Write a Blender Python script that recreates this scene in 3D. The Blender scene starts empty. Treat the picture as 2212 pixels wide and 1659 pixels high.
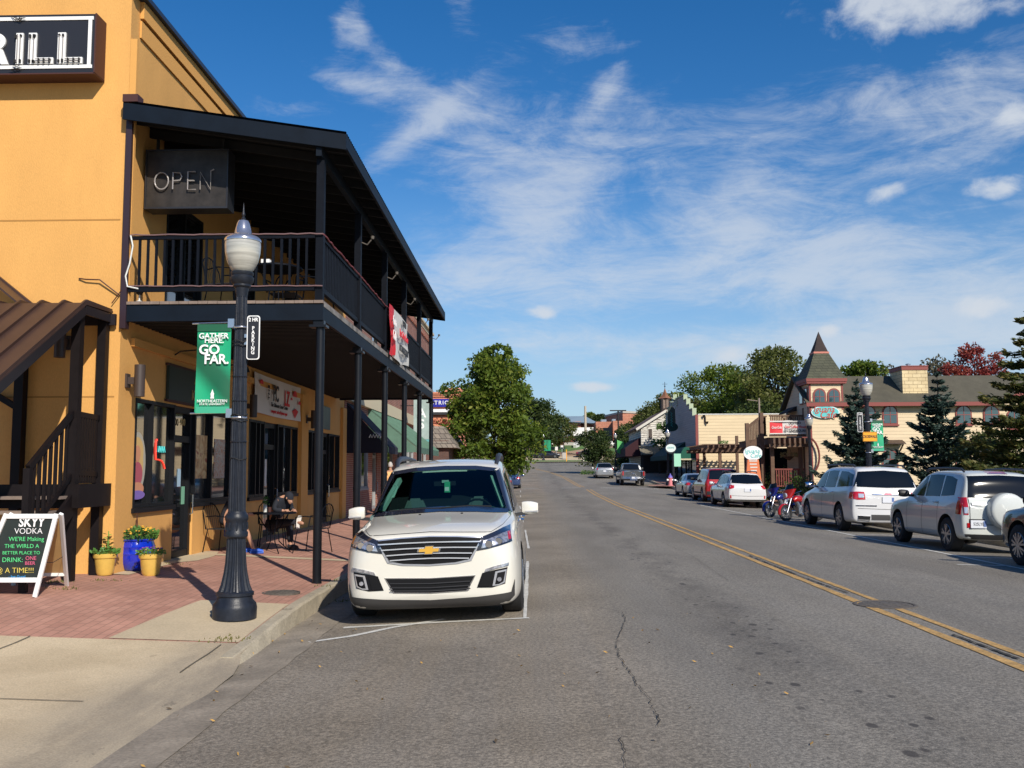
import bpy, bmesh, math, random
import numpy as np
from mathutils import Vector, Matrix
from mathutils.bvhtree import BVHTree
R = math.radians
random.seed(7); rng = np.random.default_rng(7)
SC = bpy.context.scene
COL = SC.collection
FPX = 2037.0; CX, CY = 1106.0, 829.5; EYE = Vector((0, 0, 1.65))
cam_d = bpy.data.cameras.new('camera'); cam = bpy.data.objects.new('camera', cam_d); COL.objects.link(cam)
cam_d.sensor_width = 36.0; cam_d.lens = FPX / 2212 * 36; cam_d.clip_end = 6000; cam_d.clip_start = 0.1
ROT = Matrix.Rotation(R(1.18), 3, 'Z') @ Matrix.Rotation(R(95.3), 3, 'X') @ Matrix.Rotation(R(-0.25), 3, 'Z')
cam.matrix_world = Matrix.Translation(EYE) @ ROT.to_4x4()
SC.camera = cam
SUN_EL, SUN_AZ = R(34), R(28)          # sun behind the viewer and to the right
sv = Vector((math.sin(SUN_AZ) * math.cos(SUN_EL), -math.cos(SUN_AZ) * math.cos(SUN_EL), math.sin(SUN_EL)))
sl = bpy.data.lights.new('sun', 'SUN'); sl.energy = 4.6; sl.angle = R(0.53); sl.color = (1.0, 0.93, 0.82)
so = bpy.data.objects.new('sun', sl); COL.objects.link(so); so.rotation_euler = sv.to_track_quat('Z', 'Y').to_euler()
SC.view_settings.view_transform = 'Standard'; SC.view_settings.look = 'None'
SC.view_settings.exposure = 0.22; SC.view_settings.gamma = 1.0
def ray(px, py):
 return (ROT @ Vector(((px - CX) / FPX, -(py - CY) / FPX, -1))).normalized()
def at(px, py, Y):                      # the point at street distance Y seen at that spot of the photo
 d = ray(px, py); return EYE + d * ((Y - EYE.y) / d.y)
W = bpy.data.worlds.new('World'); SC.world = W; W.use_nodes = True
nt = W.node_tree; N = nt.nodes; L = nt.links; N.clear()
def wn(t, **k):
 n = N.new(t)
 for a, b in k.items(): setattr(n, a, b)
 return n
def wmath(op, a, b=None, c=None, clamp=False):
 n = N.new('ShaderNodeMath'); n.operation = op; n.use_clamp = clamp
 for i, v in enumerate((a, b, c)):
  if v is None: continue
  if isinstance(v, (int, float)): n.inputs[i].default_value = v
  else: L.new(v, n.inputs[i])
 return n.outputs[0]
sky = wn('ShaderNodeTexSky', sky_type='NISHITA', sun_disc=False, sun_elevation=SUN_EL, sun_rotation=math.pi - SUN_AZ,
         altitude=250, air_density=1.0, dust_density=0.35, ozone_density=2.2)
tc = wn('ShaderNodeTexCoord'); sep = wn('ShaderNodeSeparateXYZ'); L.new(tc.outputs['Generated'], sep.inputs[0])
dx, dy, dz = sep.outputs
az = wmath('ARCTAN2', dx, dy); el = wmath('ARCSINE', dz)
hs = wn('ShaderNodeHueSaturation'); hs.inputs['Hue'].default_value = 0.506; hs.inputs['Saturation'].default_value = 1.40; hs.inputs['Value'].default_value = 1.20
L.new(sky.outputs[0], hs.inputs['Color'])
zz = wmath('ADD', wmath('MAXIMUM', dz, 0.0), 0.12)
cu = wmath('DIVIDE', dx, zz); cv = wmath('DIVIDE', dy, zz)
comb = wn('ShaderNodeCombineXYZ'); L.new(cu, comb.inputs[0]); L.new(cv, comb.inputs[1])
def wnoise(scale, detail, rough, dist, vec, rot=0, st=(1, 1, 1), off=(0, 0, 0)):
 mp = wn('ShaderNodeMapping'); mp.inputs['Rotation'].default_value = (0, 0, rot); mp.inputs['Scale'].default_value = st
 mp.inputs['Location'].default_value = off
 L.new(vec, mp.inputs[0])
 n = wn('ShaderNodeTexNoise'); n.inputs['Scale'].default_value = scale; n.inputs['Detail'].default_value = detail
 n.inputs['Roughness'].default_value = rough; n.inputs['Distortion'].default_value = dist
 L.new(mp.outputs[0], n.inputs['Vector']); return n.outputs[0]
def ramp(v, a, b, clamp=True):
 n = wn('ShaderNodeMapRange'); n.interpolation_type = 'SMOOTHSTEP'
 n.inputs['From Min'].default_value = a; n.inputs['From Max'].default_value = b
 L.new(v, n.inputs['Value']); return n.outputs['Result']
vc = wn('ShaderNodeCombineXYZ'); L.new(az, vc.inputs[0]); L.new(el, vc.inputs[1])
n1 = wnoise(6.5, 12, .66, .65, vc.outputs[0], rot=R(-10), st=(0.9, 2.2, 1), off=(3.1, 1.7, 0))
n2 = wnoise(3.0, 5, .55, .6, vc.outputs[0], rot=R(12), st=(0.8, 1.6, 1), off=(9.2, 4.0, 2))
n3 = wnoise(17, 12, .74, .7, vc.outputs[0], rot=R(22), st=(0.6, 2.2, 1), off=(1, 5, 3))
def gauss(px, py, sx, sy, rot=0.0):     # soft elliptical region of the sky dome
 a0 = math.atan2(ray(px, py).x, ray(px, py).y); e0 = math.asin(ray(px, py).z)
 da = wmath('SUBTRACT', az, a0); de = wmath('SUBTRACT', el, e0)
 c, s = math.cos(rot), math.sin(rot)
 u = wmath('DIVIDE', wmath('ADD', wmath('MULTIPLY', da, c), wmath('MULTIPLY', de, s)), sx / FPX)
 v = wmath('DIVIDE', wmath('SUBTRACT', wmath('MULTIPLY', de, c), wmath('MULTIPLY', da, s)), sy / FPX)
 r2 = wmath('ADD', wmath('MULTIPLY', u, u), wmath('MULTIPLY', v, v))
 return wmath('POWER', 2.718, wmath('MULTIPLY', r2, -1.0))
reg = None
for (px, py, sx, sy, rot, w) in [(1450, 400, 680, 240, R(-12), .40), (1700, 540, 420, 80, R(-14), .30), (2080, 300, 300, 200, 0, .22), (1050, 330, 200, 120, 0, .25), (1200, 420, 130, 60, R(25), .35), (1560, 470, 60, 110, R(-30), .30), (1100, 560, 300, 60, 0, .3), (1250, 70, 150, 60, R(5), .40),
                                 (760, 180, 130, 26, R(-6), .60), (760, 40, 46, 80, R(-25), .70), (830, 120, 120, 26, R(-30), .5), (620, 230, 120, 30, 0, .3), (1950, 240, 360, 120, R(8), .35),
                                 (1150, 620, 420, 55, R(3), .38), (1900, 700, 420, 60, R(6), .38), (990, 20, 60, 70, R(0), .45),
                                 (1310, 190, 90, 28, R(50), .35), (880, 300, 200, 30, R(38), .42), (1400, 640, 500, 60, R(4), .4), (1800, 760, 500, 50, 0, .4), (1250, 740, 300, 30, 0, .4)]:
 g = wmath('MULTIPLY', gauss(px, py, sx, sy, rot), w)
 reg = g if reg is None else wmath('ADD', reg, g)
reg = wmath('MINIMUM', wmath('MULTIPLY', reg, 1.25), 1.0)
low = wmath('MULTIPLY', wmath('SUBTRACT', 1.0, ramp(el, 0.05, 0.42)), 0.34)
reg = wmath('ADD', reg, low)
dens = wmath('ADD', wmath('MULTIPLY', n1, .48), wmath('ADD', wmath('MULTIPLY', n2, .26), wmath('MULTIPLY', n3, .34)))
thr = wmath('SUBTRACT', dens, wmath('SUBTRACT', 0.655, wmath('MULTIPLY', reg, 0.27)))
cir = wmath('MULTIPLY', ramp(thr, -0.02, 0.25), 0.66)
cir = wmath('MULTIPLY', cir, wmath('ADD', .1, wmath('MINIMUM', wmath('MULTIPLY', reg, 1.6), .9)))
pn = wnoise(26, 8, .62, .3, vc.outputs[0], st=(1, 1.4, 1))
pn2 = wnoise(9, 4, .55, .2, vc.outputs[0], st=(1, 1.3, 1), off=(4, 4, 4))
puff = None; shade = None
for (px, py, sx, sy, rot) in [(2010, -20, 330, 115, R(-3)), (1915, 418, 66, 34, R(12)), (2150, 405, 70, 30, R(0)), (1172, 676, 50, 22, R(0)),
                              (1578, 770, 66, 36, R(0)), (2120, 660, 90, 30, R(0)), (1790, 715, 40, 22, R(0)), (1290, 835, 90, 18, R(0)), (2200, 250, 70, 60, R(0)),
                              (880, 860, 90, 26, 0)]:
 g = gauss(px, py, sx, sy, rot)
 puff = g if puff is None else wmath('MAXIMUM', puff, g)
pt = wmath('ADD', wmath('MULTIPLY', puff, 0.80), wmath('MULTIPLY', wmath('SUBTRACT', wmath('ADD', wmath('MULTIPLY', pn, .55), wmath('MULTIPLY', pn2, .45)), 0.5), 1.5))
pm = wmath('MULTIPLY', ramp(pt, 0.42, 0.85), wmath('MINIMUM', wmath('MULTIPLY', puff, 3.0), 0.85))
cl = wmath('SUBTRACT', 1.0, wmath('MULTIPLY', wmath('SUBTRACT', 1.0, cir), wmath('SUBTRACT', 1.0, pm)))
mixc = wn('ShaderNodeMix', data_type='RGBA'); L.new(cl, mixc.inputs[0])
hz = wn('ShaderNodeMix', data_type='RGBA')       # pale air low over the horizon
L.new(wmath('MULTIPLY', wmath('SUBTRACT', 1.0, ramp(el, 0.0, 0.34)), 0.72), hz.inputs[0]); L.new(hs.outputs[0], hz.inputs[6])
hz.inputs[7].default_value = (3.5, 5.3, 7.6, 1)
L.new(hz.outputs[2], mixc.inputs[6]); mixc.inputs[7].default_value = (6.6, 7.1, 7.8, 1)
bg = wn('ShaderNodeBackground'); L.new(mixc.outputs[2], bg.inputs[0]); bg.inputs[1].default_value = 0.085
L.new(bg.outputs[0], wn('ShaderNodeOutputWorld').inputs[0])
MATS = {}
def mat(name, col, rough=.7, metal=0.0, var=0.0, vscale=3.0, bump=0.0, bscale=40.0, spec=.5, coat=0.0, emit=None, estr=0.0, var2=None, fine=0.0, fscale=120, stretch=(1, 1, 1), alpha=1.0):
 m = bpy.data.materials.new(name); m.use_nodes = True; MATS[name] = m
 t = m.node_tree; b = t.nodes['Principled BSDF']
 b.inputs['Base Color'].default_value = (*col, 1); b.inputs['Roughness'].default_value = rough; b.inputs['Metallic'].default_value = metal
 b.inputs['Specular IOR Level'].default_value = spec; b.inputs['Coat Weight'].default_value = coat; b.inputs['Coat Roughness'].default_value = .04
 if alpha < 1: b.inputs['Alpha'].default_value = alpha
 if emit: b.inputs['Emission Color'].default_value = (*emit, 1); b.inputs['Emission Strength'].default_value = estr
 if var or bump or fine:
  tcn = t.nodes.new('ShaderNodeTexCoord'); mp = t.nodes.new('ShaderNodeMapping'); mp.inputs['Scale'].default_value = stretch
  t.links.new(tcn.outputs['Object'], mp.inputs[0])
 if var or fine:
  n = t.nodes.new('ShaderNodeTexNoise'); n.inputs['Scale'].default_value = vscale; n.inputs['Detail'].default_value = 6; n.inputs['Roughness'].default_value = .6
  t.links.new(mp.outputs[0], n.inputs['Vector'])
  r = t.nodes.new('ShaderNodeMapRange'); r.inputs['From Min'].default_value = .3; r.inputs['From Max'].default_value = .7
  t.links.new(n.outputs[0], r.inputs['Value'])
  mx = t.nodes.new('ShaderNodeMix'); mx.data_type = 'RGBA'; t.links.new(r.outputs[0], mx.inputs[0])
  c2 = var2 if var2 else tuple(c * (1 + var) for c in col)
  mx.inputs[6].default_value = (*[c * (1 - var) for c in col], 1); mx.inputs[7].default_value = (*c2, 1)
  out = mx.outputs[2]
  if fine:
   f = t.nodes.new('ShaderNodeTexNoise'); f.inputs['Scale'].default_value = fscale; f.inputs['Detail'].default_value = 2
   t.links.new(mp.outputs[0], f.inputs['Vector'])
   fr = t.nodes.new('ShaderNodeMapRange'); fr.inputs['From Min'].default_value = .3; fr.inputs['From Max'].default_value = .7
   fr.inputs['To Min'].default_value = 1 - fine; fr.inputs['To Max'].default_value = 1 + fine
   t.links.new(f.outputs[0], fr.inputs['Value'])
   vm = t.nodes.new('ShaderNodeVectorMath'); vm.operation = 'SCALE'; t.links.new(out, vm.inputs[0]); t.links.new(fr.outputs[0], vm.inputs['Scale'])
   out = vm.outputs[0]
  t.links.new(out, b.inputs['Base Color'])
 if bump:
  n = t.nodes.new('ShaderNodeTexNoise'); n.inputs['Scale'].default_value = bscale; n.inputs['Detail'].default_value = 4
  t.links.new(mp.outputs[0], n.inputs['Vector'])
  bp = t.nodes.new('ShaderNodeBump'); bp.inputs['Strength'].default_value = bump; bp.inputs['Distance'].default_value = .02
  t.links.new(n.outputs[0], bp.inputs['Height']); t.links.new(bp.outputs[0], b.inputs['Normal'])
 return m
def glassy(name, col, rough=.03, alpha=.35):
 """clear tinted glass: mirror at grazing angles, tinted transparency otherwise"""
 m = bpy.data.materials.new(name); m.use_nodes = True; MATS[name] = m; t = m.node_tree; t.nodes.clear()
 o = t.nodes.new('ShaderNodeOutputMaterial'); g = t.nodes.new('ShaderNodeBsdfGlossy'); g.inputs['Roughness'].default_value = rough
 tr = t.nodes.new('ShaderNodeBsdfTransparent'); tr.inputs[0].default_value = (*col, 1)
 f = t.nodes.new('ShaderNodeFresnel'); f.inputs['IOR'].default_value = 1.55
 mx = t.nodes.new('ShaderNodeMixShader'); t.links.new(f.outputs[0], mx.inputs[0]); t.links.new(tr.outputs[0], mx.inputs[1]); t.links.new(g.outputs[0], mx.inputs[2])
 t.links.new(mx.outputs[0], o.inputs[0]); return m
def siding(name, col, pitch=.16, var=.12, gap=.10, dark=.62, streak=None):
 """horizontal clapboards: lap shadow lines and bump"""
 m = mat(name, col, rough=.75); t = m.node_tree; b = t.nodes['Principled BSDF']
 tcn = t.nodes.new('ShaderNodeTexCoord'); sp = t.nodes.new('ShaderNodeSeparateXYZ'); t.links.new(tcn.outputs['Object'], sp.inputs[0])
 def mm(op, a, c=None):
  n = t.nodes.new('ShaderNodeMath'); n.operation = op
  for i, v in enumerate((a, c)):
   if v is None: continue
   if isinstance(v, (int, float)): n.inputs[i].default_value = v
   else: t.links.new(v, n.inputs[i])
  return n.outputs[0]
 q = mm('DIVIDE', sp.outputs[2], pitch); fr = mm('FRACT', q); row = mm('FLOOR', q)
 line = mm('LESS_THAN', fr, gap)
 wn1 = t.nodes.new('ShaderNodeTexNoise'); wn1.inputs['Scale'].default_value = 1.6; wn1.inputs['Detail'].default_value = 7
 cb = t.nodes.new('ShaderNodeCombineXYZ'); t.links.new(mm('MULTIPLY', mm('ADD', sp.outputs[0], sp.outputs[1]), .45), cb.inputs[0]); t.links.new(mm('MULTIPLY', row, 3.7), cb.inputs[2])
 t.links.new(cb.outputs[0], wn1.inputs['Vector'])
 mr = t.nodes.new('ShaderNodeMapRange'); mr.inputs['From Min'].default_value = .3; mr.inputs['From Max'].default_value = .7
 t.links.new(wn1.outputs[0], mr.inputs['Value'])
 mx = t.nodes.new('ShaderNodeMix'); mx.data_type = 'RGBA'; t.links.new(mr.outputs[0], mx.inputs[0])
 mx.inputs[6].default_value = (*[c * (1 - var) for c in col], 1); mx.inputs[7].default_value = (*[c * (1 + var) for c in col], 1)
 out = mx.outputs[2]
 if streak:
  w2 = t.nodes.new('ShaderNodeTexNoise'); w2.inputs['Scale'].default_value = 5; w2.inputs['Detail'].default_value = 8
  mp = t.nodes.new('ShaderNodeMapping'); mp.inputs['Scale'].default_value = (.35, .35, 3.5); t.links.new(tcn.outputs['Object'], mp.inputs[0]); t.links.new(mp.outputs[0], w2.inputs['Vector'])
  m2 = t.nodes.new('ShaderNodeMapRange'); m2.inputs['From Min'].default_value = .52; m2.inputs['From Max'].default_value = .60; t.links.new(w2.outputs[0], m2.inputs['Value'])
  x2 = t.nodes.new('ShaderNodeMix'); x2.data_type = 'RGBA'; t.links.new(m2.outputs[0], x2.inputs[0]); t.links.new(out, x2.inputs[6]); x2.inputs[7].default_value = (*streak, 1); out = x2.outputs[2]
 x3 = t.nodes.new('ShaderNodeMix'); x3.data_type = 'RGBA'; t.links.new(line, x3.inputs[0]); t.links.new(out, x3.inputs[6]); x3.inputs[7].default_value = (*[c * dark for c in col], 1)
 t.links.new(x3.outputs[2], b.inputs['Base Color'])
 bp = t.nodes.new('ShaderNodeBump'); bp.inputs['Strength'].default_value = .8; bp.inputs['Distance'].default_value = .03
 t.links.new(fr, bp.inputs['Height']); bp.invert = True; t.links.new(bp.outputs[0], b.inputs['Normal'])
 return m
def brick(name, c1, c2, mort, bw=.21, bh=.07, msize=.012, plane='wall', bump=.4, rot=0.0, bias=0.0):
 m = mat(name, c1, rough=.85); t = m.node_tree; b = t.nodes['Principled BSDF']
 tcn = t.nodes.new('ShaderNodeTexCoord'); sp = t.nodes.new('ShaderNodeSeparateXYZ'); t.links.new(tcn.outputs['Object'], sp.inputs[0])
 cb = t.nodes.new('ShaderNodeCombineXYZ')
 if plane == 'wall':
  ad = t.nodes.new('ShaderNodeMath'); ad.operation = 'ADD'; t.links.new(sp.outputs[0], ad.inputs[0]); t.links.new(sp.outputs[1], ad.inputs[1])
  t.links.new(ad.outputs[0], cb.inputs[0]); t.links.new(sp.outputs[2], cb.inputs[1]); v = cb.outputs[0]
 else:
  mp = t.nodes.new('ShaderNodeMapping'); mp.inputs['Rotation'].default_value = (0, 0, rot); t.links.new(tcn.outputs['Object'], mp.inputs[0]); v = mp.outputs[0]
 bt = t.nodes.new('ShaderNodeTexBrick'); t.links.new(v, bt.inputs['Vector'])
 bt.inputs['Color1'].default_value = (*c1, 1); bt.inputs['Color2'].default_value = (*c2, 1); bt.inputs['Mortar'].default_value = (*mort, 1)
 bt.inputs['Scale'].default_value = 1; bt.inputs['Brick Width'].default_value = bw; bt.inputs['Row Height'].default_value = bh
 bt.inputs['Mortar Size'].default_value = msize; bt.inputs['Mortar Smooth'].default_value = .3; bt.inputs['Bias'].default_value = bias
 n = t.nodes.new('ShaderNodeTexNoise'); n.inputs['Scale'].default_value = 1.3; n.inputs['Detail'].default_value = 7; n.inputs['Roughness'].default_value = .65; t.links.new(tcn.outputs['Object'], n.inputs['Vector'])
 mr = t.nodes.new('ShaderNodeMapRange'); mr.inputs['From Min'].default_value = .3; mr.inputs['From Max'].default_value = .7; mr.inputs['To Min'].default_value = .78; mr.inputs['To Max'].default_value = 1.2
 t.links.new(n.outputs[0], mr.inputs['Value'])
 vm = t.nodes.new('ShaderNodeVectorMath'); vm.operation = 'SCALE'; t.links.new(bt.outputs['Color'], vm.inputs[0]); t.links.new(mr.outputs[0], vm.inputs['Scale'])
 t.links.new(vm.outputs[0], b.inputs['Base Color'])
 bp = t.nodes.new('ShaderNodeBump'); bp.inputs['Strength'].default_value = bump; bp.inputs['Distance'].default_value = .01; bp.invert = True
 t.links.new(bt.outputs['Fac'], bp.inputs['Height']); t.links.new(bp.outputs[0], b.inputs['Normal'])
 return m
class MB:
 def __init__(s): s.v = []; s.f = []; s.m = []
 def add(s, vs, fs, mi=0):
  o = len(s.v); s.v += [tuple(v) for v in vs]; s.f += [tuple(i + o for i in f) for f in fs]; s.m += [mi] * len(fs); return s
 def box(s, x0, x1, y0, y1, z0, z1, mi=0):
  x0, x1 = sorted((x0, x1)); y0, y1 = sorted((y0, y1)); z0, z1 = sorted((z0, z1))
  return s.add([(x0, y0, z0), (x1, y0, z0), (x1, y1, z0), (x0, y1, z0), (x0, y0, z1), (x1, y0, z1), (x1, y1, z1), (x0, y1, z1)],
                     [(0, 3, 2, 1), (4, 5, 6, 7), (0, 1, 5, 4), (1, 2, 6, 5), (2, 3, 7, 6), (3, 0, 4, 7)], mi)
 def quad(s, a, b, c, d, mi=0): return s.add([a, b, c, d], [(0, 1, 2, 3)], mi)
 def beam(s, a, b, w, h, mi=0, up=(0, 0, 1)):
  a = Vector(a); b = Vector(b); d = (b - a).normalized(); u = Vector(up)
  if abs(d.dot(u)) > .98: u = Vector((0, 1, 0))
  r = d.cross(u).normalized(); u = r.cross(d).normalized(); r = r * w / 2; u = u * h / 2
  vs = [a - r - u, a + r - u, a + r + u, a - r + u, b - r - u, b + r - u, b + r + u, b - r + u]
  return s.add(vs, [(0, 3, 2, 1)[::-1], (4, 5, 6, 7)[::-1], (0, 1, 5, 4)[::-1], (1, 2, 6, 5)[::-1], (2, 3, 7, 6)[::-1], (3, 0, 4, 7)[::-1]], mi)
 def tube(s, pts, rad, n=8, mi=0, cap=True, closed=False):
  pts = [Vector(p) for p in pts]; k = len(pts)
  if not isinstance(rad, (list, tuple)): rad = [rad] * k
  o = len(s.v); ref = Vector((0, 0, 1)); prev = None
  for i, p in enumerate(pts):
   if closed: d = (pts[(i + 1) % k] - pts[i - 1]).normalized()
   else: d = (pts[min(i + 1, k - 1)] - pts[max(i - 1, 0)]).normalized()
   if prev is None:
    u = ref if abs(d.dot(ref)) < .9 else Vector((1, 0, 0)); r = d.cross(u).normalized()
   else:
    r = (prev - d * prev.dot(d)); r = r.normalized() if r.length > 1e-6 else d.orthogonal().normalized()
   prev = r; u = d.cross(r)
   for j in range(n):
    a = 2 * math.pi * j / n; s.v.append(tuple(p + (r * math.cos(a) + u * math.sin(a)) * rad[i]))
  rng_ = range(k) if closed else range(k - 1)
  for i in rng_:
   i2 = (i + 1) % k
   for j in range(n):
    s.f.append((o + i * n + j, o + i * n + (j + 1) % n, o + i2 * n + (j + 1) % n, o + i2 * n + j)); s.m.append(mi)
  if cap and not closed:
   s.f.append(tuple(o + j for j in range(n))[::-1]); s.m.append(mi)
   s.f.append(tuple(o + (k - 1) * n + j for j in range(n))); s.m.append(mi)
  return s
 def lathe(s, prof, c=(0, 0, 0), n=24, mi=0, flute=None, cap=True):
  """prof: (r, z) pairs from the bottom up; flute(z, angle) -> radius factor"""
  o = len(s.v)
  for (r, z) in prof:
   for j in range(n):
    a = 2 * math.pi * j / n; q = r * (flute(z, j) if flute else 1)
    s.v.append((c[0] + q * math.cos(a), c[1] + q * math.sin(a), c[2] + z))
  k = len(prof)
  for i in range(k - 1):
   for j in range(n):
    s.f.append((o + i * n + j, o + i * n + (j + 1) % n, o + (i + 1) * n + (j + 1) % n, o + (i + 1) * n + j)); s.m.append(mi)
  if cap:
   s.f.append(tuple(o + j for j in range(n))[::-1]); s.m.append(mi)
   s.f.append(tuple(o + (k - 1) * n + j for j in range(n))); s.m.append(mi)
  return s
 def prism(s, poly, ext, mi=0):
  """poly: 3-D points of a planar outline, ext: extrusion vector"""
  k = len(poly); e = Vector(ext); vs = [Vector(p) for p in poly] + [Vector(p) + e for p in poly]
  fs = [tuple(range(k)), tuple(range(2 * k - 1, k - 1, -1))] + [(i, i + k, (i + 1) % k + k, (i + 1) % k) for i in range(k)]
  return s.add(vs, fs, mi)
 def grid(s, fn, nu, nv, mi=0):
  o = len(s.v)
  for i in range(nu + 1):
   for j in range(nv + 1): s.v.append(tuple(fn(i / nu, j / nv)))
  for i in range(nu):
   for j in range(nv):
    a = o + i * (nv + 1) + j; s.f.append((a, a + nv + 1, a + nv + 2, a + 1)); s.m.append(mi)
  return s
 def build(s, name, mats, parent=None, smooth=False, fix=True, bevel=0.0):
  me = bpy.data.meshes.new(name); me.from_pydata(s.v, [], s.f)
  if not isinstance(mats, (list, tuple)): mats = [mats]
  for m in mats: me.materials.append(MATS[m] if isinstance(m, str) else m)
  me.polygons.foreach_set('material_index', s.m)
  if fix or bevel:
   bm = bmesh.new(); bm.from_mesh(me)
   if bevel:
    bmesh.ops.remove_doubles(bm, verts=bm.verts, dist=1e-5)
    es = [e for e in bm.edges if len(e.link_faces) == 2 and e.calc_face_angle(0) > .6]
    if es: bmesh.ops.bevel(bm, geom=es, offset=bevel, segments=2, affect='EDGES', clamp_overlap=True)
   if fix: bmesh.ops.recalc_face_normals(bm, faces=bm.faces)
   bm.to_mesh(me); bm.free()
  if smooth:
   me.polygons.foreach_set('use_smooth', [True] * len(me.polygons))
   if smooth != 'all':
    try: me.set_sharp_from_angle(angle=R(38))
    except Exception: pass
  o = bpy.data.objects.new(name, me); COL.objects.link(o)
  if parent: o.parent = parent
  return o
def tag(o, label=None, cat=None, group=None, kind=None):
 if label: o['label'] = label
 if cat: o['category'] = cat
 if group: o['group'] = group
 if kind: o['kind'] = kind
 return o
def thing(name, label, cat, loc=(0, 0, 0), rz=0.0, group=None):
 o = bpy.data.objects.new(name, None); COL.objects.link(o); o.location = loc; o.rotation_euler = (0, 0, rz)
 o.empty_display_size = .2
 return tag(o, label, cat, group)
def struct(o): o['kind'] = 'structure'; return o
def kids(o): return [c for c in bpy.data.objects if c.parent == o]
def copy_tree(o, parent=None):
 c = o.copy(); COL.objects.link(c)
 if parent: c.parent = parent
 for ch in kids(o): copy_tree(ch, c)
 return c
def text(s, size, m, parent=None, loc=(0, 0, 0), rot=(math.pi / 2, 0, 0), name='lettering', ext=.004, off=0.0, align='CENTER', sx=1.0, shear=0.0, space=1.0, line=1.0):
 cu = bpy.data.curves.new(name, 'FONT'); cu.body = s; cu.size = size; cu.extrude = ext; cu.offset = off; cu.align_x = align; cu.align_y = 'CENTER'
 cu.shear = shear; cu.space_character = space; cu.space_line = line; cu.resolution_u = 3
 t = bpy.data.objects.new(name, cu); COL.objects.link(t)
 me = bpy.data.meshes.new_from_object(t.evaluated_get(bpy.context.evaluated_depsgraph_get()))
 bpy.data.objects.remove(t); bpy.data.curves.remove(cu)
 me.name = name; me.materials.clear(); me.materials.append(MATS[m] if isinstance(m, str) else m)
 me.polygons.foreach_set('material_index', [0] * len(me.polygons))
 o = bpy.data.objects.new(name, me); COL.objects.link(o)
 if parent: o.parent = parent
 o.location = loc; o.rotation_euler = rot; o.scale = (sx, 1, 1)
 return o
def join(objs, name):
 """several meshes into the first one (all share a parent)"""
 bm = bmesh.new(); mats = []
 for o in objs:
  me = o.data.copy(); me.transform(o.matrix_basis)
  idx = []
  for m in me.materials:
   if m not in mats: mats.append(m)
   idx.append(mats.index(m))
  for p in me.polygons: p.material_index = idx[p.material_index]
  bm.from_mesh(me); bpy.data.meshes.remove(me)
 me = bpy.data.meshes.new(name); bm.to_mesh(me); bm.free()
 for m in mats: me.materials.append(m)
 r = bpy.data.objects.new(name, me); COL.objects.link(r); r.parent = objs[0].parent
 for o in objs: bpy.data.objects.remove(o)
 return r
def ss(a, b, x):
 t = min(1, max(0, (x - a) / (b - a))); return t * t * (3 - 2 * t)
def lerp_tab(tab, x):
 if x <= tab[0][0]: return tab[0][1]
 for (a, va), (b, vb) in zip(tab, tab[1:]):
  if x <= b: return va + (vb - va) * (x - a) / (b - a)
 return tab[-1][1]
mat('stucco', (.64, .335, .095), rough=.9, var=.10, vscale=1.1, stretch=(1, 1, .35), bump=.25, bscale=90, fine=.05, fscale=60)
mat('stucco_trim', (.64, .325, .085), rough=.9, bump=.2, bscale=90)
mat('black_paint', (.0035, .005, .009), spec=.12, rough=.55, var=.25, vscale=6)
mat('black_flat', (.012, .012, .013), rough=.8)
mat('iron', (.013, .016, .024), spec=.35, rough=.42, var=.3, vscale=14, bump=.1, bscale=60)
mat('deck_wood', (.20, .15, .12), rough=.85, var=.2, vscale=8)
mat('soffit', (.006, .006, .007), rough=.75, var=.2)
mat('brown_paint', (.008, .0055, .006), spec=.2, rough=.55, var=.2, vscale=8)
mat('brown_metal', (.055, .030, .024), rough=.45, metal=.2, var=.15, vscale=2)
mat('navy_metal', (.02, .035, .07), rough=.4, metal=.3)
mat('white_paint', (.78, .78, .76), rough=.5)
mat('white_sign', (.80, .80, .78), rough=.45)
mat('dirty_white', (.62, .62, .58), rough=.6, var=.12, vscale=14)
mat('sign_dark', (.018, .018, .022), rough=.4)
mat('rust_red', (.055, .015, .011), rough=.6)
mat('tube_glass', (.28, .26, .25), rough=.15, spec=.8)
mat('grille_mesh', (.04, .034, .03), rough=.5, metal=.5, var=.4, vscale=5)
mat('pink_rope', (.32, .07, .075), rough=.5)
mat('dull_rope', (.17, .10, .10), rough=.5)
mat('green_banner', (.005, .19, .085), rough=.6, var=.45, vscale=1.2, var2=(.006, .36, .16))
mat('green_banner_dark', (.004, .09, .04), rough=.6)
mat('aluminium', (.55, .56, .58), rough=.25, metal=.9)
mat('cap_metal', (.60, .58, .60), rough=.16, metal=.85)
mat('chrome', (.75, .76, .78), rough=.08, metal=1)
mat('lens_globe', (.40, .39, .345), rough=.15, spec=.7, var=.35, vscale=5, stretch=(.3, .3, 6), coat=.5)
mat('window_frame', (.006, .007, .009), rough=.5, spec=.25)
mat('shop_glass', (.010, .012, .014), rough=.03, spec=1.0, coat=1.0)
mat('concrete', (.49, .395, .26), rough=.9, var=.12, vscale=1.1, bump=.2, bscale=70, fine=.10, fscale=45)
mat('kerb_concrete', (.36, .31, .225), rough=.92, var=.2, vscale=2.5, bump=.3, bscale=50, fine=.12, fscale=40)
mat('gutter', (.235, .20, .155), rough=.95, var=.28, vscale=2.2, bump=.4, bscale=40, fine=.18, fscale=45)
mat('sand', (.44, .31, .18), rough=1, var=.15, vscale=6, fine=.15, fscale=60)
mat('seam', (.10, .085, .06), rough=1)
mat('line_white', (.54, .53, .49), rough=.85, var=.28, vscale=9, fine=.15, fscale=50)
mat('line_yellow', (.43, .26, .09), rough=.85, var=.28, vscale=5, fine=.28, fscale=40)
mat('tar', (.035, .03, .025), rough=.9)
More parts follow.
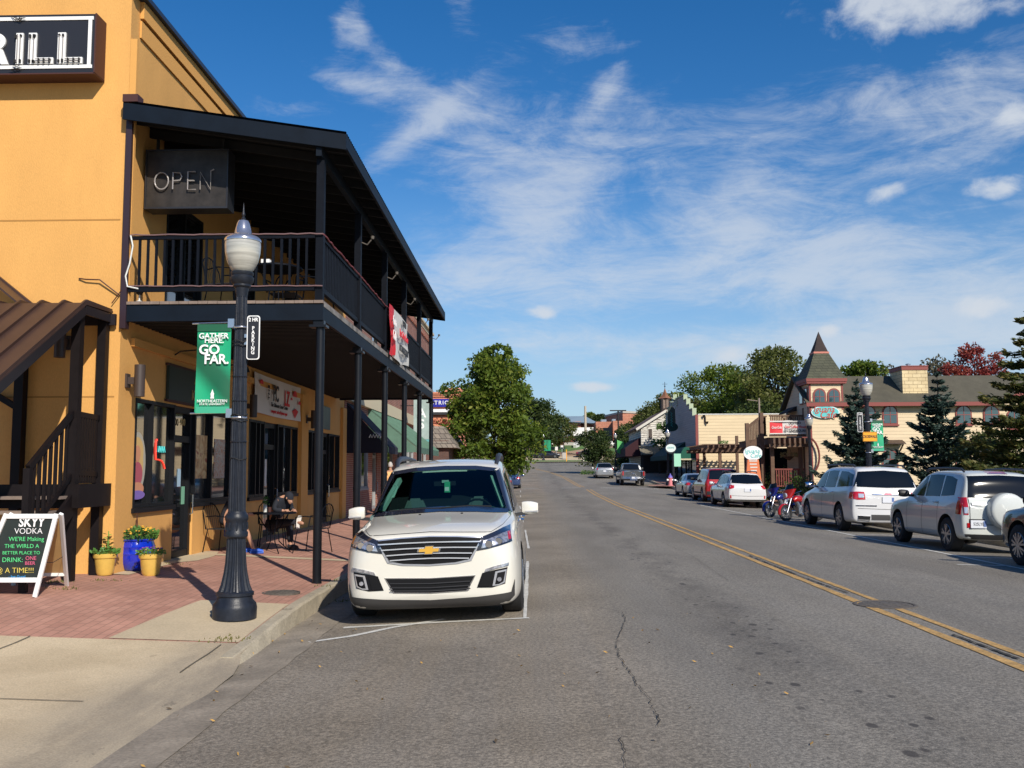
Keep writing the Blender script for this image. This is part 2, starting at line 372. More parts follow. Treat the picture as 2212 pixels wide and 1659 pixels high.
mat('cast_iron', (.10, .085, .07), rough=.75, var=.3, vscale=20)
mat('grass', (.085, .16, .03), rough=.95, var=.3, vscale=.8, fine=.3, fscale=8)
mat('mulch', (.13, .09, .06), rough=1, var=.3, vscale=3)
mat('blue_glaze', (.004, .022, .42), rough=.10, coat=1, var=.2, vscale=7)
mat('yellow_glaze', (.62, .40, .085), rough=.3, coat=.4, var=.1, vscale=8)
mat('soil', (.05, .035, .02), rough=1)
mat('leaf_plain', (.06, .14, .02), rough=.6)
mat('flower_yellow', (.70, .38, .04), rough=.6)
mat('flower_purple', (.20, .05, .30), rough=.6)
mat('chalkboard', (.016, .024, .022), rough=.55, var=.2, vscale=5)
mat('plywood', (.60, .40, .17), rough=.7, var=.1, vscale=4)
for n_, c_ in dict(chalk_white=(.85, .85, .85), chalk_green=(.10, .62, .22), chalk_pink=(.65, .12, .22), chalk_yellow=(.75, .60, .12), chalk_blue=(.05, .35, .75)).items(): mat(n_, c_, rough=.9)
mat('gold', (.52, .30, .06), rough=.3, metal=.6)
mat('dull_gold', (.42, .30, .10), rough=.5)
mat('sign_green', (.012, .028, .022), rough=.5)
mat('banner_cloth', (.62, .60, .56), rough=.8, var=.06, vscale=5)
mat('red_print', (.60, .02, .03), rough=.6)
mat('black_print', (.02, .02, .022), rough=.6)
mat('teal_print', (.03, .42, .42), rough=.5)
mat('orange_print', (.62, .17, .06), rough=.5)
mat('skin', (.42, .22, .14), rough=.6)
mat('hair_grey', (.42, .39, .36), rough=.8)
mat('hair_dark', (.03, .02, .015), rough=.7)
mat('shirt_orange', (.80, .42, .17), rough=.85)
mat('cloth_dark', (.012, .014, .022), rough=.9)
mat('cloth_blue', (.02, .05, .35), rough=.8)
mat('shoe_blue', (.01, .09, .50), rough=.5)
mat('neon_red', (.7, .04, .03), rough=.3, emit=(1, .08, .04), estr=.8)
mat('neon_teal', (.05, .4, .4), rough=.3, emit=(.1, .6, .6), estr=.3)
mat('timber', (.115, .065, .04), rough=.8, var=.25, vscale=5)
mat('timber_red', (.16, .035, .025), rough=.7, var=.2, vscale=5)
mat('trim_red', (.22, .045, .035), rough=.6)
mat('copper', (.38, .17, .09), rough=.45, metal=.4, var=.2)
mat('dark_shingle', (.035, .022, .02), rough=.85, var=.3)
RISE = [(0, 0), (45, 0), (60, .12), (72, .34), (80, .46), (92, .90), (110, 1.55), (130, 2.35), (150, 3.05), (165, 3.6), (190, 6.6), (230, 9.0), (400, 12), (4000, 30)]
def rise(Y): return lerp_tab(RISE, Y)
def crown(X):
 if X < -2.7 or X > 10.7: return -.0966
 return .15 * (1 - ((X - 4) / 6.7) ** 2) - .0966
def zroad(X, Y): return crown(X) * (1 - .7 * ss(60, 110, Y)) + rise(Y)
def zwalk(X, Y):                           # left pavement, ramped down towards the near corner
 k = ss(7.2, 11.8, Y)
 return rise(Y) - .088 + .188 * k + .047 * min(3.3, max(0, -2.7 - X)) * (0.45 + .55 * k)
def zwalk_r(X, Y): return rise(Y) + .10
m = mat('asphalt', (.125, .12, .112), rough=.86); t = m.node_tree; b = t.nodes['Principled BSDF']
def nd(ty): return t.nodes.new(ty)
def mth(op, a, c=None, d=None):
 n = nd('ShaderNodeMath'); n.operation = op
 for i, v in enumerate((a, c, d)):
  if v is None: continue
  if isinstance(v, (int, float)): n.inputs[i].default_value = v
  else: t.links.new(v, n.inputs[i])
 return n.outputs[0]
tcn = nd('ShaderNodeTexCoord'); P = tcn.outputs['Object']; sp = nd('ShaderNodeSeparateXYZ'); t.links.new(P, sp.inputs[0])
def noise(sc, de=4, st=(1, 1, 1), ro=.6, off=(0, 0, 0)):
 mp = nd('ShaderNodeMapping'); mp.inputs['Scale'].default_value = st; mp.inputs['Location'].default_value = off; t.links.new(P, mp.inputs[0]); n = nd('ShaderNodeTexNoise'); n.inputs['Scale'].default_value = sc
 n.inputs['Detail'].default_value = de; n.inputs['Roughness'].default_value = ro; t.links.new(mp.outputs[0], n.inputs['Vector']); return n.outputs[0]
def mr(v, a, b_, c=0, d=1, smooth=True):
 n = nd('ShaderNodeMapRange'); n.inputs['From Min'].default_value = a; n.inputs['From Max'].default_value = b_; n.inputs['To Min'].default_value = c; n.inputs['To Max'].default_value = d
 if smooth: n.interpolation_type = 'SMOOTHSTEP'
 t.links.new(v, n.inputs['Value']); return n.outputs['Result']
def mixc_(f, a, c):
 n = nd('ShaderNodeMix'); n.data_type = 'RGBA'
 t.links.new(f, n.inputs[0])
 for i, v in ((6, a), (7, c)):
  if isinstance(v, tuple): n.inputs[i].default_value = (*v, 1)
  else: t.links.new(v, n.inputs[i])
 return n.outputs[2]
base = mixc_(mr(noise(.35, 5), .35, .65), (.172, .143, .106), (.238, .202, .155))
side = mr(sp.outputs[0], .4, 1.4)                     # older, warmer strip beside the kerb
base = mixc_(side, base, mixc_(mr(noise(.6, 5, (1, .25, 1)), .35, .65), (.158, .141, .116), (.206, .186, .155)))
streak = mr(noise(2.2, 3, (1, .04, 1)), .42, .62)
base = mixc_(mth('MULTIPLY', streak, .22), base, (.165, .155, .14))
spk = mr(noise(34, 2), .34, .66, .68, 1.36, False)
spk2 = mr(noise(105, 1), .34, .66, .70, 1.32, False)
vm = nd('ShaderNodeVectorMath'); vm.operation = 'SCALE'; t.links.new(base, vm.inputs[0]); t.links.new(mth('MULTIPLY', spk, spk2), vm.inputs['Scale'])
bx_ = mth('ABSOLUTE', mth('SUBTRACT', sp.outputs[0], mth('ADD', 2.15, mth('MULTIPLY', mth('SUBTRACT', noise(.5, 2), .5), .7))))
band = mth('SUBTRACT', 1.0, mr(bx_, .0, .6))
vo = nd('ShaderNodeTexVoronoi'); vo.inputs['Scale'].default_value = 6.5; mpv = nd('ShaderNodeMapping'); mpv.inputs['Scale'].default_value = (1, .62, 1); t.links.new(P, mpv.inputs[0]); t.links.new(mpv.outputs[0], vo.inputs['Vector'])
vs_ = nd('ShaderNodeSeparateColor'); t.links.new(vo.outputs['Color'], vs_.inputs[0])
spot = mth('MULTIPLY', mr(vo.outputs['Distance'], mth('MULTIPLY', vs_.outputs[0], 0.0), .1) if False else mth('SUBTRACT', 1.0, mr(mth('SUBTRACT', vo.outputs['Distance'], mth('MULTIPLY', vs_.outputs[0], .26)), -.02, .10)), mth('GREATER_THAN', vs_.outputs[1], mr(bx_, 0, .6, .10, .95, False)))
dk = mth('MAXIMUM', mth('MULTIPLY', spot, mth('MULTIPLY', mth('MINIMUM', mth('MULTIPLY', band, 2.0), 1.0), .85)), mth('MULTIPLY', mth('MULTIPLY', band, mr(noise(1.1, 5, (1, .5, 1)), .40, .65)), .42))
far_spot = mth('MULTIPLY', mr(noise(4.5, 3), .70, .76), .35)
dk = mth('MAXIMUM', dk, far_spot)
out = mixc_(dk, vm.outputs[0], (.040, .034, .030))
t.links.new(out, b.inputs['Base Color'])
bp = nd('ShaderNodeBump'); bp.inputs['Strength'].default_value = .55; bp.inputs['Distance'].default_value = .008; t.links.new(noise(60, 3), bp.inputs['Height']); t.links.new(bp.outputs[0], b.inputs['Normal'])
def sheet(name, x0, x1, y0, y1, zf, m, nx=12, ny=40, ys=None, xf=None):
 mb = MB(); ysl = ys or [y0 + (y1 - y0) * j / ny for j in range(ny + 1)]
 o = 0
 for y in ysl:
  for i in range(nx + 1):
   a, c = (xf(y) if xf else (x0, x1)); x = a + (c - a) * i / nx; mb.v.append((x, y, zf(x, y)))
 for j in range(len(ysl) - 1):
  for i in range(nx):
   a = j * (nx + 1) + i; mb.f.append((a, a + 1, a + nx + 2, a + nx + 1)); mb.m.append(0)
 return mb.build(name, m, fix=False, smooth='all')
YS = [-30, -10, 0, 2, 4, 5, 6, 7, 8, 9, 10, 11, 12, 13, 14, 16, 18, 20, 25, 30, 35, 40, 45, 50, 55, 60, 65, 70, 75, 80, 85, 92, 100, 110, 120, 130, 140, 148]
struct(sheet('road', -2.7, 10.7, 0, 0, zroad, 'asphalt', nx=26, ys=YS))
struct(sheet('cross_road', 0, 0, 0, 0, lambda x, y: rise(y) - .115, 'asphalt', nx=8, ys=[66, 72, 80, 92, 110, 130, 150], xf=lambda y: (-60 * ss(96, 112, y) - 4, 60 * ss(100, 118, y) + 13)))
def zter(x, y):
 return rise(y) - .16 if y < 165 else rise(y) - .05
yy = [-60, 0, 30, 60, 92, 110, 130, 150, 160, 165, 178, 190, 210, 230, 300, 400, 700, 1200, 2500, 4000]
struct(sheet('ground', -1800, 1800, 0, 0, zter, mat('ground_far', (.16, .14, .10), rough=1, var=.25, vscale=.3), nx=30, ys=yy))
def xl(a, b_): return lambda y: (a, b_)
m = mat('apron', (.4, .34, .24), rough=.93); t = m.node_tree; b = t.nodes['Principled BSDF']
tcn = nd('ShaderNodeTexCoord'); P = tcn.outputs['Object']; sp = nd('ShaderNodeSeparateXYZ'); t.links.new(P, sp.inputs[0])
cc_ = mixc_(mr(noise(.9, 6), .32, .68), (.45, .355, .225), (.56, .45, .295))
edge = mth('ADD', sp.outputs[0], mth('ADD', mth('MULTIPLY', mth('SUBTRACT', noise(1.3, 6, (1, .35, 1)), .5), 1.6), mth('MULTIPLY', mth('MAXIMUM', mth('SUBTRACT', 7.2, sp.outputs[1]), 0), .10)))
cc_ = mixc_(mth('MULTIPLY', mr(edge, -3.9, -2.7), .75), cc_, mixc_(mr(noise(2.5, 7, (1, .3, 1)), .38, .62), (.20, .175, .14), (.35, .295, .215)))
crk = mth('MULTIPLY', mr(noise(7, 6, (1, .4, 1), .7), .60, .66), mr(edge, -3.1, -2.6))
cc_ = mixc_(mth('MULTIPLY', crk, .6), cc_, (.07, .06, .05)); cc_ = mixc_(mth('MULTIPLY', mr(noise(3.2, 3, off=(7, 3, 0)), .70, .74), .35), cc_, (.20, .155, .10))
vm = nd('ShaderNodeVectorMath'); vm.operation = 'SCALE'; t.links.new(cc_, vm.inputs[0]); t.links.new(mr(noise(70, 2), .34, .66, .86, 1.15, False), vm.inputs['Scale']); t.links.new(vm.outputs[0], b.inputs['Base Color'])
bp = nd('ShaderNodeBump'); bp.inputs['Strength'].default_value = .4; bp.inputs['Distance'].default_value = .01; t.links.new(noise(28, 5), bp.inputs['Height']); t.links.new(bp.outputs[0], b.inputs['Normal'])
struct(sheet('concrete_apron', 0, 0, 0, 0, zwalk, 'apron', nx=14, ys=[-6, -2, 1, 3, 4, 5, 6, 7, 7.6, 8.2, 8.6, 8.9, 9.3], xf=lambda y: (-16, -2.56 - .17 * ss(8.3, 9.0, y))))
YW = [9.3, 9.8, 10.3, 10.9, 11.4, 11.8, 12.5, 14, 16, 18, 20, 25, 30, 35, 40, 45, 50, 55, 60, 65, 72, 80, 92, 104]
brick('paver', (.46, .24, .175), (.39, .195, .14), (.27, .15, .105), bw=.21, bh=.105, msize=.007, plane='floor', bump=.35, rot=R(90))
struct(sheet('brick_pavement', 0, 0, 0, 0, zwalk, 'paver', nx=10, ys=YW, xf=xl(-9.5, -2.86)))
struct(sheet('lamp_slab', 0, 0, 0, 0, lambda x, y: zwalk(x, y) + .006, 'concrete', nx=3, ys=[9.32, 9.8, 10.4, 10.95, 11.25], xf=lambda y: (-4.15 + .12 * (y - 9.3), -2.87)))
struct(sheet('door_threshold_slab', 0, 0, 0, 0, lambda x, y: zwalk(x, y) + .006, 'concrete', nx=3, ys=[13.2, 14, 15, 15.4, 16.2, 17], xf=lambda y: (-5.9, -5.62 + .25 * ss(15.0, 15.6, y) - .25 * ss(16.0, 16.6, y))))
struct(sheet('concrete_band', 0, 0, 0, 0, lambda x, y: zwalk(x, y) + .007, 'concrete', nx=6, ys=[16.35, 16.5, 16.62], xf=xl(-5.6, -2.9)))
def kerb(name, xo, side, ys, m='kerb_concrete', wid=.16):
 mb = MB(); pr = []
 for y in ys:
  jr = random.uniform(-.012, .012) if 9 < y < 26 else 0; g = zroad(xo, y) - .02; tz = (zwalk(-2.7, y) if side < 0 else zwalk_r(0, y)) + .012
  fl = .06 * (1 - ss(8.9, 10.5, y)) if side < 0 else 0
  pr.append([(xo - side * fl, y, g), (xo + side * (.025 + jr), y, tz - .02), (xo + side * (.05 + jr * .6), y, tz), (xo + side * wid, y, tz), (xo + side * wid, y, tz - .3)])
 for a, c in zip(pr, pr[1:]):
  for i in range(4): mb.quad(a[i], a[i + 1], c[i + 1], c[i])
 r0_ = pr[0]; mb.add(r0_, [(0, 1, 2, 3, 4)]); return struct(mb.build(name, m))
kerb('kerb', -2.7, -1, [8.75, 9.2] + [9.5 + .22 * i for i in range(60)] + [25, 30, 40, 50, 60, 72, 80, 92, 104])
kerb('kerb', 10.7, 1, [-30, 0, 10, 20, 30, 40, 50, 60, 66, 72, 80, 92, 104])
def gx(y): return (-2.72, -2.22 + .018 * math.sin(y * 2.3) + .014 * math.sin(y * 6.1) + .01 * math.sin(y * 13))
ys_g = [-4, 0, 2] + [3 + .4 * i for i in range(60)] + [30, 40, 50, 60, 70]
struct(sheet('gutter', 0, 0, 0, 0, lambda x, y: zroad(max(x, -2.7), y) + .006, 'gutter', nx=4, ys=ys_g, xf=gx))
mbs = MB()
def blob(mb, cx_, cy_, rx, ry, zf, seed, n=26):
 r_ = random.Random(seed); pts = []
 ph = [r_.uniform(0, 6.28) for _ in range(4)]
 for i in range(n):
  a = 2 * math.pi * i / n; k = 1 + .18 * math.sin(3 * a + ph[0]) + .12 * math.sin(5 * a + ph[1]) + .08 * math.sin(9 * a + ph[2])
  x, y = cx_ + rx * k * math.cos(a), cy_ + ry * k * math.sin(a); pts.append((x, y, zf(x, y)))
 mb.add([(cx_, cy_, zf(cx_, cy_))] + pts, [(0, i + 1, (i + 1) % n + 1) for i in range(n)])
blob(mbs, -2.98, 5.30, .42, .20, lambda x, y: zwalk(x, y) + .016, 3)
blob(mbs, -2.80, 5.95, .16, .14, lambda x, y: zwalk(x, y) + .016, 5)
mj = MB()
def strip(mb, pts, w, zf):
 vs = []
 for i, p in enumerate(pts):
  p = Vector((p[0], p[1])); a = Vector(pts[max(i - 1, 0)][:2]); c = Vector(pts[min(i + 1, len(pts) - 1)][:2]); d = (c - a).normalized(); n = Vector((-d.y, d.x))
  ww = w[i] if isinstance(w, (list, tuple)) else w
  for s_ in (-.5, .5): q = p + n * ww * s_; vs.append((q.x, q.y, zf(q.x, q.y)))
 mb.add(vs, [(2 * i, 2 * i + 1, 2 * i + 3, 2 * i + 2) for i in range(len(pts) - 1)])
zc = lambda x, y: zwalk(x, y) + .010
for pts in ([(-9, 7.35), (-5.2, 7.3), (-3.4, 7.25)], [(-4.9, 9.28), (-5.05, 7.35)], [(-3.0, 9.2), (-3.02, 8.2)], [(-7.6, 9.28), (-7.8, 7.35), (-8.2, 4)], [(-4.6, 7.2), (-4.7, 5.2)]):
 q = []
 for a, c in zip(pts, pts[1:]):
  for k in range(8): q.append((a[0] + (c[0] - a[0]) * k / 8 + random.uniform(-.006, .006), a[1] + (c[1] - a[1]) * k / 8 + random.uniform(-.006, .006)))
 q.append(pts[-1]); strip(mj, q, .014, zc)
for y_ in (10.9, 13.6, 16.4, 19.2, 22): strip(mj, [(-2.86, y_), (-2.75, y_ + .01)], .014, lambda x, y: zwalk(-2.7, y) + .016)
struct(mj.build('expansion_joint', 'seam', fix=False))
zl = lambda x, y: zroad(x, y) + .006
def linemesh(name, segs, w, m, jag=0.0, step=.5):
 mb = MB()
 for pts in segs:
  q = []
  for a, c in zip(pts, pts[1:]):
   n = max(1, int(math.dist(a, c) / step))
   for k in range(n): q.append((a[0] + (c[0] - a[0]) * k / n, a[1] + (c[1] - a[1]) * k / n))
  q.append(pts[-1]); ws = [w * (1 + random.uniform(-jag, jag)) for _ in q]; strip(mb, q, ws, zl)
 return struct(mb.build(name, m, fix=False))
def YL(off):
 return [[(4.05 + off, -4), (4.05 + off, 40), (4.05 + off, 68.5)], [(3.9 + off, 73.5), (3.7 + off, 82), (3.2 + off, 95), (2.2 + off, 108), (.5 + off, 120)]]
linemesh('yellow_centre_line', YL(-.11), .11, 'line_yellow', .14, .35)
linemesh('yellow_centre_line', YL(.16), .09, 'line_yellow', .22, .35)
mcr = MB(); r_ = random.Random(4)
def crack(pts, w, seed):
 rr = random.Random(seed); q = []; ws = []
 for a, c in zip(pts, pts[1:]):
  n = max(3, int(math.dist(a, c) / .05))
  for k in range(n): q.append((a[0] + (c[0] - a[0]) * k / n + rr.uniform(-.011, .011), a[1] + (c[1] - a[1]) * k / n + rr.uniform(-.012, .012))); ws.append(w * rr.uniform(.15, .95))
 q.append(pts[-1]); ws.append(w * .2); strip(mcr, q, ws, lambda x, y: zroad(x, y) + .011)
def gpt(px, py, z=0.0):
 d = ray(px, py); k = (z - EYE.z) / d.z; p = EYE + d * k; return (p.x, p.y)
crack([gpt(*p) for p in [(1300, 1318), (1345, 1328), (1352, 1345), (1340, 1370), (1332, 1395), (1338, 1425), (1362, 1460), (1380, 1490), (1405, 1520), (1412, 1545), (1424, 1560), (1420, 1580)]], .012, 1)
crack([gpt(*p) for p in [(1340, 1600), (1348, 1625), (1352, 1670), (1360, 1720)]], .010, 2)
crack([gpt(*p) for p in [(1345, 1328), (1480, 1340), (1650, 1336), (1800, 1345)]], .006, 3)
crack([(4.07, 18), (4.03, 14.5), (4.09, 12.5)], .05, 5); crack([(4.06, 9.4), (4.09, 8.2)], .05, 6)
crack([(4.20, 7.6), (4.22, 6.2), (4.20, 4.4)], .03, 7); crack([(7.2, 18), (7.25, 13), (7.1, 8)], .007, 8); crack([(5.6, 30), (5.7, 22), (5.6, 16)], .01, 9)
crack([(1.2, 13), (2.6, 13.3), (4.0, 13.1)], .008, 10); crack([(5.2, 11.5), (6.6, 11.2), (8.6, 11.6)], .009, 11); crack([(6.2, 7.2), (6.35, 9.5), (6.1, 12.5), (6.3, 17)], .007, 12); crack([(2.9, 22), (3.0, 18), (2.85, 14)], .008, 13); crack([(.2, 18.5), (2, 18.8), (4, 18.6), (8, 18.9)], .008, 14); crack([(.5, 27), (3, 27.2), (8, 27)], .012, 15); crack([(-.2, 39), (4, 39.3), (9, 39)], .015, 16)
struct(mcr.build('road_crack', 'tar', fix=False))
linemesh('parking_line', [[(-.09, 10.85), (-.09, 17.6)], [(-.08, 20.5), (-.2, 27)], [(-.3, 31), (-.38, 36)], [(-.5, 42), (-.6, 46)], [(-.7, 58), (-.75, 61)], [(-.8, 66), (-.82, 69)]], .05, 'line_white', .3)
linemesh('parking_line', [[(-.04, 10.85), (-1.2, 10.72), (-2.1, 10.62)], [gpt(668, 1384, -.06), gpt(760, 1370, -.04), gpt(850, 1352, -.03), gpt(960, 1336, -.02)]], .085, 'line_white', .2)
linemesh('parking_line', [[(8.15, 12.5), (8.15, 20.5), (8.12, 34), (8.1, 46)]], .09, 'line_white', .12)
linemesh('parking_line', [[(8.15, 18.25), (9.6, 18.25)], [(8.15, 24.9), (10.4, 24.9)], [(8.15, 31.6), (10.4, 31.6)], [(8.1, 38.3), (10.4, 38.3)], [(7.3, 16.6), (8.15, 16.6)]], .09, 'line_white', .12)
linemesh('crossing_dash', [[(-1.0, 72), (.5, 72)], [(2.2, 72), (3.7, 72)], [(5.2, 72), (6.7, 72)], [(8.1, 72), (9.6, 72)]], .32, 'line_white', .12)
def cover(name, label, x, y, z, r, m, tilt=0):
 o = thing(name, label, 'manhole cover', (x, y, z))
 MB().lathe([(r * .86, -.02), (r * .86, .004), (r * .82, .008)], n=36).build('lid', m, o, smooth=True)
 ring = MB(); ring.lathe([(r * .88, -.02), (r * .88, .008), (r * .93, .012), (r, .008), (r, -.02)], n=40, cap=False).build('rim', 'cast_iron', o)
 lugs = MB()
 for i in range(5):
  for j in range(5):
   if (i - 2) ** 2 + (j - 2) ** 2 < 7: lugs.box((i - 2) * r * .3 - .02, (i - 2) * r * .3 + .02, (j - 2) * r * .3 - .02, (j - 2) * r * .3 + .02, .006, .011)
 lugs.build('lug', m, o); return o
gm = gpt(1912, 1309, .04)
cover('manhole_cover', 'round road manhole cover painted over by the double yellow line', gm[0], gm[1], zroad(*gm), .36, 'cast_iron')
gm = gpt(607, 1287, .09)
cover('utility_cover', 'rusty round cover set in the brick pavement beside the dark lamp post', gm[0], gm[1], zwalk(*gm) + .004, .24, 'cast_iron')
lf = MB(); rr = random.Random(11)
mat('leaf_litter', (.42, .24, .06), rough=.9); mat('leaf_litter_dark', (.10, .07, .04), rough=.9)
for i in range(120):
 if i < 75: x, y = rr.uniform(-2.0, 2.2), rr.uniform(4.6, 11); z = zroad(x, y)
 elif i < 160: x, y = rr.gauss(-2.5, .18), rr.uniform(4.2, 16); x = max(x, -2.68); z = zroad(x, y) + .008
 elif i < 190: x, y = rr.uniform(2, 10), rr.uniform(5, 20); z = zroad(x, y)
 else: x, y = rr.uniform(-8, -3), rr.uniform(5, 13); z = zwalk(x, y) + .006
 a = rr.uniform(0, 6.28); s_ = rr.uniform(.010, .026); w_ = s_ * rr.uniform(.25, .5); c, s2 = math.cos(a), math.sin(a); h = rr.uniform(.004, .014)
 lf.add([(x - c * s_, y - s2 * s_, z + .008), (x + s2 * w_, y - c * w_, z + .009 + h), (x + c * s_, y + s2 * s_, z + .012 + h), (x - s2 * w_, y + c * w_, z + .009)], [(0, 1, 2, 3)], 0 if rr.random() < .7 else 1)
tag(lf.build('fallen_leaves', ['leaf_litter', 'leaf_litter_dark'], fix=False), 'tiny dry yellow leaves scattered over the road and gutter', 'fallen leaves', kind='stuff')
wd = MB(); rr = random.Random(21)
for (cx_, cy_, n, s_) in [(-3.02, 9.42, 60, .13), (-6.2, 12.2, 60, .2), (-5.6, 12.5, 30, .12), (-5.75, 11.6, 30, .15), (-2.62, 12.9, 40, .12), (-5.55, 14.8, 25, .2), (-2.85, 13.6, 20, .1)]:
 for i in range(n):
  x, y = cx_ + rr.gauss(0, s_), cy_ + rr.gauss(0, s_ * .5); z = (zwalk(x, y) if x < -2.7 else zroad(x, y)) + .004
  a = rr.uniform(0, 6.28); h = rr.uniform(.01, .035); w_ = .01
  wd.add([(x - w_ * math.cos(a), y - w_ * math.sin(a), z), (x + w_ * math.cos(a), y + w_ * math.sin(a), z), (x + rr.uniform(-.02, .02), y + rr.uniform(-.02, .02), z + h)], [(0, 1, 2)])
tag(wd.build('pavement_weeds', mat('weed', (.13, .12, .035), rough=1), fix=False), 'small dry weeds growing in the pavement joints', 'weeds', kind='stuff')
struct(sheet('pavement', 0, 0, 0, 0, lambda x, y: zwalk_r(x, y), 'paver', nx=4, ys=[-10, 0, 10, 20, 30, 40, 50, 60, 66, 72, 80, 92, 104], xf=xl(10.84, 14.0)))
struct(sheet('lawn', 0, 0, 0, 0, lambda x, y: rise(y) + .12 + .1 * ss(14, 20, x), mat('lawn_green', (.07, .10, .03), rough=1, var=.3, vscale=1), nx=6, ys=[0, 10, 20, 30, 40, 47], xf=xl(14.0, 60)))
struct(sheet('courtyard', 0, 0, 0, 0, lambda x, y: rise(y) + .11, 'mulch', nx=4, ys=[47, 55, 60, 66, 72, 80, 92, 104], xf=xl(14.0, 40)))
struct(sheet('corner_pavement', 0, 0, 0, 0, lambda x, y: rise(y) + .12, 'paver', nx=3, ys=[72.6, 74, 75.5, 77, 78], xf=lambda y: (10.7 - 1.6 * math.sin(math.pi * (y - 72.4) / 6), 10.86)))
Z = lambda o_: (lambda x, y: rise(y) + o_)
struct(sheet('far_kerb', 0, 0, 0, 0, Z(.10), 'concrete', nx=20, ys=[149, 150, 150.8], xf=xl(-70, 60)))
struct(sheet('verge', 0, 0, 0, 0, Z(.12), 'grass', nx=20, ys=[150.8, 154, 158.5], xf=xl(-70, 60)))
struct(sheet('parking_lane', 0, 0, 0, 0, Z(.11), 'concrete', nx=20, ys=[158.5, 162, 165, 170], xf=xl(-70, 60)))
struct(sheet('grass_slope', 0, 0, 0, 0, Z(.12), 'grass', nx=20, ys=[172, 178, 190, 205], xf=xl(-70, 60)))
struct(sheet('far_pavement', 0, 0, 0, 0, Z(.13), mat('tan_path', (.36, .24, .15), rough=1), nx=20, ys=[170, 172.4], xf=xl(-70, 60)))
struct(sheet('sloping_path', 0, 0, 0, 0, Z(.16), 'tan_path', nx=4, ys=[172.4, 178, 183, 189], xf=lambda y: (2 + (y - 172) * .75, 7.5 + (y - 172) * .62)))
struct(sheet('sloping_path', 0, 0, 0, 0, Z(.16), 'tan_path', nx=4, ys=[172.4, 178, 183, 189], xf=lambda y: (6.5 - (y - 172) * .75, 9.5 - (y - 172) * .75)))
WX = -5.85; FY = 13.2; GZ = .24
def wall_grid(mb, axis, c0, c1, a0, a1, z0, z1, holes, mi=0):
 """slab between c0..c1 (thickness), spanning a0..a1 and z0..z1, minus rectangular holes (a, a, z, z)"""
 As = sorted({a0, a1} | {h[0] for h in holes} | {h[1] for h in holes}); Zs = sorted({z0, z1} | {h[2] for h in holes} | {h[3] for h in holes})
 for i in range(len(As) - 1):
  run = None
  for j in range(len(Zs) - 1):
   am, zm = (As[i] + As[i + 1]) / 2, (Zs[j] + Zs[j + 1]) / 2
   solid = not any(h[0] < am < h[1] and h[2] < zm < h[3] for h in holes)
   if solid:
    run = (run[0], Zs[j + 1]) if run else (Zs[j], Zs[j + 1])
   if (not solid or j == len(Zs) - 2) and run:
    if axis == 'x': mb.box(c0, c1, As[i], As[i + 1], run[0], run[1], mi)
    else: mb.box(As[i], As[i + 1], c0, c1, run[0], run[1], mi)
    run = None
bld = thing('stucco_building', 'tall yellow stucco restaurant building with dark shop windows behind the black balcony', 'building', (WX, FY, 0))
OFF = Vector((-WX, -FY, 0))
def child(mb, name, m, parent=bld, **k):
 o = mb.build(name, m, parent, **k)
 p = parent; off = Vector((0, 0, 0))
 while p: off -= p.location; p = p.parent
 o.location = off; return o
SILL, HEAD = 1.14, 2.76
wins = [(13.78, 15.34, SILL, HEAD), (16.26, 18.3, SILL, HEAD), (19.4, 23.45, SILL, HEAD), (24.35, 28.6, SILL, HEAD)]
holes = [(13.78, 15.34, SILL, HEAD), (15.34, 16.26, .2, HEAD), (16.26, 18.3, SILL, HEAD), (19.4, 20.55, SILL, HEAD), (20.55, 21.6, .2, HEAD), (21.6, 23.45, SILL, HEAD),
         (24.35, 26.2, SILL, HEAD), (26.2, 27.1, .2, HEAD), (27.1, 28.6, SILL, HEAD), (14.75, 16.4, 4.14, 6.1), (18.2, 19.6, 4.9, 6.0), (22.0, 23.4, 4.9, 6.0)]
mb = MB()
wall_grid(mb, 'x', WX, WX - .22, FY + .22, 29.3, -.2, 8.72, holes)
wall_grid(mb, 'y', FY, FY + .22, -15, WX, -.2, 12, [])
mb.box(-15, WX - .22, 29.1, 29.3, -.2, 8.72); mb.box(-15, -14.8, FY + .22, 29.1, -.2, 8.72)
child(mb, 'wall', 'stucco')
mb = MB()
for a, b_ in ((23.55, 24.25), (28.72, 29.28)): mb.box(WX + .003, WX + .09, a, b_, .1, 3.62)
mb.box(WX + .003, WX + .06, 13.55, 23.54, 3.50, 3.62)
mb.box(WX + .003, WX + .03, FY + .3, 29.28, 8.16, 8.42); mb.box(WX + .003, WX + .06, FY + .3, 29.28, 8.46, 8.72)
mb.box(-9.5, -6.55, FY - .07, FY - .003, 8.10, 8.16); mb.box(-9.5, -6.48, FY - .07, FY - .003, 8.24, 8.30)
mb.box(WX + .003, WX + .10, 13.2, 13.26, 3.95, 8.0)
child(mb, 'moulding', 'stucco_trim')
mb = MB()
for z in (5.28, 2.72): mb.box(-15, WX - .06, FY - .0035, FY + .001, z, z + .022)
child(mb, 'score_line', mat('stucco_dark', (.38, .19, .05), rough=1))
mb = MB()
mb.prism([(WX + .13, FY - .1, 8.725), (WX + .13, FY - .1, 8.80), (WX - .1, FY - .1, 9.0), (WX - .1, FY - .1, 8.72)], (0, 16.3, 0))
child(mb, 'roof', 'navy_metal')
mb = MB(); mb.box(-15, WX - .2, 13.5, 29.1, 8.55, 8.65); child(mb, 'roof', 'black_flat')
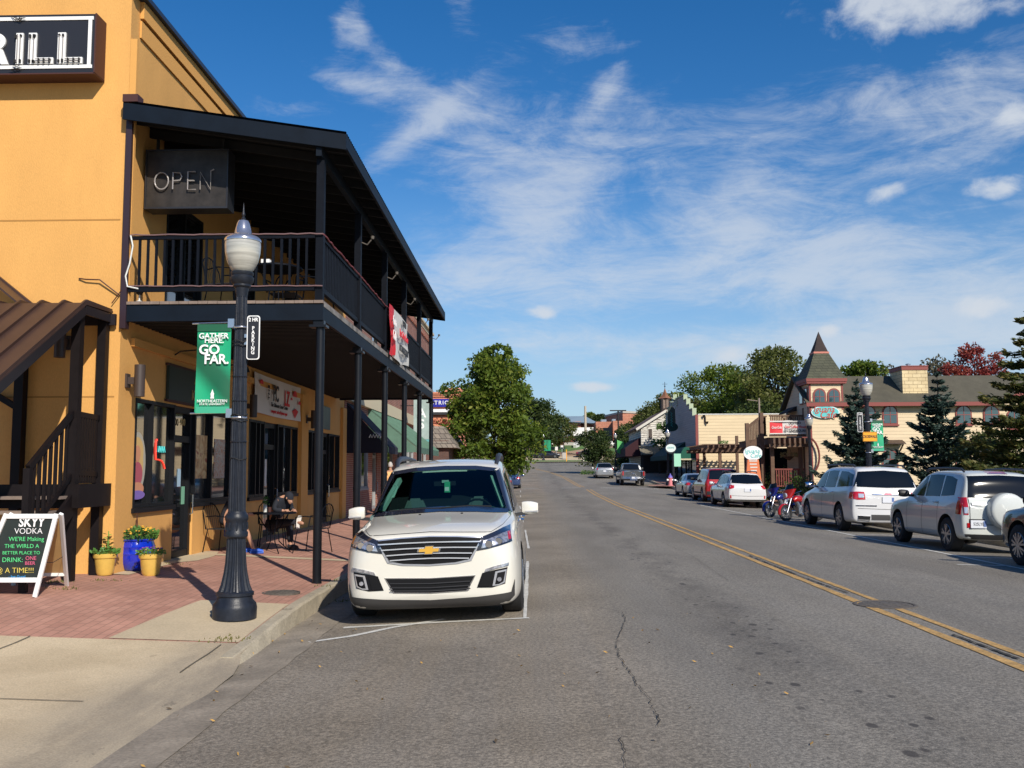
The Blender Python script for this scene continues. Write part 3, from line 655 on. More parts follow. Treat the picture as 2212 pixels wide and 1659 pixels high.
def frame_x(X, y0, y1, z0, z1, mulls, parent, transom=None, t=.052, d=.10, nm='window', glass='shop_glass', fm='window_frame', sill=True):
 mb = MB(); yy_ = [y0 + t / 2] + list(mulls) + [y1 - t / 2]
 for y in yy_: mb.box(X - d, X + .012, y - t / 2, y + t / 2, z0, z1)
 for a, c in zip(yy_, yy_[1:]):
  mb.box(X - d, X + .008, a + t / 2, c - t / 2, z0, z0 + t); mb.box(X - d, X + .008, a + t / 2, c - t / 2, z1 - t, z1)
  if transom: mb.box(X - d, X + .006, a + t / 2, c - t / 2, transom - t / 2, transom + t / 2)
 f = child(mb, nm, fm, parent)
 g = MB().box(X - .065, X - .055, y0 + .01, y1 - .01, z0 + .01, z1 - .01).build('pane', glass, f); 
 if sill:
  s = MB().box(X - .02, X + .05, y0 - .03, y1 + .03, z0 - .075, z0 - .003).build('sill', fm, f)
 return f
frame_x(WX, 13.78, 15.34, SILL, HEAD, [14.42], bld)
frame_x(WX, 16.26, 18.3, SILL, HEAD, [17.15], bld)
frame_x(WX, 19.4, 20.55, SILL, HEAD, [19.9, 20.2], bld)
frame_x(WX, 21.6, 23.45, SILL, HEAD, [22.1, 22.75], bld)
frame_x(WX, 24.35, 26.2, SILL, HEAD, [25.0, 25.6], bld)
frame_x(WX, 27.1, 28.6, SILL, HEAD, [27.8], bld)
for y in ((18.2, 19.6), (22.0, 23.4)): frame_x(WX, y[0], y[1], 4.9, 6.0, [sum(y) / 2], bld)
frame_x(WX, 14.75, 16.4, 4.14, 6.1, [15.55], bld, sill=False)
def door_x(X, y0, y1, z0, z1, parent, tz=2.22, fm='window_frame'):
 d = frame_x(X - .05, y0 + .003, y1 - .003, z0, z1, [], parent, transom=tz, nm='door', t=.11, sill=False, fm=fm)
 h = MB(); h.tube([(X + .02, y1 - .2, .95), (X + .07, y1 - .2, .97), (X + .07, y1 - .2, 1.28), (X + .02, y1 - .2, 1.3)], .013)
 h.build('handle', 'chrome', d); return d
d1 = door_x(WX, 15.34, 16.26, .25, HEAD, bld); door_x(WX, 20.55, 21.6, .26, HEAD, bld); door_x(WX, 26.2, 27.1, .27, HEAD, bld)
text('400', .17, 'dull_gold', d1, (WX - .10 + .053, 15.8, 2.50), (R(90), 0, R(90)), name='house_number')
def poster(name, label, cat, y0, y1, z0, z1, m, X=WX - .052):
 o = MB().box(X, X + .004, y0, y1, z0, z1).build(name, m); return tag(o, label, cat)
def photo_mat(name, cols, scale=3.0, dist=2.0):
 m = bpy.data.materials.new(name); m.use_nodes = True; MATS[name] = m; t = m.node_tree; b = t.nodes['Principled BSDF']; b.inputs['Roughness'].default_value = .35
 tcn = t.nodes.new('ShaderNodeTexCoord'); n = t.nodes.new('ShaderNodeTexNoise'); n.inputs['Scale'].default_value = scale; n.inputs['Distortion'].default_value = dist; n.inputs['Detail'].default_value = 3
 t.links.new(tcn.outputs['Object'], n.inputs['Vector']); r = t.nodes.new('ShaderNodeValToRGB'); r.color_ramp.interpolation = 'EASE'
 e = r.color_ramp.elements
 for i, c in enumerate(cols):
  p = .3 + .4 * i / (len(cols) - 1)
  el_ = e[i] if i < 2 else e.new(p); el_.position = p; el_.color = (*c, 1)
 t.links.new(n.outputs[0], r.inputs[0]); t.links.new(r.outputs[0], b.inputs['Base Color']); return m
photo_mat('food_print', [(.16, .05, .02), (.62, .32, .12), (.80, .56, .26), (.42, .07, .03)], 3.5, 1.5)
photo_mat('dish_print', [(.18, .08, .05), (.62, .54, .46), (.50, .18, .07), (.74, .72, .66)], 6, 2.5)
poster('window_poster', 'tall brown food poster inside the shop window right of the glass door', 'poster', 16.33, 17.05, 1.55, 2.32, 'food_print')
poster('window_poster', 'pale poster of round dishes inside the shop window by the lamp post', 'poster', 17.45, 18.05, 1.55, 2.28, 'dish_print')
o = thing('cutout_poster', 'oval window poster of a fair haired woman at the left edge of the shop window', 'poster', (WX - .05, 14.03, 0))
def oval(mb, cy_, cz, ry, rz, x=0, n=24, mi=0): mb.prism([(x, cy_ + ry * math.cos(2 * math.pi * i / n), cz + rz * math.sin(2 * math.pi * i / n)) for i in range(n)], (.004, 0, 0), mi)
o.scale = (1, 1.4, 1.12); o.location.z = -.22
q = MB(); oval(q, 0, 1.80, .21, .42); q.build('backing', mat('poster_pale', (.42, .40, .33), rough=.4), o)
q = MB(); oval(q, -.02, 1.95, .16, .20, .006); oval(q, -.1, 1.80, .07, .22, .005); oval(q, .07, 1.80, .07, .22, .0055); q.build('hair', mat('fair_hair', (.62, .42, .16), rough=.5), o)
q = MB(); oval(q, -.02, 1.93, .075, .11, .011); q.build('face', mat('print_skin', (.60, .27, .15), rough=.5), o)
q = MB(); oval(q, -.01, 1.66, .13, .16, .011); q.build('dress', mat('pink_print', (.42, .09, .12), rough=.5), o)
q = MB(); oval(q, 0, 1.46, .16, .09, .013); q.build('arms', 'print_skin', o)
q = MB(); oval(q, 0, 1.38, .19, .06, .015); q.build('cloth', mat('lilac_print', (.22, .14, .45), rough=.5), o)
ng = thing('neon_sign', 'small red and teal neon script sign glowing inside the first shop window', 'neon sign', (WX - .045, 14.85, 0))
q = MB(); q.tube([(0, -.12 + .03 * math.cos(a), 2.02 + .16 * math.sin(a)) for a in [x * .35 for x in range(3, 15)]] + [(0, .0, 1.86), (0, .12, 1.84), (0, .2, 1.78), (0, .24, 1.72)], .012, 6); q.build('tube', 'neon_red', ng)
q = MB(); q.tube([(0, -.05 + .035 * i, 1.98 + (.09 if i % 2 else 0)) for i in range(9)], .008, 6); q.build('tube', 'neon_teal', ng)
for i, (y, c) in enumerate(((15.85, (.35, .5, .62)), (16.05, (.2, .45, .3)))):
 poster('notice', ['pale blue notice stuck on the glass restaurant door', 'green edged notice stuck on the glass restaurant door'][i], 'notice', y - .07, y + .07, 1.42 - .3 * i, 1.72 - .3 * i, mat('notice%d' % i, c, rough=.5), X=WX - .098)
poster('notice', 'long white notice on the second glass door behind the iron table', 'notice', 20.95, 21.1, 1.35, 1.95, 'dirty_white', X=WX - .098)
s = thing('neon_sign', 'large black sign box with white neon outlined letters ending in RILL on the yellow wall', 'sign', (-7.5, 13.0, 0))
a = at(206, 40, 12.88); zt = at(206, 30, 12.88).z; zb = at(206, 156, 12.88).z; xr = a.x
def sloc(x): return x + 7.5
MB().box(sloc(-9.6), sloc(xr), -.12, .19, zb, zt).build('box', 'sign_dark', s)
q = MB(); xr_ = sloc(xr)
q.box(xr_ + .001, xr_ + .02, -.125, .19, zb - .01, zt + .01); q.box(sloc(-9.6), xr_ + .02, -.125, .19, zb - .02, zb - .001); q.build('side_panel', 'rust_red', s)
q = MB(); q.box(sloc(-9.6), xr_ - .02, -.135, -.121, zt - .09, zt - .04); q.box(sloc(-9.6), xr_ - .02, -.135, -.121, zb + .06, zb + .11); q.box(xr_ - .09, xr_ - .04, -.1352, -.1212, zb + .112, zt - .092); q.build('border', 'white_sign', s)
hL = at(180, 70, 12.86).z - at(180, 137, 12.86).z; zL = at(180, 137, 12.86).z
def X_(px): return at(px, 100, 12.86).x + 7.5
lt = MB(); yf0, yf1 = -.15, -.122
def lbox(x0, x1, z0, z1): lt.box(X_(x0), X_(x1), yf0, yf1, zL + z0 * hL, zL + z1 * hL)
for x in (35,): lbox(x, x + 15, 0, 1)
for x in (62, 125): lbox(x, x + 17, 0, 1); lbox(x + 17.2, x + 54, 0, .20)
lbox(-36, -20, 0, 1)                                # the R, cut by the picture's edge
xr0 = X_(-20) + .002
for i in range(12):
 a0, a1 = math.pi / 2 - math.pi * i / 12, math.pi / 2 - math.pi * (i + 1) / 12
 cx0, cz0, ro, ri = X_(-6), zL + hL * .74, hL * .26, hL * .10
 P4 = [(cx0 + ro * math.cos(a0), yf0, cz0 + ro * math.sin(a0)), (cx0 + ro * math.cos(a1), yf0, cz0 + ro * math.sin(a1)), (cx0 + ri * math.cos(a1), yf0, cz0 + ri * math.sin(a1)), (cx0 + ri * math.cos(a0), yf0, cz0 + ri * math.sin(a0))]
 lt.prism(P4, (0, yf1 - yf0, 0))
lt.box(xr0, X_(-6), yf0, yf1, zL + hL * .84, zL + hL); lt.box(xr0, X_(-6), yf0, yf1, zL + hL * .48, zL + hL * .64)
lt.prism([(X_(-9), yf0, zL + hL * .48), (X_(6), yf0, zL + hL * .48), (X_(20), yf0, zL), (X_(4), yf0, zL)], (0, yf1 - yf0, 0))
lt.build('lettering', 'white_sign', s)
tb = MB()
for x in (39, 45, 66, 74, 129, 137): tb.tube([(X_(x), -.165, zL + .04 * hL), (X_(x) + .004, -.172, zL + .5 * hL), (X_(x), -.165, zL + .95 * hL)], .008, 5)
for x in (62, 125): tb.tube([(X_(x + 17), -.17, zL + .06 * hL), (X_(x + 50), -.17, zL + .06 * hL), (X_(x + 52), -.17, zL + .13 * hL), (X_(x + 18), -.17, zL + .14 * hL)], .007, 5)
tb.build('neon_tube', 'tube_glass', s)
cl_ = MB()
for x in (35, 46, 66, 74, 76, 129, 137): cl_.box(X_(x) - .012, X_(x) + .012, -.175, -.151, zL + random.uniform(.8, .9) * hL, zL + .93 * hL); cl_.box(X_(x) - .012, X_(x) + .012, -.175, -.151, zL + .03 * hL, zL + random.uniform(.08, .14) * hL)
rr = random.Random(3)
for x0 in (85, 96, 108, 148, 160, 172): cl_.box(X_(x0), X_(x0) + .02, -.178, -.151, zL + .02 * hL, zL + .16 * hL)
for cx_, cz_ in ((38, zt - .06), (35, zb + .07)): cl_.tube([(X_(cx_ + rr.uniform(-16, 16)), -.16, cz_ + rr.uniform(-.05, .05)) for _ in range(12)], .006, 4)
cl_.build('wiring', 'black_flat', s)
bal = thing('balcony', 'two storey black timber and metal balcony with round columns along the yellow building', 'balcony', (-3.0, FY, 0))
def bc(mb, name, m, **k): return child(mb, name, m, bal, **k)
BX = -2.98; DK = 4.10; YE = 28.1; NB = 5; SP = (YE - FY) / NB
mb = MB(); mb.box(WX + .002, BX - .05, FY + .05, YE - .05, DK - .20, DK - .06); bc(mb, 'deck_frame', 'soffit')
mb = MB()
for i in range(100):
 y = FY + .15 + i * (YE - FY - .3) / 100; mb.box(WX + .02, BX - .08, y, y + .05, DK - .262, DK - .205)
bc(mb, 'joist', 'soffit')
mb = MB(); n = 21
for i in range(n):
 x0 = WX + .02 + (BX + .02 - WX) * i / n; mb.box(x0, x0 + (BX + .02 - WX) / n - .006, FY - .05 - random.uniform(0, .01), YE, DK - .058, DK - .018 + random.uniform(0, .003))
bc(mb, 'decking', 'deck_wood')
mb = MB(); mb.box(WX + .001, BX + .03, FY - .035, FY + .01, DK - .30, DK - .065); mb.box(BX - .015, BX + .03, FY + .011, YE, DK - .30, DK - .065); mb.box(WX + .1, BX - .016, YE - .04, YE, DK - .3, DK - .065)
bc(mb, 'fascia', mat('fascia_paint', (.004, .008, .015), spec=.15, rough=.55, var=.25, vscale=3))
mb = MB(); mb.box(BX + .032, BX + .036, FY + .02, YE, DK - .10, DK - .03); bc(mb, 'flashing', mat('worn_edge_wood', (.22, .20, .18), rough=.8, var=.6, vscale=4))
RW, RE = 6.78, 6.27; EX = -2.62; Y0, Y1 = FY - .18, YE + .35
mb = MB()
def roofz(x): return RW + (RE - RW) * (x - WX) / (EX - WX)
def corr(u, v):
 x = WX + (EX - WX) * u; y = Y0 + (Y1 - Y0) * v; return (x, y, roofz(x) + .205 + .018 * math.sin(y * 2 * math.pi / .10))
mb.grid(corr, 2, 700); bc(mb, 'roof', 'black_paint', fix=False)
mb = MB(); mb.grid(lambda u, v: (WX + (EX - .04 - WX) * v, Y0 + .06 + (Y1 - .1 - Y0) * u, roofz(WX + (EX - .04 - WX) * v) + .15 + (.02 if int(u * 300 + .5) % 2 else 0)), 300, 2); bc(mb, 'ceiling', 'soffit', fix=False)
for y in (Y0, Y1 - .04): bc(MB().prism([(WX + .001, y, roofz(WX) - .06), (EX, y, roofz(EX) - .04), (EX, y, roofz(EX) + .185), (WX + .001, y, roofz(WX) + .185)], (0, .04, 0)), 'bargeboard', 'fascia_paint')
mb = MB(); mb.box(EX - .04, EX, Y0 + .041, Y1 - .041, RE - .0, RE + .185); bc(mb, 'eave_board', 'fascia_paint')
mb = MB(); mb.box(-3.06, -2.98, Y0 + .05, Y1 - .05, 6.16, 6.32); bc(mb, 'beam', 'fascia_paint')
mb = MB()
for i in range(26):
 y = Y0 + .35 + i * .585; mb.prism([(WX + .01, y, roofz(WX) - .0), (EX - .05, y, roofz(EX) + .02), (EX - .05, y, roofz(EX) + .145), (WX + .01, y, roofz(WX) + .145)], (0, .04, 0))
bc(mb, 'rafter', 'soffit')
MB_ = MB().box(WX + .0, WX + .22, FY - .2, FY + .0, roofz(WX) + .19, roofz(WX) + .30); bc(MB_, 'roof_block', 'rust_red')
for k in range(NB + 1):
 y = FY + k * SP + (.05 if k == 0 else 0)
 mb = MB().box(-3.075, -2.965, y - .055, y + .055, DK - .02, 6.16); bc(mb, 'post', 'black_paint')
 gz = zwalk(-3.0, y)
 mb = MB(); mb.lathe([(.062, gz), (.062, DK - .40)], (-3.0, y, 0), 16); mb.lathe([(.07, gz), (.07, gz + .02)], (-3.0, y, 0), 16); mb.lathe([(.066, gz + 1.25), (.066, gz + 1.28)], (-3.0, y, 0), 16)
 mb.box(-3.14, -2.90, y - .1, y + .1, DK - .40, DK - .365); mb.box(-3.09, -2.94, y - .06, y + .06, DK - .364, DK - .301)
 bc(mb, 'column', mat('column_paint', (.006, .007, .010), spec=.3, rough=.35, var=.2, vscale=5) if k == 0 else 'column_paint', smooth=True)
 if k: 
  mb = MB(); mb.tube([(-2.96, y, 5.66), (-2.86, y, 5.62), (-2.78, y, 5.72)], .012, 6); mb.lathe([(.0, 0), (.03, .0), (.035, .05), (.0, .06)], (-2.77, y, 5.72), 10); bc(mb, 'spotlight', 'cast_iron', smooth=True)
mb = MB().box(WX + .003, WX + .09, FY - .06, FY + .06, DK - .4, roofz(WX) + .0); bc(mb, 'wall_post', mat('red_black_paint', (.03, .015, .02), rough=.4))
RT, RB = 5.04, 4.30
mb = MB(); mb.box(WX + .095, -3.08, FY - .03, FY + .02, RT - .05, RT); mb.box(WX + .095, -3.08, FY - .03, FY + .02, RB - .07, RB)
nb_ = 22
for i in range(1, nb_):
 x = WX + .12 + (-3.08 - WX - .12) * i / nb_; mb.box(x - .016, x + .016, FY - .021, FY + .011, RB + .001, RT - .051)
bc(mb, 'railing', 'black_paint')
for k in range(NB):
 ya, yb = FY + k * SP + .07, FY + (k + 1) * SP - .06
 mb = MB(); mb.box(-3.05, -2.99, ya, yb, RT - .05, RT); mb.box(-3.05, -2.99, ya, yb, RB - .07, RB)
 n = 25
 for i in range(n):
  y = ya + .05 + (yb - ya - .1) * i / (n - 1); mb.box(-3.036, -3.004, y - .016, y + .016, RB + .001, RT - .051)
 bc(mb, 'railing', 'black_paint')
def sag(a, b_, n, s_): return [(a[0] + (b_[0] - a[0]) * i / n, a[1] + (b_[1] - a[1]) * i / n, a[2] + (b_[2] - a[2]) * i / n + random.uniform(-s_, s_)) for i in range(n + 1)]
q = MB(); q.tube(sag((WX + .1, FY - .04, RT + .012), (-2.96, FY - .04, RT + .008), 30, .006), .011, 6); q.tube(sag((WX + .1, FY - .04, RB + .01), (-2.96, FY - .04, RB - .01), 30, .006), .010, 6)
tag(q.build('rope_light', 'dull_rope', smooth=True), 'dull reddish rope light tied along the front balcony rail', 'rope light')
q = MB(); q.tube(sag((-2.97, FY - .02, RT + .012), (-2.97, FY + 9, RT + .008), 60, .012), .013, 6)
tag(q.build('rope_light', 'pink_rope', smooth=True), 'pinkish red rope light tied along the street side balcony rail', 'rope light')
q = MB(); q.tube([(WX + .12, FY - .05, RT), (WX + .16, FY - .06, RT - .15), (WX + .12, FY - .05, RT - .4), (WX + .07, FY - .06, RB + .15), (WX + .10, FY - .06, RB), (WX + .25, FY - .04, RB - .03)], .012, 6)
tag(q.build('power_cable', 'dirty_white', smooth=True), 'white cable hanging down the left end of the balcony rail', 'cable')
q = MB(); q.tube([(WX - .02, FY - .03, 4.18), (WX - .3, FY - .06, 4.40), (WX - .5, FY - .05, 4.41), (WX - .62, FY - .02, 4.43)], .010, 6); q.tube([(WX - .12, FY - .05, 4.06), (WX + .02, FY - .06, 4.25)], .008, 5)
tag(q.build('wall_bracket_wire', 'rust_red'), 'thin rusty wire sticking out from the yellow wall left of the balcony', 'wire')
a0, a1 = at(319, 327, 13.75), at(489, 446, 13.75)
s = thing('open_sign', 'dark metal box sign with unlit OPEN neon lettering hanging under the balcony roof', 'sign', ((a0.x + a1.x) / 2, 13.75, (a0.z + a1.z) / 2))
w_, h_ = (a1.x - a0.x) / 2, (a0.z - a1.z) / 2
MB().box(-w_, w_, 0, .28, -h_, h_).build('box', 'grille_mesh', s)
q = MB(); q.box(-w_ - .02, w_ + .02, -.02, .30, -h_ - .03, -h_ - .001); q.box(-w_ - .02, w_ + .02, -.02, .30, h_ + .001, h_ + .02); q.box(w_ + .001, w_ + .02, -.02, .3, -h_, h_); q.box(-w_ - .02, -w_ - .001, -.02, .3, -h_, h_); q.build('frame', 'sign_dark', s)
q = MB()
def nt_(pts, z0=-.02): q.tube([(x * w_, -.045, z * h_) for x, z in pts], .011, 6)
nt_([(-.60 + .17 * math.cos(t_), -.10 + .30 * math.sin(t_)) for t_ in [k * .35 for k in range(19)]])
nt_([(-.32, -.40), (-.32, .20), (-.14, .18), (-.10, .05), (-.14, -.08), (-.30, -.10)])
nt_([(.24, .22), (.05, .22), (.05, -.42), (.26, -.42)]); nt_([(.05, -.10), (.22, -.10)]); nt_([(.36, -.42), (.36, .20), (.62, -.42), (.62, .24), (.70, .30)])
q.build('neon_tube', 'tube_glass', s, smooth=True)
q = MB()
for x in (-.5, .5): q.box(x - .02, x + .02, .1, .14, h_ + .021, h_ + .22)
q.build('hanger', 'black_flat', s)
def wall_light(x, y, z, label, rz=0, h=.46, r=.075):
 o = thing('wall_light', label, 'wall light', (x, y, z), rz, 'cylinder wall lights')
 MB().lathe([(r, -h / 2), (r, h / 2)], (.19, 0, 0), 20).build('shade', mat('light_bronze', (.05, .035, .03), rough=.5) if 'light_bronze' not in MATS else 'light_bronze', o, smooth=True)
 q = MB(); q.box(.02, .12, -.03, .03, -.05, .05); q.box(.002, .03, -.06, .06, -.10, .10); q.build('bracket', 'light_bronze', o)
 return o
wall_light(WX, 13.45, 2.98, 'brown cylinder wall light at the corner above the first shop window')
wall_light(WX, 19.05, 3.0, 'dark cylinder wall light between the lamp post and the white banner')
wall_light(WX + .09, 24.0, 3.0, 'dark cylinder wall light right of the white banner')
wall_light(-6.62, FY, 3.5, 'dark cylinder wall light behind the stair post', R(-90))
s = thing('shop_sign', 'dark green wooden shop sign with gold lettering AZAR above the first door', 'sign', (WX + .01, 16.35, 3.1))
MB().box(0, .05, -1.45, 1.3, -.27, .27).build('board', 'sign_green', s); MB().box(-.005, .045, -1.49, 1.34, -.31, -.272).box(-.005, .045, -1.49, 1.34, .272, .31).build('frame', 'rust_red', s)
text("AZAR'S", .24, 'dull_gold', s, (.056, .05, .14), (R(90), 0, R(90)), off=.002); text('Mediterranean', .10, 'dull_gold', s, (.056, .05, -.0), (R(90), 0, R(90)), shear=.3); text('KITCHEN', .24, 'dull_gold', s, (.056, .05, -.14), (R(90), 0, R(90)), off=.002)
def gooseneck(y, label):
 o = thing('sign_lamp', label, 'sign lamp', (WX, y, 3.62), 0, 'arm lamps over the shop sign')
 q = MB(); q.tube([(0, 0, -.1), (.15, 0, .0), (.45, 0, .02), (.55, 0, -.02)], .012, 6); q.build('arm', 'black_flat', o)
 MB().lathe([(.10, -.12), (.06, -.02), (.02, .0)], (.56, 0, 0), 12).build('lamp_shade', 'black_flat', o, smooth=True)
gooseneck(15.1, 'left black arm lamp above the green shop sign'); gooseneck(17.2, 'right black arm lamp above the green shop sign')
s = thing('cloth_banner', 'white cloth banner reading THE PC LZ with red parachutes on the yellow wall', 'banner', (WX + .04, 21.5, 3.34))
def wav(u, v): return (.02 + .02 * math.sin(u * 9 + v * 3) * (1 - abs(2 * v - 1) * .4), -2.0 + 4.0 * u, -.42 + .84 * v + .02 * math.sin(u * math.pi) * (-1))
MB().grid(wav, 24, 8).build('cloth', mat('pc_cloth', (.66, .63, .58), rough=.8), s, smooth='all')
RX = (R(90), 0, R(90))
text('PC', .50, 'black_print', s, (.055, -.42, .06), RX, off=.01, sx=.8); text('LZ', .50, 'red_print', s, (.055, .55, .02), RX, off=.01, sx=.8)
text('THE', .18, 'black_print', s, (.055, -1.0, .06), (R(90), R(-90), R(90)), off=.004)
text('The Ultimate Game Center', .13, 'black_print', s, (.055, -.1, -.19), RX, shear=.2); text('computer and cell phone repair', .12, 'red_print', s, (.055, -.1, -.33), RX, shear=.1, sx=.9)
for (y, z, r_) in ((-1.55, .20, .13), (1.3, .14, .20), (1.75, -.02, .12), (.98, .04, .08)):
 MB().prism([(.05, y + r_ * math.cos(a_), z + r_ * .75 * math.sin(a_)) for a_ in [math.pi * k / 8 for k in range(9)]], (.004, 0, 0)).build('parachute', 'red_print', s)
q = MB(); q.prism([(.05, 1.05, -.22), (.05, 1.35, -.14), (.05, 1.62, -.20), (.05, 1.32, -.38)], (.006, 0, 0)); q.build('emblem', 'red_print', s)
tag(MB().box(WX + .005, WX + .04, 26.2, 27.1, 2.86, 3.5).build('hanging_sign', mat('teal_dark', (.02, .06, .06), rough=.4)), 'dark teal panel sign over the last shop door', 'sign')
s = thing('vinyl_banner', 'crumpled red and white vinyl banner tied to the balcony railing', 'banner', (-2.93, 20.5, 4.58))
def wv(y0, y1): return lambda u, v: (.03 + .035 * math.sin(u * 7 + v * 5) * (1.2 - v), y0 + (y1 - y0) * u, -.52 + 1.04 * v - .05 * (1 - v) * math.sin(u * 5))
MB().grid(wv(-1.40, -.75), 6, 8).build('logo_panel', 'red_print', s, smooth='all'); MB().grid(wv(-.75, 1.40), 16, 8).build('cloth', 'banner_cloth', s, smooth='all')
text('VOTED', .18, 'black_print', s, (.09, .4, .35), RX, off=.004); text('Best Coffee House', .24, 'red_print', s, (.09, .35, .08), RX, off=.002, shear=.2, sx=.75); text('IN TAHLEQUAH', .2, 'black_print', s, (.09, .35, -.25), RX, off=.006)
text('Coca\nCola', .3, 'white_sign', s, (.09, -1.08, .05), RX, off=.002, shear=.3, sx=.8); 
def iron_chair(label, loc, rz, group='black iron chairs'):
 o = thing('iron_chair', label, 'chair', loc, rz, group); m = 'black_paint'
 q = MB(); q.box(-.22, .22, -.22, .22, .435, .445)
 for i in range(8): x = -.2 + i * .057; q.box(x - .003, x + .003, -.22, .22, .446, .452)
 q.build('seat', mat('mesh_seat', (.02, .02, .022), rough=.6) if 'mesh_seat' not in MATS else 'mesh_seat', o)
 q = MB(); arc = [(-.24, .22, .44), (-.24, .27, .70)] + [(-.24 * math.cos(math.pi * k / 8), .29 + .03 * math.sin(math.pi * k / 8), .70 + .20 * math.sin(math.pi * k / 8)) for k in range(1, 8)] + [(.24, .27, .70), (.24, .22, .44)]
 q.tube(arc, .011, 6)
 for k in range(-3, 4): q.tube([(k * .06, .225, .45), (k * .06, .30, .70 + .19 * math.sqrt(max(0, 1 - (k / 4) ** 2)))], .004, 4)
 q.build('backrest', m, o)
 for sx in (-1, 1):
  q = MB(); q.tube([(sx * .23, .23, .66), (sx * .29, .0, .68), (sx * .28, -.2, .66), (sx * .24, -.22, .45)], .011, 6); q.build('armrest', m, o)
  for sy in (-1, 1): q = MB(); q.tube([(sx * .21, sy * .2, .44), (sx * .25, sy * .27, .0)], .010, 6); q.build('leg', m, o)
 return o
def iron_table(label, loc, r=.42):
 o = thing('iron_table', label, 'table', loc)
 MB().lathe([(r, .705), (r, .73)], n=28).build('tabletop', 'black_paint', o, smooth=True)
 for k in range(4):
  a = k * math.pi / 2 + .6; c, s_ = math.cos(a), math.sin(a); q = MB(); q.tube([(c * r * .7, s_ * r * .7, .70), (c * .10, s_ * .10, .40), (c * .12, s_ * .12, .2), (c * r * .8, s_ * r * .8, .0)], .011, 6); q.build('leg', 'black_paint', o)
 return o
tz = zwalk(-4.7, 17.4)
iron_table('round black iron table on the pavement under the balcony', (-4.75, 17.35, tz))
iron_chair('black iron chair left of the pavement table, behind the lamp post', (-5.5, 16.9, tz + .02), R(75))
iron_chair('black iron chair right of the pavement table with a white shoe on it', (-4.05, 17.5, tz - .02), R(-105))
iron_chair('black iron chair against the yellow wall behind the pavement table', (-5.0, 18.2, tz + .02), R(20))
o = thing('condiment_holder', 'small holder with a green plant and a jar on the pavement table', 'holder', (-4.9, 17.45, tz + .73))
MB().lathe([(.035, 0), (.035, .12)], (-.03, 0, 0), 12).build('jar', 'dirty_white', o, smooth=True); MB().lathe([(.03, 0), (.03, .09)], (.05, .02, 0), 12).build('jar', 'rust_red', o, smooth=True)
q = MB()
for i in range(50):
 a = random.uniform(0, 6.28); r_ = random.uniform(.01, .07); z = random.uniform(.12, .26); q.add([(r_ * math.cos(a) - .03, r_ * math.sin(a), z), (r_ * math.cos(a) + .02 - .03, r_ * math.sin(a) + .01, z + .02), (r_ * math.cos(a) - .03, r_ * math.sin(a) + .02, z + .035)], [(0, 1, 2)])
q.build('sprig', 'leaf_plain', o, fix=False)
dz_ = DK - .015
iron_table('round black iron table on the balcony deck with white napkins', (-3.95, 14.35, dz_), .40)
iron_chair('black iron chair left of the balcony table', (-4.7, 14.3, dz_), R(80)); iron_chair('black iron chair right of the balcony table by the corner post', (-3.4, 14.5, dz_), R(-60)); iron_chair('black iron chair behind the balcony table', (-4.0, 15.1, dz_), R(0))
q = MB(); q.box(-4.15, -4.02, 14.2, 14.3, dz_ + .735, dz_ + .84); q.grid(lambda u, v: (-4.0 + .25 * u, 14.15 + .2 * v, dz_ + .74 + .05 * (1 - u) * abs(math.sin(v * 5 + 1))), 6, 6)
tag(q.build('napkin', 'white_sign', fix=False), 'crumpled white napkins lying on the balcony table', 'napkins')
tag(MB().box(-4.65, -4.5, 14.6, 14.75, dz_, dz_ + .12).build('red_box', 'red_print', bevel=.01), 'small red box on the balcony floor', 'box')
o = thing('flood_lamp', 'small white flood lamp at the left foot of the balcony rail', 'lamp', (WX + .22, FY + .08, dz_)); q = MB(); q.lathe([(.03, 0), (.05, .02), (.012, .04), (.012, .12)], n=10); q.build('stand', 'dirty_white', o, smooth=True); MB().lathe([(.03, .12), (.09, .22), (.085, .24)], n=14).build('lamp_head', 'black_flat', o, smooth=True)
st = thing('outdoor_stair', 'dark brown timber stair with ribbed metal roof against the yellow wall', 'stair', (-6.4, 11.9, 0))
def sc(mb, name, m, **k): return child(mb, name, m, st, **k)
XA, XB = -6.05, -7.2; YA, YB = 12.35, 13.10
for i, (x, y, w) in enumerate(((XA, YA, .12), (XA, YB, .12), (XB, YA, .12), (XB, YB, .13))):
 q = MB(); q.box(x - w / 2, x + w / 2, y - w / 2, y + w / 2, zwalk(x, y), 3.80 if y == YA else 3.84); sc(q, 'post', 'brown_paint')
LZ = 1.50
q = MB(); q.box(XB + .07, XA - .063, YA - .02, YB + .04, LZ - .05, LZ); sc(q, 'landing', 'deck_wood')
q = MB(); q.box(XA + .12, XA + .16, YA - .12, YB + .06, LZ - .30, LZ + .01); q.box(XB, XA + .119, YA - .12, YA - .08, LZ - .30, LZ + .01); sc(q, 'landing_beam', 'brown_paint')
q = MB()
for zt_ in (LZ + .16, 2.44): q.beam((XA, YA + .06, zt_), (XA, YB - .06, zt_ - .02), .045, .07)
for i in range(8):
 y = YA + .13 + (YB - YA - .26) * i / 7; q.box(XA - .02, XA + .02, y - .02, y + .02, LZ + .02, 2.41)
sc(q, 'railing', 'brown_paint')
sl_ = .66
def sz(y, z): return z + (y - YA) * sl_
q = MB(); yb = YA - 1.1
q.box(XA - .04, XA + .04, yb - .04, yb + .04, zwalk(XA, yb), sz(yb, 2.44))
q.beam((XA, YA - .06, sz(YA, 2.44)), (XA, yb, sz(yb, 2.44)), .05, .08); q.beam((XA, YA - .06, sz(YA, LZ + .12)), (XA, yb, sz(yb, LZ + .12)), .05, .07)
for i in range(1, 8):
 y = YA - .06 - i * .13; q.box(XA - .018, XA + .018, y - .018, y + .018, sz(y, LZ + .1), sz(y, 2.42))
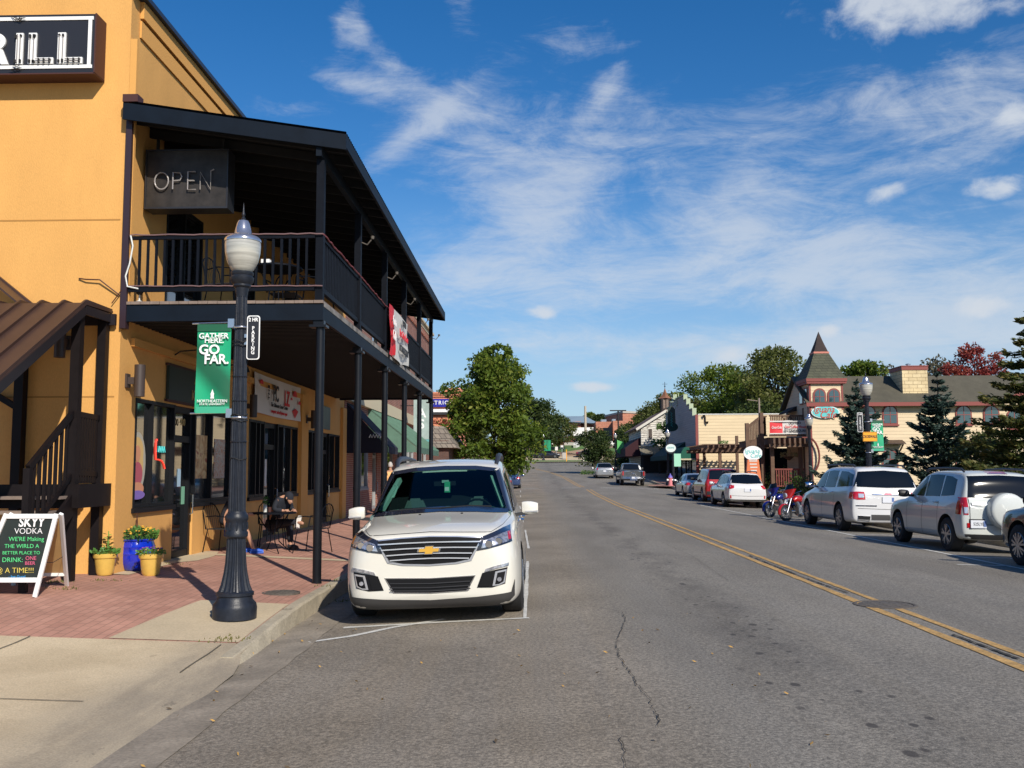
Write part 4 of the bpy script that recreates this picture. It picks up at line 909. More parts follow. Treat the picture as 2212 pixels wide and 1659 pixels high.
sc(q, 'railing', 'brown_paint')
for x_ in (XA + .045, XB): sc(MB().beam((x_, YA, LZ - .20), (x_, YA - 1.1, LZ - .2 - 1.1 * sl_), .04, .26), 'stringer', 'brown_paint')
q = MB()
for i in range(4): y = YA - .1 - i * .26; z = LZ - .14 - i * .178; q.box(XB + .03, XA + .02, y - .26, y, z - .04, z)
sc(q, 'tread', 'deck_wood')
q = MB(); q.beam((XB, YB, 2.55), (XB - 1.6, YB, 3.5), .05, .08); sc(q, 'brace', 'brown_paint')
zr_ = 3.90
def rz_(y): return zr_ - max(0, YA + .02 - y) * .62
q = MB(); XL, XRr = XB - .3, XA + .10
q.prism([(XL, YB + .06, zr_ + .02), (XL, YA + .02, zr_), (XL, YA - 2.4, rz_(YA - 2.4)), (XL, YA - 2.4, rz_(YA - 2.4) + .03), (XL, YA + .02, zr_ + .03), (XL, YB + .06, zr_ + .05)], (XRr - XL, 0, 0))
for i in range(6):
 x = XRr - .02 - i * .30; q.beam((x, YA + .02, zr_ + .045), (x, YA - 2.4, rz_(YA - 2.4) + .045), .03, .05); q.box(x - .015, x + .015, YA + .03, YB + .05, zr_ + .03, zr_ + .075)
sc(q, 'roof', 'brown_metal')
q = MB(); q.beam((XRr - .02, YA - .0, zr_ - .07), (XRr - .02, YA - 2.4, rz_(YA - 2.4) - .07), .035, .13); q.beam((XRr - .02, YA + .02, zr_ - .07), (XRr - .02, YB + .09, zr_ - .06), .035, .12); q.beam((XL, YA, zr_ - .10), (XRr - .05, YA, zr_ - .10), .05, .12); q.box(XL, XRr + .06, YB - .0, YB + .05, zr_ - .16, zr_ + .0)
sc(q, 'roof_beam', mat('dark_brown_steel', (.022, .018, .022), rough=.4, metal=.3))
q = MB(); q.prism([(XB - .6, YB - .9, 4.05), (XB - .6, YB + .1, 4.35), (XB - .6, YB + .1, 4.40), (XB - .6, YB - .9, 4.10)], (-3, 0, 0)); q.prism([(XB - .55, YB - .05, 3.98), (XB - .55, YB, 4.02), (XB - 1.9, YB, 5.0), (XB - 1.9, YB - .05, 4.96)], (.04, .0, .0)); 
u = MB(); u.beam((-6.98, YB - .05, 3.93), (-7.9, YB - .05, 4.66), .06, .10); u.prism([(-7.02, YB - .5, 3.96), (-7.02, YB, 3.96), (-8.2, YB, 4.92), (-8.2, YB - .5, 4.92)], (0, 0, .03)); sc(u, 'upper_roof', 'brown_metal')
def flutes(n_per):                      # 64 columns, every 4th pair cut in
 return lambda z, j: (1.0 if (j % 4) < 2 else .88)
def lamp_post(label, loc, rz=0.0):
 o = thing('street_lamp', label, 'street lamp', loc, rz, 'ornamental street lamps')
 q = MB(); q.lathe([(.232, 0), (.235, .12), (.225, .16), (.19, .20), (.185, .24), (.20, .25), (.20, .28), (.17, .30)], n=48); q.build('base', 'iron', o, smooth=True)
 q = MB(); q.lathe([(.185, .28), (.155, .36), (.128, .48), (.112, .60), (.104, .75), (.100, .86)], n=64, flute=flutes(0), cap=False)
 q.lathe([(.104, .86), (.122, .88), (.124, .92), (.112, .94), (.114, 1.04), (.124, 1.06), (.124, 1.10), (.104, 1.13), (.094, 1.15)], n=32, cap=False)
 for k in range(10):
  a = k * 2 * math.pi / 10; c, s_ = math.cos(a) * .115, math.sin(a) * .115
  q.tube([(c, s_, .95), (c * 1.04, s_ * 1.04, .99), (c, s_, 1.03)], .010, 5)
 q.build('pedestal', 'iron', o, smooth=True)
 q = MB(); q.lathe([(.094, 1.12), (.084, 2.0), (.070, 3.0), (.060, 3.58)], n=64, flute=flutes(0), cap=False)
 for z in (1.9, 2.35, 2.62): q.lathe([(.086 - .014 * (z - 1.9), z), (.092 - .014 * (z - 1.9), z + .008), (.086 - .014 * (z - 1.9), z + .016)], n=32, cap=False)
 q.build('shaft', 'iron', o, smooth=True)
 q = MB(); q.lathe([(.060, 3.52), (.075, 3.62), (.098, 3.64), (.098, 3.66), (.125, 3.69), (.13, 3.74), (.115, 3.76), (.125, 3.78), (.125, 3.80), (.10, 3.81)], n=32); q.build('collar', 'iron', o, smooth=True)
 q = MB(); q.lathe([(.095, 3.80), (.125, 3.83), (.17, 3.92), (.192, 4.02), (.198, 4.10), (.194, 4.15)], n=40, flute=lambda z, j: 1 + .008 * (j % 2), cap=True); q.build('lens', 'lens_globe', o, smooth=True)
 q = MB(); q.lathe([(.202, 4.145), (.204, 4.165), (.19, 4.19), (.17, 4.205), (.13, 4.215), (.10, 4.24), (.085, 4.30), (.07, 4.36), (.055, 4.39), (.02, 4.40)], n=36); q.build('cap', 'cap_metal', o, smooth=True)
 q = MB(); q.lathe([(.02, 4.395), (.024, 4.42), (.010, 4.44), (.022, 4.46), (.012, 4.49), (.006, 4.56), (.001, 4.60)], n=12); q.build('finial', 'iron', o, smooth=True)
 return o
LX, LY = at(507, 1318, 10.35).x, 10.35
lz = zwalk(LX, LY)
lp = lamp_post('near fluted dark street lamp on the concrete slab, with a clear glass globe', (LX, LY, lz))
LK = (at(519, 438, LY).z - lz) / 4.60; lp.scale = (1.0, 1.0, LK)
def on_lamp(z): return lz + z * LK
q = MB()
for a, z, s_ in ((1.3, .07, .05), (4.6, .05, .04), (3.9, .06, .05)):
 pass
def banner(loc, w, h, parentlabel, side=-1, k=1.0, group='green university banners'):
 """hangs beside a lamp; local x runs from the lamp outwards (side)"""
 o = thing('street_banner', parentlabel, 'banner', loc, 0, group)
 q = MB()
 for z in (h + .02, .0): MB().tube([(side * .10 * k, 0, z + .012), (side * (w + .17) * k, 0, z)], .010 * k, 6).build('rod', 'aluminium', o, smooth=True)
 q = MB()
 for z in (h + .02, .0): q.box(side * .07, side * .14, -.03, .03, z - .05, z + .05); q.lathe([(.086, z - .06), (.09, z - .05), (.086, z - .04)], n=24, cap=False)
 q.build('bracket', 'aluminium', o)
 x0, x1 = side * (w + .105), side * .105
 if x0 > x1: x0, x1 = x1, x0
 def cl(u, v): return (x0 + (x1 - x0) * u + .015 * (1 - v) * (1 - u) * -1, -.012 + .010 * math.sin(u * 6) * math.sin(v * 7), .01 + h * v)
 q = MB(); q.grid(cl, 14, 24, 0); q.build('cloth', 'banner_print', o, smooth='all')
 MB().grid(lambda u, v: (x0 + (x1 - x0) * u, -.026, h * .93 + h * .08 * v), 6, 2).build('sleeve', 'green_banner_dark', o, fix=False); MB().grid(lambda u, v: (x0 + (x1 - x0) * u, -.026, .0 + h * .075 * v), 6, 2).build('sleeve', 'sleeve_light', o, fix=False)
 cx_ = (x0 + x1) / 2; y = -.034
 text('GATHER', w * .23, 'white_sign', o, (cx_, y, h * .872), off=w * .004, name='lettering'); text('HERE.', w * .23, 'white_sign', o, (cx_ + w * .02, y, h * .822), off=w * .004)
 text('GO', w * .40, 'white_sign', o, (cx_ - w * .12, y, h * .715), off=w * .010); text('FAR.', w * .40, 'white_sign', o, (cx_ + w * .1, y, h * .605), off=w * .010, sx=.95)
 text('NORTHEASTERN', w * .128, 'white_sign', o, (cx_, y, h * .135), off=0, sx=.92); text('STATE UNIVERSITY', w * .075, 'white_sign', o, (cx_, y, h * .10), off=w * .001, space=1.2)
 q = MB(); e = w * .045; z0 = h * .165
 q.box(cx_ - e * 1.2, cx_ + e * 1.2, y - .002, y + .002, z0, z0 + e * .8); q.box(cx_ - e, cx_ + e, y - .0025, y + .0015, z0 + e * .9, z0 + e * 2.8); q.box(cx_ - e * 1.3, cx_ + e * 1.3, y - .002, y + .002, z0 + e * 2.85, z0 + e * 3.2)
 q.prism([(cx_ - e, y, z0 + e * 3.25), (cx_ + e, y, z0 + e * 3.25), (cx_, y, z0 + e * 6.2)], (0, .003, 0)); q.build('emblem', 'white_sign', o)
 return o
m = mat('banner_print', (.006, .26, .12), rough=.55); t = m.node_tree; b = t.nodes['Principled BSDF']
def nd(ty): return t.nodes.new(ty)
tcn = nd('ShaderNodeTexCoord'); sp = nd('ShaderNodeSeparateXYZ'); t.links.new(tcn.outputs['Object'], sp.inputs[0])
def mth(op, a, c=None):
 n = nd('ShaderNodeMath'); n.operation = op
 for i, v in enumerate((a, c)):
  if v is None: continue
  if isinstance(v, (int, float)): n.inputs[i].default_value = v
  else: t.links.new(v, n.inputs[i])
 return n.outputs[0]
f = mth('ADD', mth('MULTIPLY', mth('ABSOLUTE', mth('SUBTRACT', mth('ADD', sp.outputs[2], mth('MULTIPLY', sp.outputs[0], 1.1)), .12)), 2.4), .0)
dots = mth('MULTIPLY', mth('SINE', mth('MULTIPLY', mth('ADD', sp.outputs[0], sp.outputs[2]), 220)), mth('SINE', mth('MULTIPLY', mth('SUBTRACT', sp.outputs[0], sp.outputs[2]), 220)))
r = nd('ShaderNodeMapRange'); t.links.new(mth('ADD', f, mth('MULTIPLY', dots, .10)), r.inputs['Value']); r.inputs['From Min'].default_value = .25; r.inputs['From Max'].default_value = .75
mx = nd('ShaderNodeMix'); mx.data_type = 'RGBA'; t.links.new(r.outputs[0], mx.inputs[0]); mx.inputs[6].default_value = (.003, .10, .045, 1); mx.inputs[7].default_value = (.006, .34, .16, 1); t.links.new(mx.outputs[2], b.inputs['Base Color'])
mat('sleeve_light', (.04, .36, .21), rough=.55)
pT, pB = at(452, 703, LY), at(452, 893, LY)
banner((LX, LY, pB.z), .375, pT.z - pB.z, 'green university banner GATHER HERE GO FAR hanging left of the near lamp post', -1)
q = MB()
for z in (on_lamp(2.20), on_lamp(2.14), on_lamp(1.72), on_lamp(3.02), on_lamp(2.98)):
 q.tube([(LX + .090 * math.cos(k * .524), LY + .090 * math.sin(k * .524), z + .015 * math.sin(k * 1.7)) for k in range(12)], .006, 5, closed=True)
tag(q.build('wire_binding', 'black_flat'), 'black wires wound around the near lamp post', 'wire')
def parking_sign(loc, h, w, label, group='parking signs'):
 o = thing('parking_sign', label, 'sign', loc, 0, group)
 def rr_(w_, h_, r, y0, y1, q, mi=0):
  pts = []
  for (cx_, cz_, a0) in ((w_ / 2 - r, h_ / 2 - r, 0), (-w_ / 2 + r, h_ / 2 - r, 90), (-w_ / 2 + r, -h_ / 2 + r, 180), (w_ / 2 - r, -h_ / 2 + r, 270)):
   for k in range(5): a = R(a0 + 22.5 * k); pts.append((cx_ + r * math.cos(a), y0, cz_ + r * math.sin(a)))
  q.prism(pts, (0, y1 - y0, 0), mi)
 q = MB(); rr_(w, h, w * .2, .0, .006, q); q.build('border', 'white_sign', o)
 q = MB(); rr_(w - .022, h - .022, w * .17, -.003, -.0005, q); q.build('plate', 'sign_dark', o)
 text('2 HR', w * .40, 'white_sign', o, (0, -.006, h * .40), off=.0015, sx=.85); text('P\nA\nR\nK\nI\nN\nG', w * .40, 'white_sign', o, (0, -.006, -h * .07), off=.0015, line=.78, sx=.9)
 for z in (.02, -.06): MB().box(-w / 2 - .03, -w / 2 + .01, .007, .02, z - .02, z + .02).build('bracket', 'aluminium', o)
 return o
c = at(547, 729, LY - .06); h_ = at(547, 681, LY - .06).z - at(547, 776, LY - .06).z; w_ = at(560.5, 729, LY - .06).x - at(532.5, 729, LY - .06).x
parking_sign((c.x, LY - .06, c.z), h_, w_, 'tall narrow 2 HR PARKING sign on the near lamp post')
sb = thing('sandwich_board', 'white framed chalkboard A-stand with SKYY VODKA and coloured chalk writing', 'sandwich board', (0, 0, 0))
SY = 9.95
p0 = gpt(75, 1317, .07); 
fx0, fx1 = -6.02, -5.02
BL, BR = Vector((fx0, 9.45, zwalk(fx0, 9.5))), Vector((at(72, 1300, 9.45).x + .02, 9.45, zwalk(-5, 9.5)))
topY = 10.98; TR = Vector((at(127, 1110, topY).x, topY, at(127, 1110, topY).z)); TLx = TR.x - (BR.x - BL.x) * .0 - .62
TR = at(122, 1110, topY); TL = at(14, 1110, topY); BR = gpt(74, 1317, .08); BR = Vector((BR[0], BR[1], zwalk(*BR))); BL = BR + (TL - TR) * 1.24 + Vector((-.02, 0, 0)); BL.z = BR.z
BR2 = gpt(143, 1298, .06); BR2 = Vector((BR2[0], BR2[1], zwalk(*BR2))); BL2 = BR2 + (TL - TR) * 1.15; BL2.z = BR2.z
def leg(a, b_, name='leg', w=.05, m_='white_paint', t_=.03):
 q = MB(); q.beam(a, b_, w, t_, up=(0, -1, .2)); return q.build(name, m_, sb, bevel=.003)
leg(TL, BL); leg(TR, BR); leg(TR + Vector((.03, .05, 0)), BR2); leg(TL + Vector((.03, .05, 0)), BL2)
q = MB(); q.beam(TL + Vector((-.02, 0, -.028)), TR + Vector((.02, 0, -.028)), .03, .055, up=(0, 0, 1)); q.build('top_rail', 'white_paint', sb, bevel=.003)
def fp(u, v, off=0.0):                # u 0..1 left-right, v 0..1 bottom-top on the front panel
 lo = BL.lerp(BR, u); hi = TL.lerp(TR, u); p = lo.lerp(hi, v); n = (BR - BL).cross(TL - BL).normalized()
 if n.y > 0: n = -n
 return p + n * off
v0 = .205
q = MB(); q.beam(fp(.03, v0), fp(.97, v0), .03, .055, up=(0, 0, 1)); q.build('bottom_rail', 'white_paint', sb, bevel=.003)
q = MB(); q.add([fp(.02, v0, -.005), fp(.98, v0, -.005), fp(.98, .97, -.005), fp(.02, .97, -.005)], [(0, 1, 2, 3)]); q.add([fp(.02, v0, -.015), fp(.98, v0, -.015), fp(.98, .97, -.015), fp(.02, .97, -.015)], [(3, 2, 1, 0)]); q.build('chalkboard', 'chalkboard', sb, fix=False)
def bp_(u, v): lo = BL2.lerp(BR2, u); hi = (TL + Vector((.03, .05, 0))).lerp(TR + Vector((.03, .05, 0)), u); return lo.lerp(hi, v)
q = MB(); q.add([bp_(.02, .18), bp_(.98, .18), bp_(.98, .97), bp_(.02, .97)], [(0, 1, 2, 3)]); q.build('back_panel', 'plywood', sb, fix=False)
q = MB(); q.beam(bp_(.03, .17), bp_(.97, .17), .03, .05); q.build('bottom_rail', 'white_paint', sb, bevel=.003)
q = MB(); a_, b_ = fp(.97, .42), bp_(.97, .42); q.tube([a_, (a_ + b_) / 2 + Vector((0, 0, -.04)), b_], .004, 5); q.build('chain', 'black_flat', sb)
ux = (BR - BL).normalized(); uz = (fp(.5, 1) - fp(.5, 0)).normalized(); un = ux.cross(uz)
rotm = Matrix((ux, uz, un)).transposed()
def chalk(s, size, m_, u, v, off=0.0, sx=1.0, shear=0.0, al='CENTER'):
 o = text(s, size, m_, sb, fp(u, v, .004), rotm.to_euler(), ext=.0008, off=off, sx=sx, shear=shear, align=al)
 return o
chalk('SKYY', .145, 'chalk_white', .56, .895, .004, .9, .12); chalk('VODKA', .095, 'chalk_white', .56, .79, -.001)
chalk("WE'RE Making", .070, 'chalk_green', .57, .695); chalk('THE WIRLD A', .066, 'chalk_green', .53, .61); chalk('BETTER PLACE TO', .054, 'chalk_green', .56, .53)
chalk('DRINK:', .076, 'chalk_green', .45, .445); chalk('ONE', .062, 'chalk_pink', .76, .465); chalk('BEER', .056, 'chalk_pink', .77, .405)
chalk('@ A TIME!!!', .088, 'chalk_yellow', .55, .318, -.001); chalk('- Joe Gural', .045, 'chalk_blue', .62, .245)
def pot(label, loc, prof, m_, cat='flower pot', name='flower_pot'):
 o = thing(name, label, cat, loc); MB().lathe(prof, n=32).build('pot', m_, o, smooth=True); top = prof[-1]
 MB().lathe([(0.001, top[1] - .03), (top[0] - .01, top[1] - .03)], n=20, cap=False).build('soil', 'soil', o, fix=False); return o
def foliage(o, r, z0, h, n, seed, leaf=.03, name='foliage', m_='leaf_plain', spread=1.3):
 rr = random.Random(seed); q = MB()
 for i in range(n):
  a = rr.uniform(0, 6.28); k = math.sqrt(rr.random()); zz_ = z0 + h * rr.random() * (1 - .4 * k); x, y = r * spread * k * math.cos(a), r * spread * k * math.sin(a)
  d = Vector((math.cos(a) * k + rr.uniform(-.5, .5), math.sin(a) * k + rr.uniform(-.5, .5), rr.uniform(.1, 1))).normalized(); s_ = leaf * rr.uniform(.6, 1.4); w = d.orthogonal().normalized() * s_ * .35; p = Vector((x, y, zz_))
  q.add([p, p + d * s_ * .5 + w, p + d * s_, p + d * s_ * .5 - w], [(0, 1, 2, 3)])
 return q.build(name, m_, o, fix=False)
def flowers(o, r, z0, h, n, seed, m_, s_=.014, spread=1.25):
 rr = random.Random(seed); q = MB()
 for i in range(n):
  a = rr.uniform(0, 6.28); k = math.sqrt(rr.random()); c_ = Vector((r * spread * k * math.cos(a), r * spread * k * math.sin(a), z0 + h * rr.uniform(.35, 1) * (1 - .35 * k))); e = s_ * rr.uniform(.7, 1.3)
  q.lathe([(.002, -e * .4), (e, 0), (e * .7, e * .5), (.002, e * .6)], c_, 6)
 return q.build('flowers', m_, o, smooth=True)
def gp3(px, py): p = gpt(px, py, .12); z = zwalk(*p); p = gpt(px, py, z); return (p[0], p[1], zwalk(*p))
mat('leaf_green', (.07, .17, .03), rough=.5); mat('leaf_light', (.16, .30, .06), rough=.5)
L1 = gp3(285, 1232); L1 = (L1[0], L1[1] + .12, L1[2])
o = pot('large glossy cobalt blue flower pot with yellow flowers', L1, [(.17, 0), (.22, .03), (.262, .12), (.270, .2), (.268, .24), (.275, .25), (.268, .26), (.262, .33), (.268, .345), (.258, .36), (.24, .42), (.262, .44), (.262, .455), (.235, .46)], 'blue_glaze')
foliage(o, .22, .43, .20, 900, 1, .045, m_='leaf_green'); flowers(o, .22, .47, .19, 90, 2, 'flower_yellow', .017)
q = MB(); q.tube([(-.03, 0, .45), (0, 0, .83), (.03, 0, .45)], .004, 4); q.tube([(0, -.03, .45), (0, 0, .83), (0, .03, .45)], .004, 4); q.build('trellis', 'rust_red', o)
YP = [(.115, 0), (.14, .04), (.165, .22), (.172, .26), (.190, .27), (.195, .285), (.195, .325), (.185, .335), (.165, .335)]
L2 = gp3(219, 1243); L2 = (L2[0], L2[1] + .10, L2[2]); L3 = gp3(319, 1241); L3 = (L3[0], L3[1] + .10, L3[2])
o = pot('small yellow flower pot with a tall leafy plant left of the blue pot', L2, [(r * .82, z * .88) for r, z in YP], 'yellow_glaze')
foliage(o, .13, .28, .08, 160, 5, .05, m_='leaf_green')
rr = random.Random(8); q = MB()
for i in range(13):
 a = i * 2.4; z = .30 + i * .021; p = Vector((.03 + .01 * math.cos(a), 0, z)); d = Vector((math.cos(a), math.sin(a), .55)).normalized(); s_ = .12 - i * .003; w = d.cross(Vector((0, 0, 1))).normalized() * s_ * .28
 q.add([p, p + d * s_ * .5 + w, p + d * s_ + Vector((0, 0, -.02)), p + d * s_ * .5 - w], [(0, 1, 2, 3)])
q.tube([(.03, 0, .27), (.035, 0, .60)], .007, 5); q.build('leafy_stem', 'leaf_light', o, fix=False)
o = pot('small yellow flower pot with purple pansies right of the blue pot', L3, [(r * .86, z * .9) for r, z in YP], 'yellow_glaze')
foliage(o, .14, .28, .10, 260, 6, .035, m_='leaf_green'); flowers(o, .13, .30, .12, 22, 7, 'flower_purple', .018); flowers(o, .13, .30, .10, 6, 9, 'flower_yellow', .014)
brick('red_brick', (.27, .075, .045), (.20, .055, .04), (.32, .25, .20), msize=.010)
brick('tan_brick', (.40, .17, .10), (.33, .13, .08), (.42, .33, .26), msize=.010)
bb = thing('brick_building', 'two storey red brick building with dark and green awnings beyond the yellow restaurant', 'building', (WX, 29.4, 0))
mb = MB(); h2 = [(31.0, 33.6, 1.1, 2.7), (34.6, 35.6, .3, 2.7), (36.6, 39.6, 1.1, 2.7), (41, 42.2, .3, 2.7), (43.5, 46.5, 1.1, 2.7), (48, 52, 1.1, 2.7)]
h2 += [(31 + k * 3.2, 32.2 + k * 3.2, 5.4, 7.4) for k in range(7)]
wall_grid(mb, 'x', WX, WX - .25, 29.4, 54.2, -.1, 9.3, h2); mb.box(-16, WX - .25, 29.4, 29.6, -.1, 9.3); mb.box(-16, WX - .25, 54.0, 54.2, -.1, 9.3); child(mb, 'wall', 'red_brick', bb)
mb = MB(); mb.box(WX - .2, WX + .12, 29.35, 54.25, 9.301, 9.5); mb.box(WX + .003, WX + .22, 29.35, 54.25, 9.501, 9.62); mb.box(WX + .003, WX + .16, 29.4, 54.2, 3.9, 4.35); child(mb, 'cornice', mat('cream_stone', (.55, .47, .32), rough=.8), bb)
mb = MB()
for k in range(78): mb.box(WX + .003, WX + .10, 29.5 + k * .32, 29.66 + k * .32, 9.0, 9.28)
child(mb, 'dentils', 'red_brick', bb)
mb = MB().box(-16, WX - .26, 29.61, 53.99, 9.0, 9.1); child(mb, 'roof', 'black_flat', bb)
for h in h2:
 if h[3] - h[2] > 1.9 and h[2] > 5: frame_x(WX, h[0], h[1], h[2], h[3], [], bb, transom=6.4)
 elif h[2] > 1: frame_x(WX, h[0], h[1], h[2], h[3], [(h[0] + h[1]) / 2], bb, fm=mat('grey_frame', (.28, .29, .29), rough=.6) if 'grey_frame' not in MATS else 'grey_frame')
 else: door_x(WX, h[0], h[1], h[2], h[3], bb, fm='grey_frame')
def awning(name, label, y0, y1, zt, zo, xo, m_, parent_x=WX, ribs=0, trim=None):
 o = thing(name, label, 'awning', (parent_x, y0, 0)); dx = xo - parent_x; q = MB()
 q.prism([(.004, 0, zt), (dx, 0, zo), (dx, 0, zo - .22), (dx - .02, 0, zo - .22), (dx - .02, 0, zo - .02), (.004, 0, zt - .03)], (0, y1 - y0, 0))
 q.prism([(.004, .004, zt - .04), (dx - .03, .004, zo - .02), (dx - .03, .004, zo - .2), (.004, .004, zo - .2)], (0, .01, 0)); q.build('canopy', m_, o)
 if ribs:
  q = MB()
  for k in range(ribs + 1): y = (y1 - y0) * k / ribs; q.beam((.01, y, zt + .02), (dx, y, zo + .02), .03, .03)
  q.build('rib', m_, o)
 return o
mat('navy_canvas', (.006, .008, .022), rough=.85); mat('green_metal', (.10, .19, .14), rough=.5, metal=.2, var=.15)
o = awning('awning', 'dark navy canvas awning with white script just past the yellow building', 29.7, 31.7, 3.85, 2.45, -4.5, 'navy_canvas')
MB().tube([(.72 + .5 * k / 11, -.01, 2.78 + .05 * (1 if k % 2 else -1)) for k in range(12)], .018, 5).build('script_mark', 'white_sign', o)
awning('awning', 'pale green ribbed metal awning on the brick building', 33.6, 41.6, 3.95, 2.55, -4.1, 'green_metal', ribs=20)
o = thing('blade_sign', 'pale vertical blade sign with white letters hanging from the brick building', 'sign', (-4.9, 41.9, 0))
MB().box(-.36, .33, 0, .12, 3.1, 4.9).build('board', mat('pale_sign', (.30, .38, .36), rough=.5, var=.2, vscale=3), o)
text('A\nS', .58, 'white_sign', o, (0, -.004, 4.0), off=.01, line=.85)
q = MB(); q.prism([(.36 * math.cos(math.pi + math.pi * k / 10), .0, 3.09 + .25 * math.sin(math.pi + math.pi * k / 10)) for k in range(11)], (0, .12, 0)); q.build('lower_disc', mat('aqua', (.12, .36, .36), rough=.5), o)
q = MB(); q.beam((-.95, .06, 4.6), (-.37, .06, 4.6), .04, .04); q.build('arm', 'black_flat', o)
sh = thing('shingle_shop', 'low shop with weathered grey shake mansard canopy over a dark brick front', 'building', (-4.6, 55.5, 0))
def shx(mb, n, m_, **k): return child(mb, n, m_, sh, **k)
mat('shake', (.19, .16, .13), rough=.95, var=.3); brick('shake', (.27, .225, .18), (.17, .145, .12), (.05, .04, .035), bw=.32, bh=.30, msize=.02, bump=.8); brick('dark_brick', (.12, .05, .035), (.09, .04, .03), (.10, .08, .07))
zR = rise(56)
mb = MB(); wall_grid(mb, 'y', 55.6, 55.8, -14, -4.9, -.1 + zR, 3.4 + zR, []); mb.box(-5.1, -4.9, 55.8, 66, zR, 3.4); shx(mb, 'wall', 'dark_brick')
mb = MB(); z1_, z2_ = at(985, 967, 55.5).z, at(960, 921, 56.5).z; x1_ = at(986, 967, 55.3).x
mb.prism([(-14, 55.3, z1_), (x1_, 55.3, z1_), (x1_ - .85, 56.3, z2_), (-14, 56.3, z2_)], (0, .03, 0)); mb.add([(x1_, 55.3, z1_), (x1_, 66, z1_), (x1_ - .85, 65.2, z2_), (x1_ - .85, 56.3, z2_)], [(0, 1, 2, 3)]); mb.add([(-14, 56.3, z2_), (x1_ - .85, 56.3, z2_), (x1_ - .85, 65.2, z2_), (-14, 65.2, z2_)], [(0, 1, 2, 3)]); mb.add([(-14, 55.35, z1_), (x1_, 55.35, z1_), (x1_, 66, z1_), (-14, 66, z1_)], [(3, 2, 1, 0)])
shx(mb, 'roof', 'shake', fix=False)
oz = thing('orange_store', 'salmon orange rendered store with stepped cornice and a blue DISTRICT sign', 'building', (-5.9, 72, 0))
def ox(mb, n, m_, **k): return child(mb, n, m_, oz, **k)
mat('salmon', (.62, .235, .13), rough=.9, var=.05)
xr1 = at(985, 900, 72).x; zt_ = at(980, 862, 72).z
mb = MB(); mb.box(-20, xr1, 72, 84, 0, zt_); ox(mb, 'wall', 'salmon')
mb = MB()
for k in range(4): mb.box(-20, xr1 + .12 + k * .10, 71.88 - k * .08, 84, zt_ + .004 + k * .13, zt_ + .126 + k * .13)
mb.box(xr1 - .9, xr1 + .45, 71.5, 73.5, zt_ + .53, zt_ + .80); ox(mb, 'cornice', 'salmon')
a0, a1 = at(908, 862, 71.8), at(972, 879, 71.8)
mb = MB(); mb.box(a0.x - 2, a1.x, 71.75, 71.9, a1.z, a0.z); s_ = ox(mb, 'sign_board', mat('sign_blue', (.02, .02, .28), rough=.4))
text('DISTRICT', .42, 'white_sign', oz, ((a0.x + a1.x) / 2 + .25 + 5.9, -.27, (a0.z + a1.z) / 2), off=.006, space=1.25)
a0, a1 = at(908, 884, 71.8), at(975, 893, 71.8)
mb = MB(); mb.box(a0.x - 2, a1.x, 71.7, 71.99, a1.z + .1, a0.z); ox(mb, 'ledge', 'white_sign')
mb = MB(); mb.box(a0.x - 2, a1.x, 71.72, 71.98, a1.z - .1, a1.z + .098); ox(mb, 'ledge_painted_shade', 'black_print')  # black strip in place of the shade under the ledge
mat('tyre', (.018, .018, .019), rough=.85, bump=.2, bscale=60); mat('wheel_alloy', (.42, .43, .45), rough=.28, metal=.8); mat('trim_black', (.018, .018, .02), rough=.55)
mat('under_black', (.008, .008, .009), rough=.9); mat('car_glass', (.004, .007, .013), rough=.06, spec=.22); mat('lamp_red', (.42, .008, .012), rough=.12, coat=1, spec=.8); mat('lamp_clear', (.62, .63, .66), rough=.12, coat=1, metal=.5)
mat('lamp_dark', (.02, .022, .035), rough=.1, coat=1); mat('plate_white', (.62, .64, .68), rough=.4); mat('amber', (.6, .2, .02), rough=.2, coat=1); mat('plate_blue', (.1, .16, .35), rough=.5)
def paint(name, col, metal=0.0, rough=.28): return mat(name, col, rough=rough, metal=metal, coat=1.0, spec=.5)
paint('pearl_white', (.68, .65, .57)); paint('white_car', (.62, .62, .62)); paint('cream_white', (.55, .57, .54)); paint('dark_red', (.35, .012, .015), .3); paint('silver', (.40, .41, .42), .7, .3)
paint('grey_truck', (.12, .125, .13), .6, .3); paint('blue_car', (.012, .035, .12), .4); paint('black_car', (.008, .009, .014), .3); paint('maroon', (.05, .010, .015), .3)
def subdiv_mesh(mb, name, mats, lv=2, cuts=None):
 o = mb.build(name, mats); md = o.modifiers.new('s', 'SUBSURF'); md.levels = lv; md.render_levels = lv
 helpers = []
 dg = bpy.context.evaluated_depsgraph_get(); me = bpy.data.meshes.new_from_object(o.evaluated_get(dg)); o.modifiers.clear(); old = o.data; o.data = me; bpy.data.meshes.remove(old)
 if cuts:
  for (c, r, w) in cuts:
   q = MB(); n = 40; x0, x1 = w
   vs = [(x, c[0] + r * math.cos(2 * math.pi * k / n), c[1] + r * math.sin(2 * math.pi * k / n)) for x in (x0, x1) for k in range(n)]
   q.add(vs, [tuple(range(n)), tuple(range(2 * n - 1, n - 1, -1))] + [(k, k + n, (k + 1) % n + n, (k + 1) % n) for k in range(n)], 1)
   cu = q.build('cutter', mats); helpers.append(cu); bmod = o.modifiers.new('b', 'BOOLEAN'); bmod.operation = 'DIFFERENCE'; bmod.object = cu; bmod.solver = 'EXACT'
  dg = bpy.context.evaluated_depsgraph_get(); dg.update(); me = bpy.data.meshes.new_from_object(o.evaluated_get(dg)); o.modifiers.clear(); o.data = me
  for h in helpers: bpy.data.objects.remove(h)
 me = o.data; me.polygons.foreach_set('use_smooth', [True] * len(me.polygons))
 try: me.set_sharp_from_angle(angle=R(50))
 except Exception: pass
 me.name = name; return o
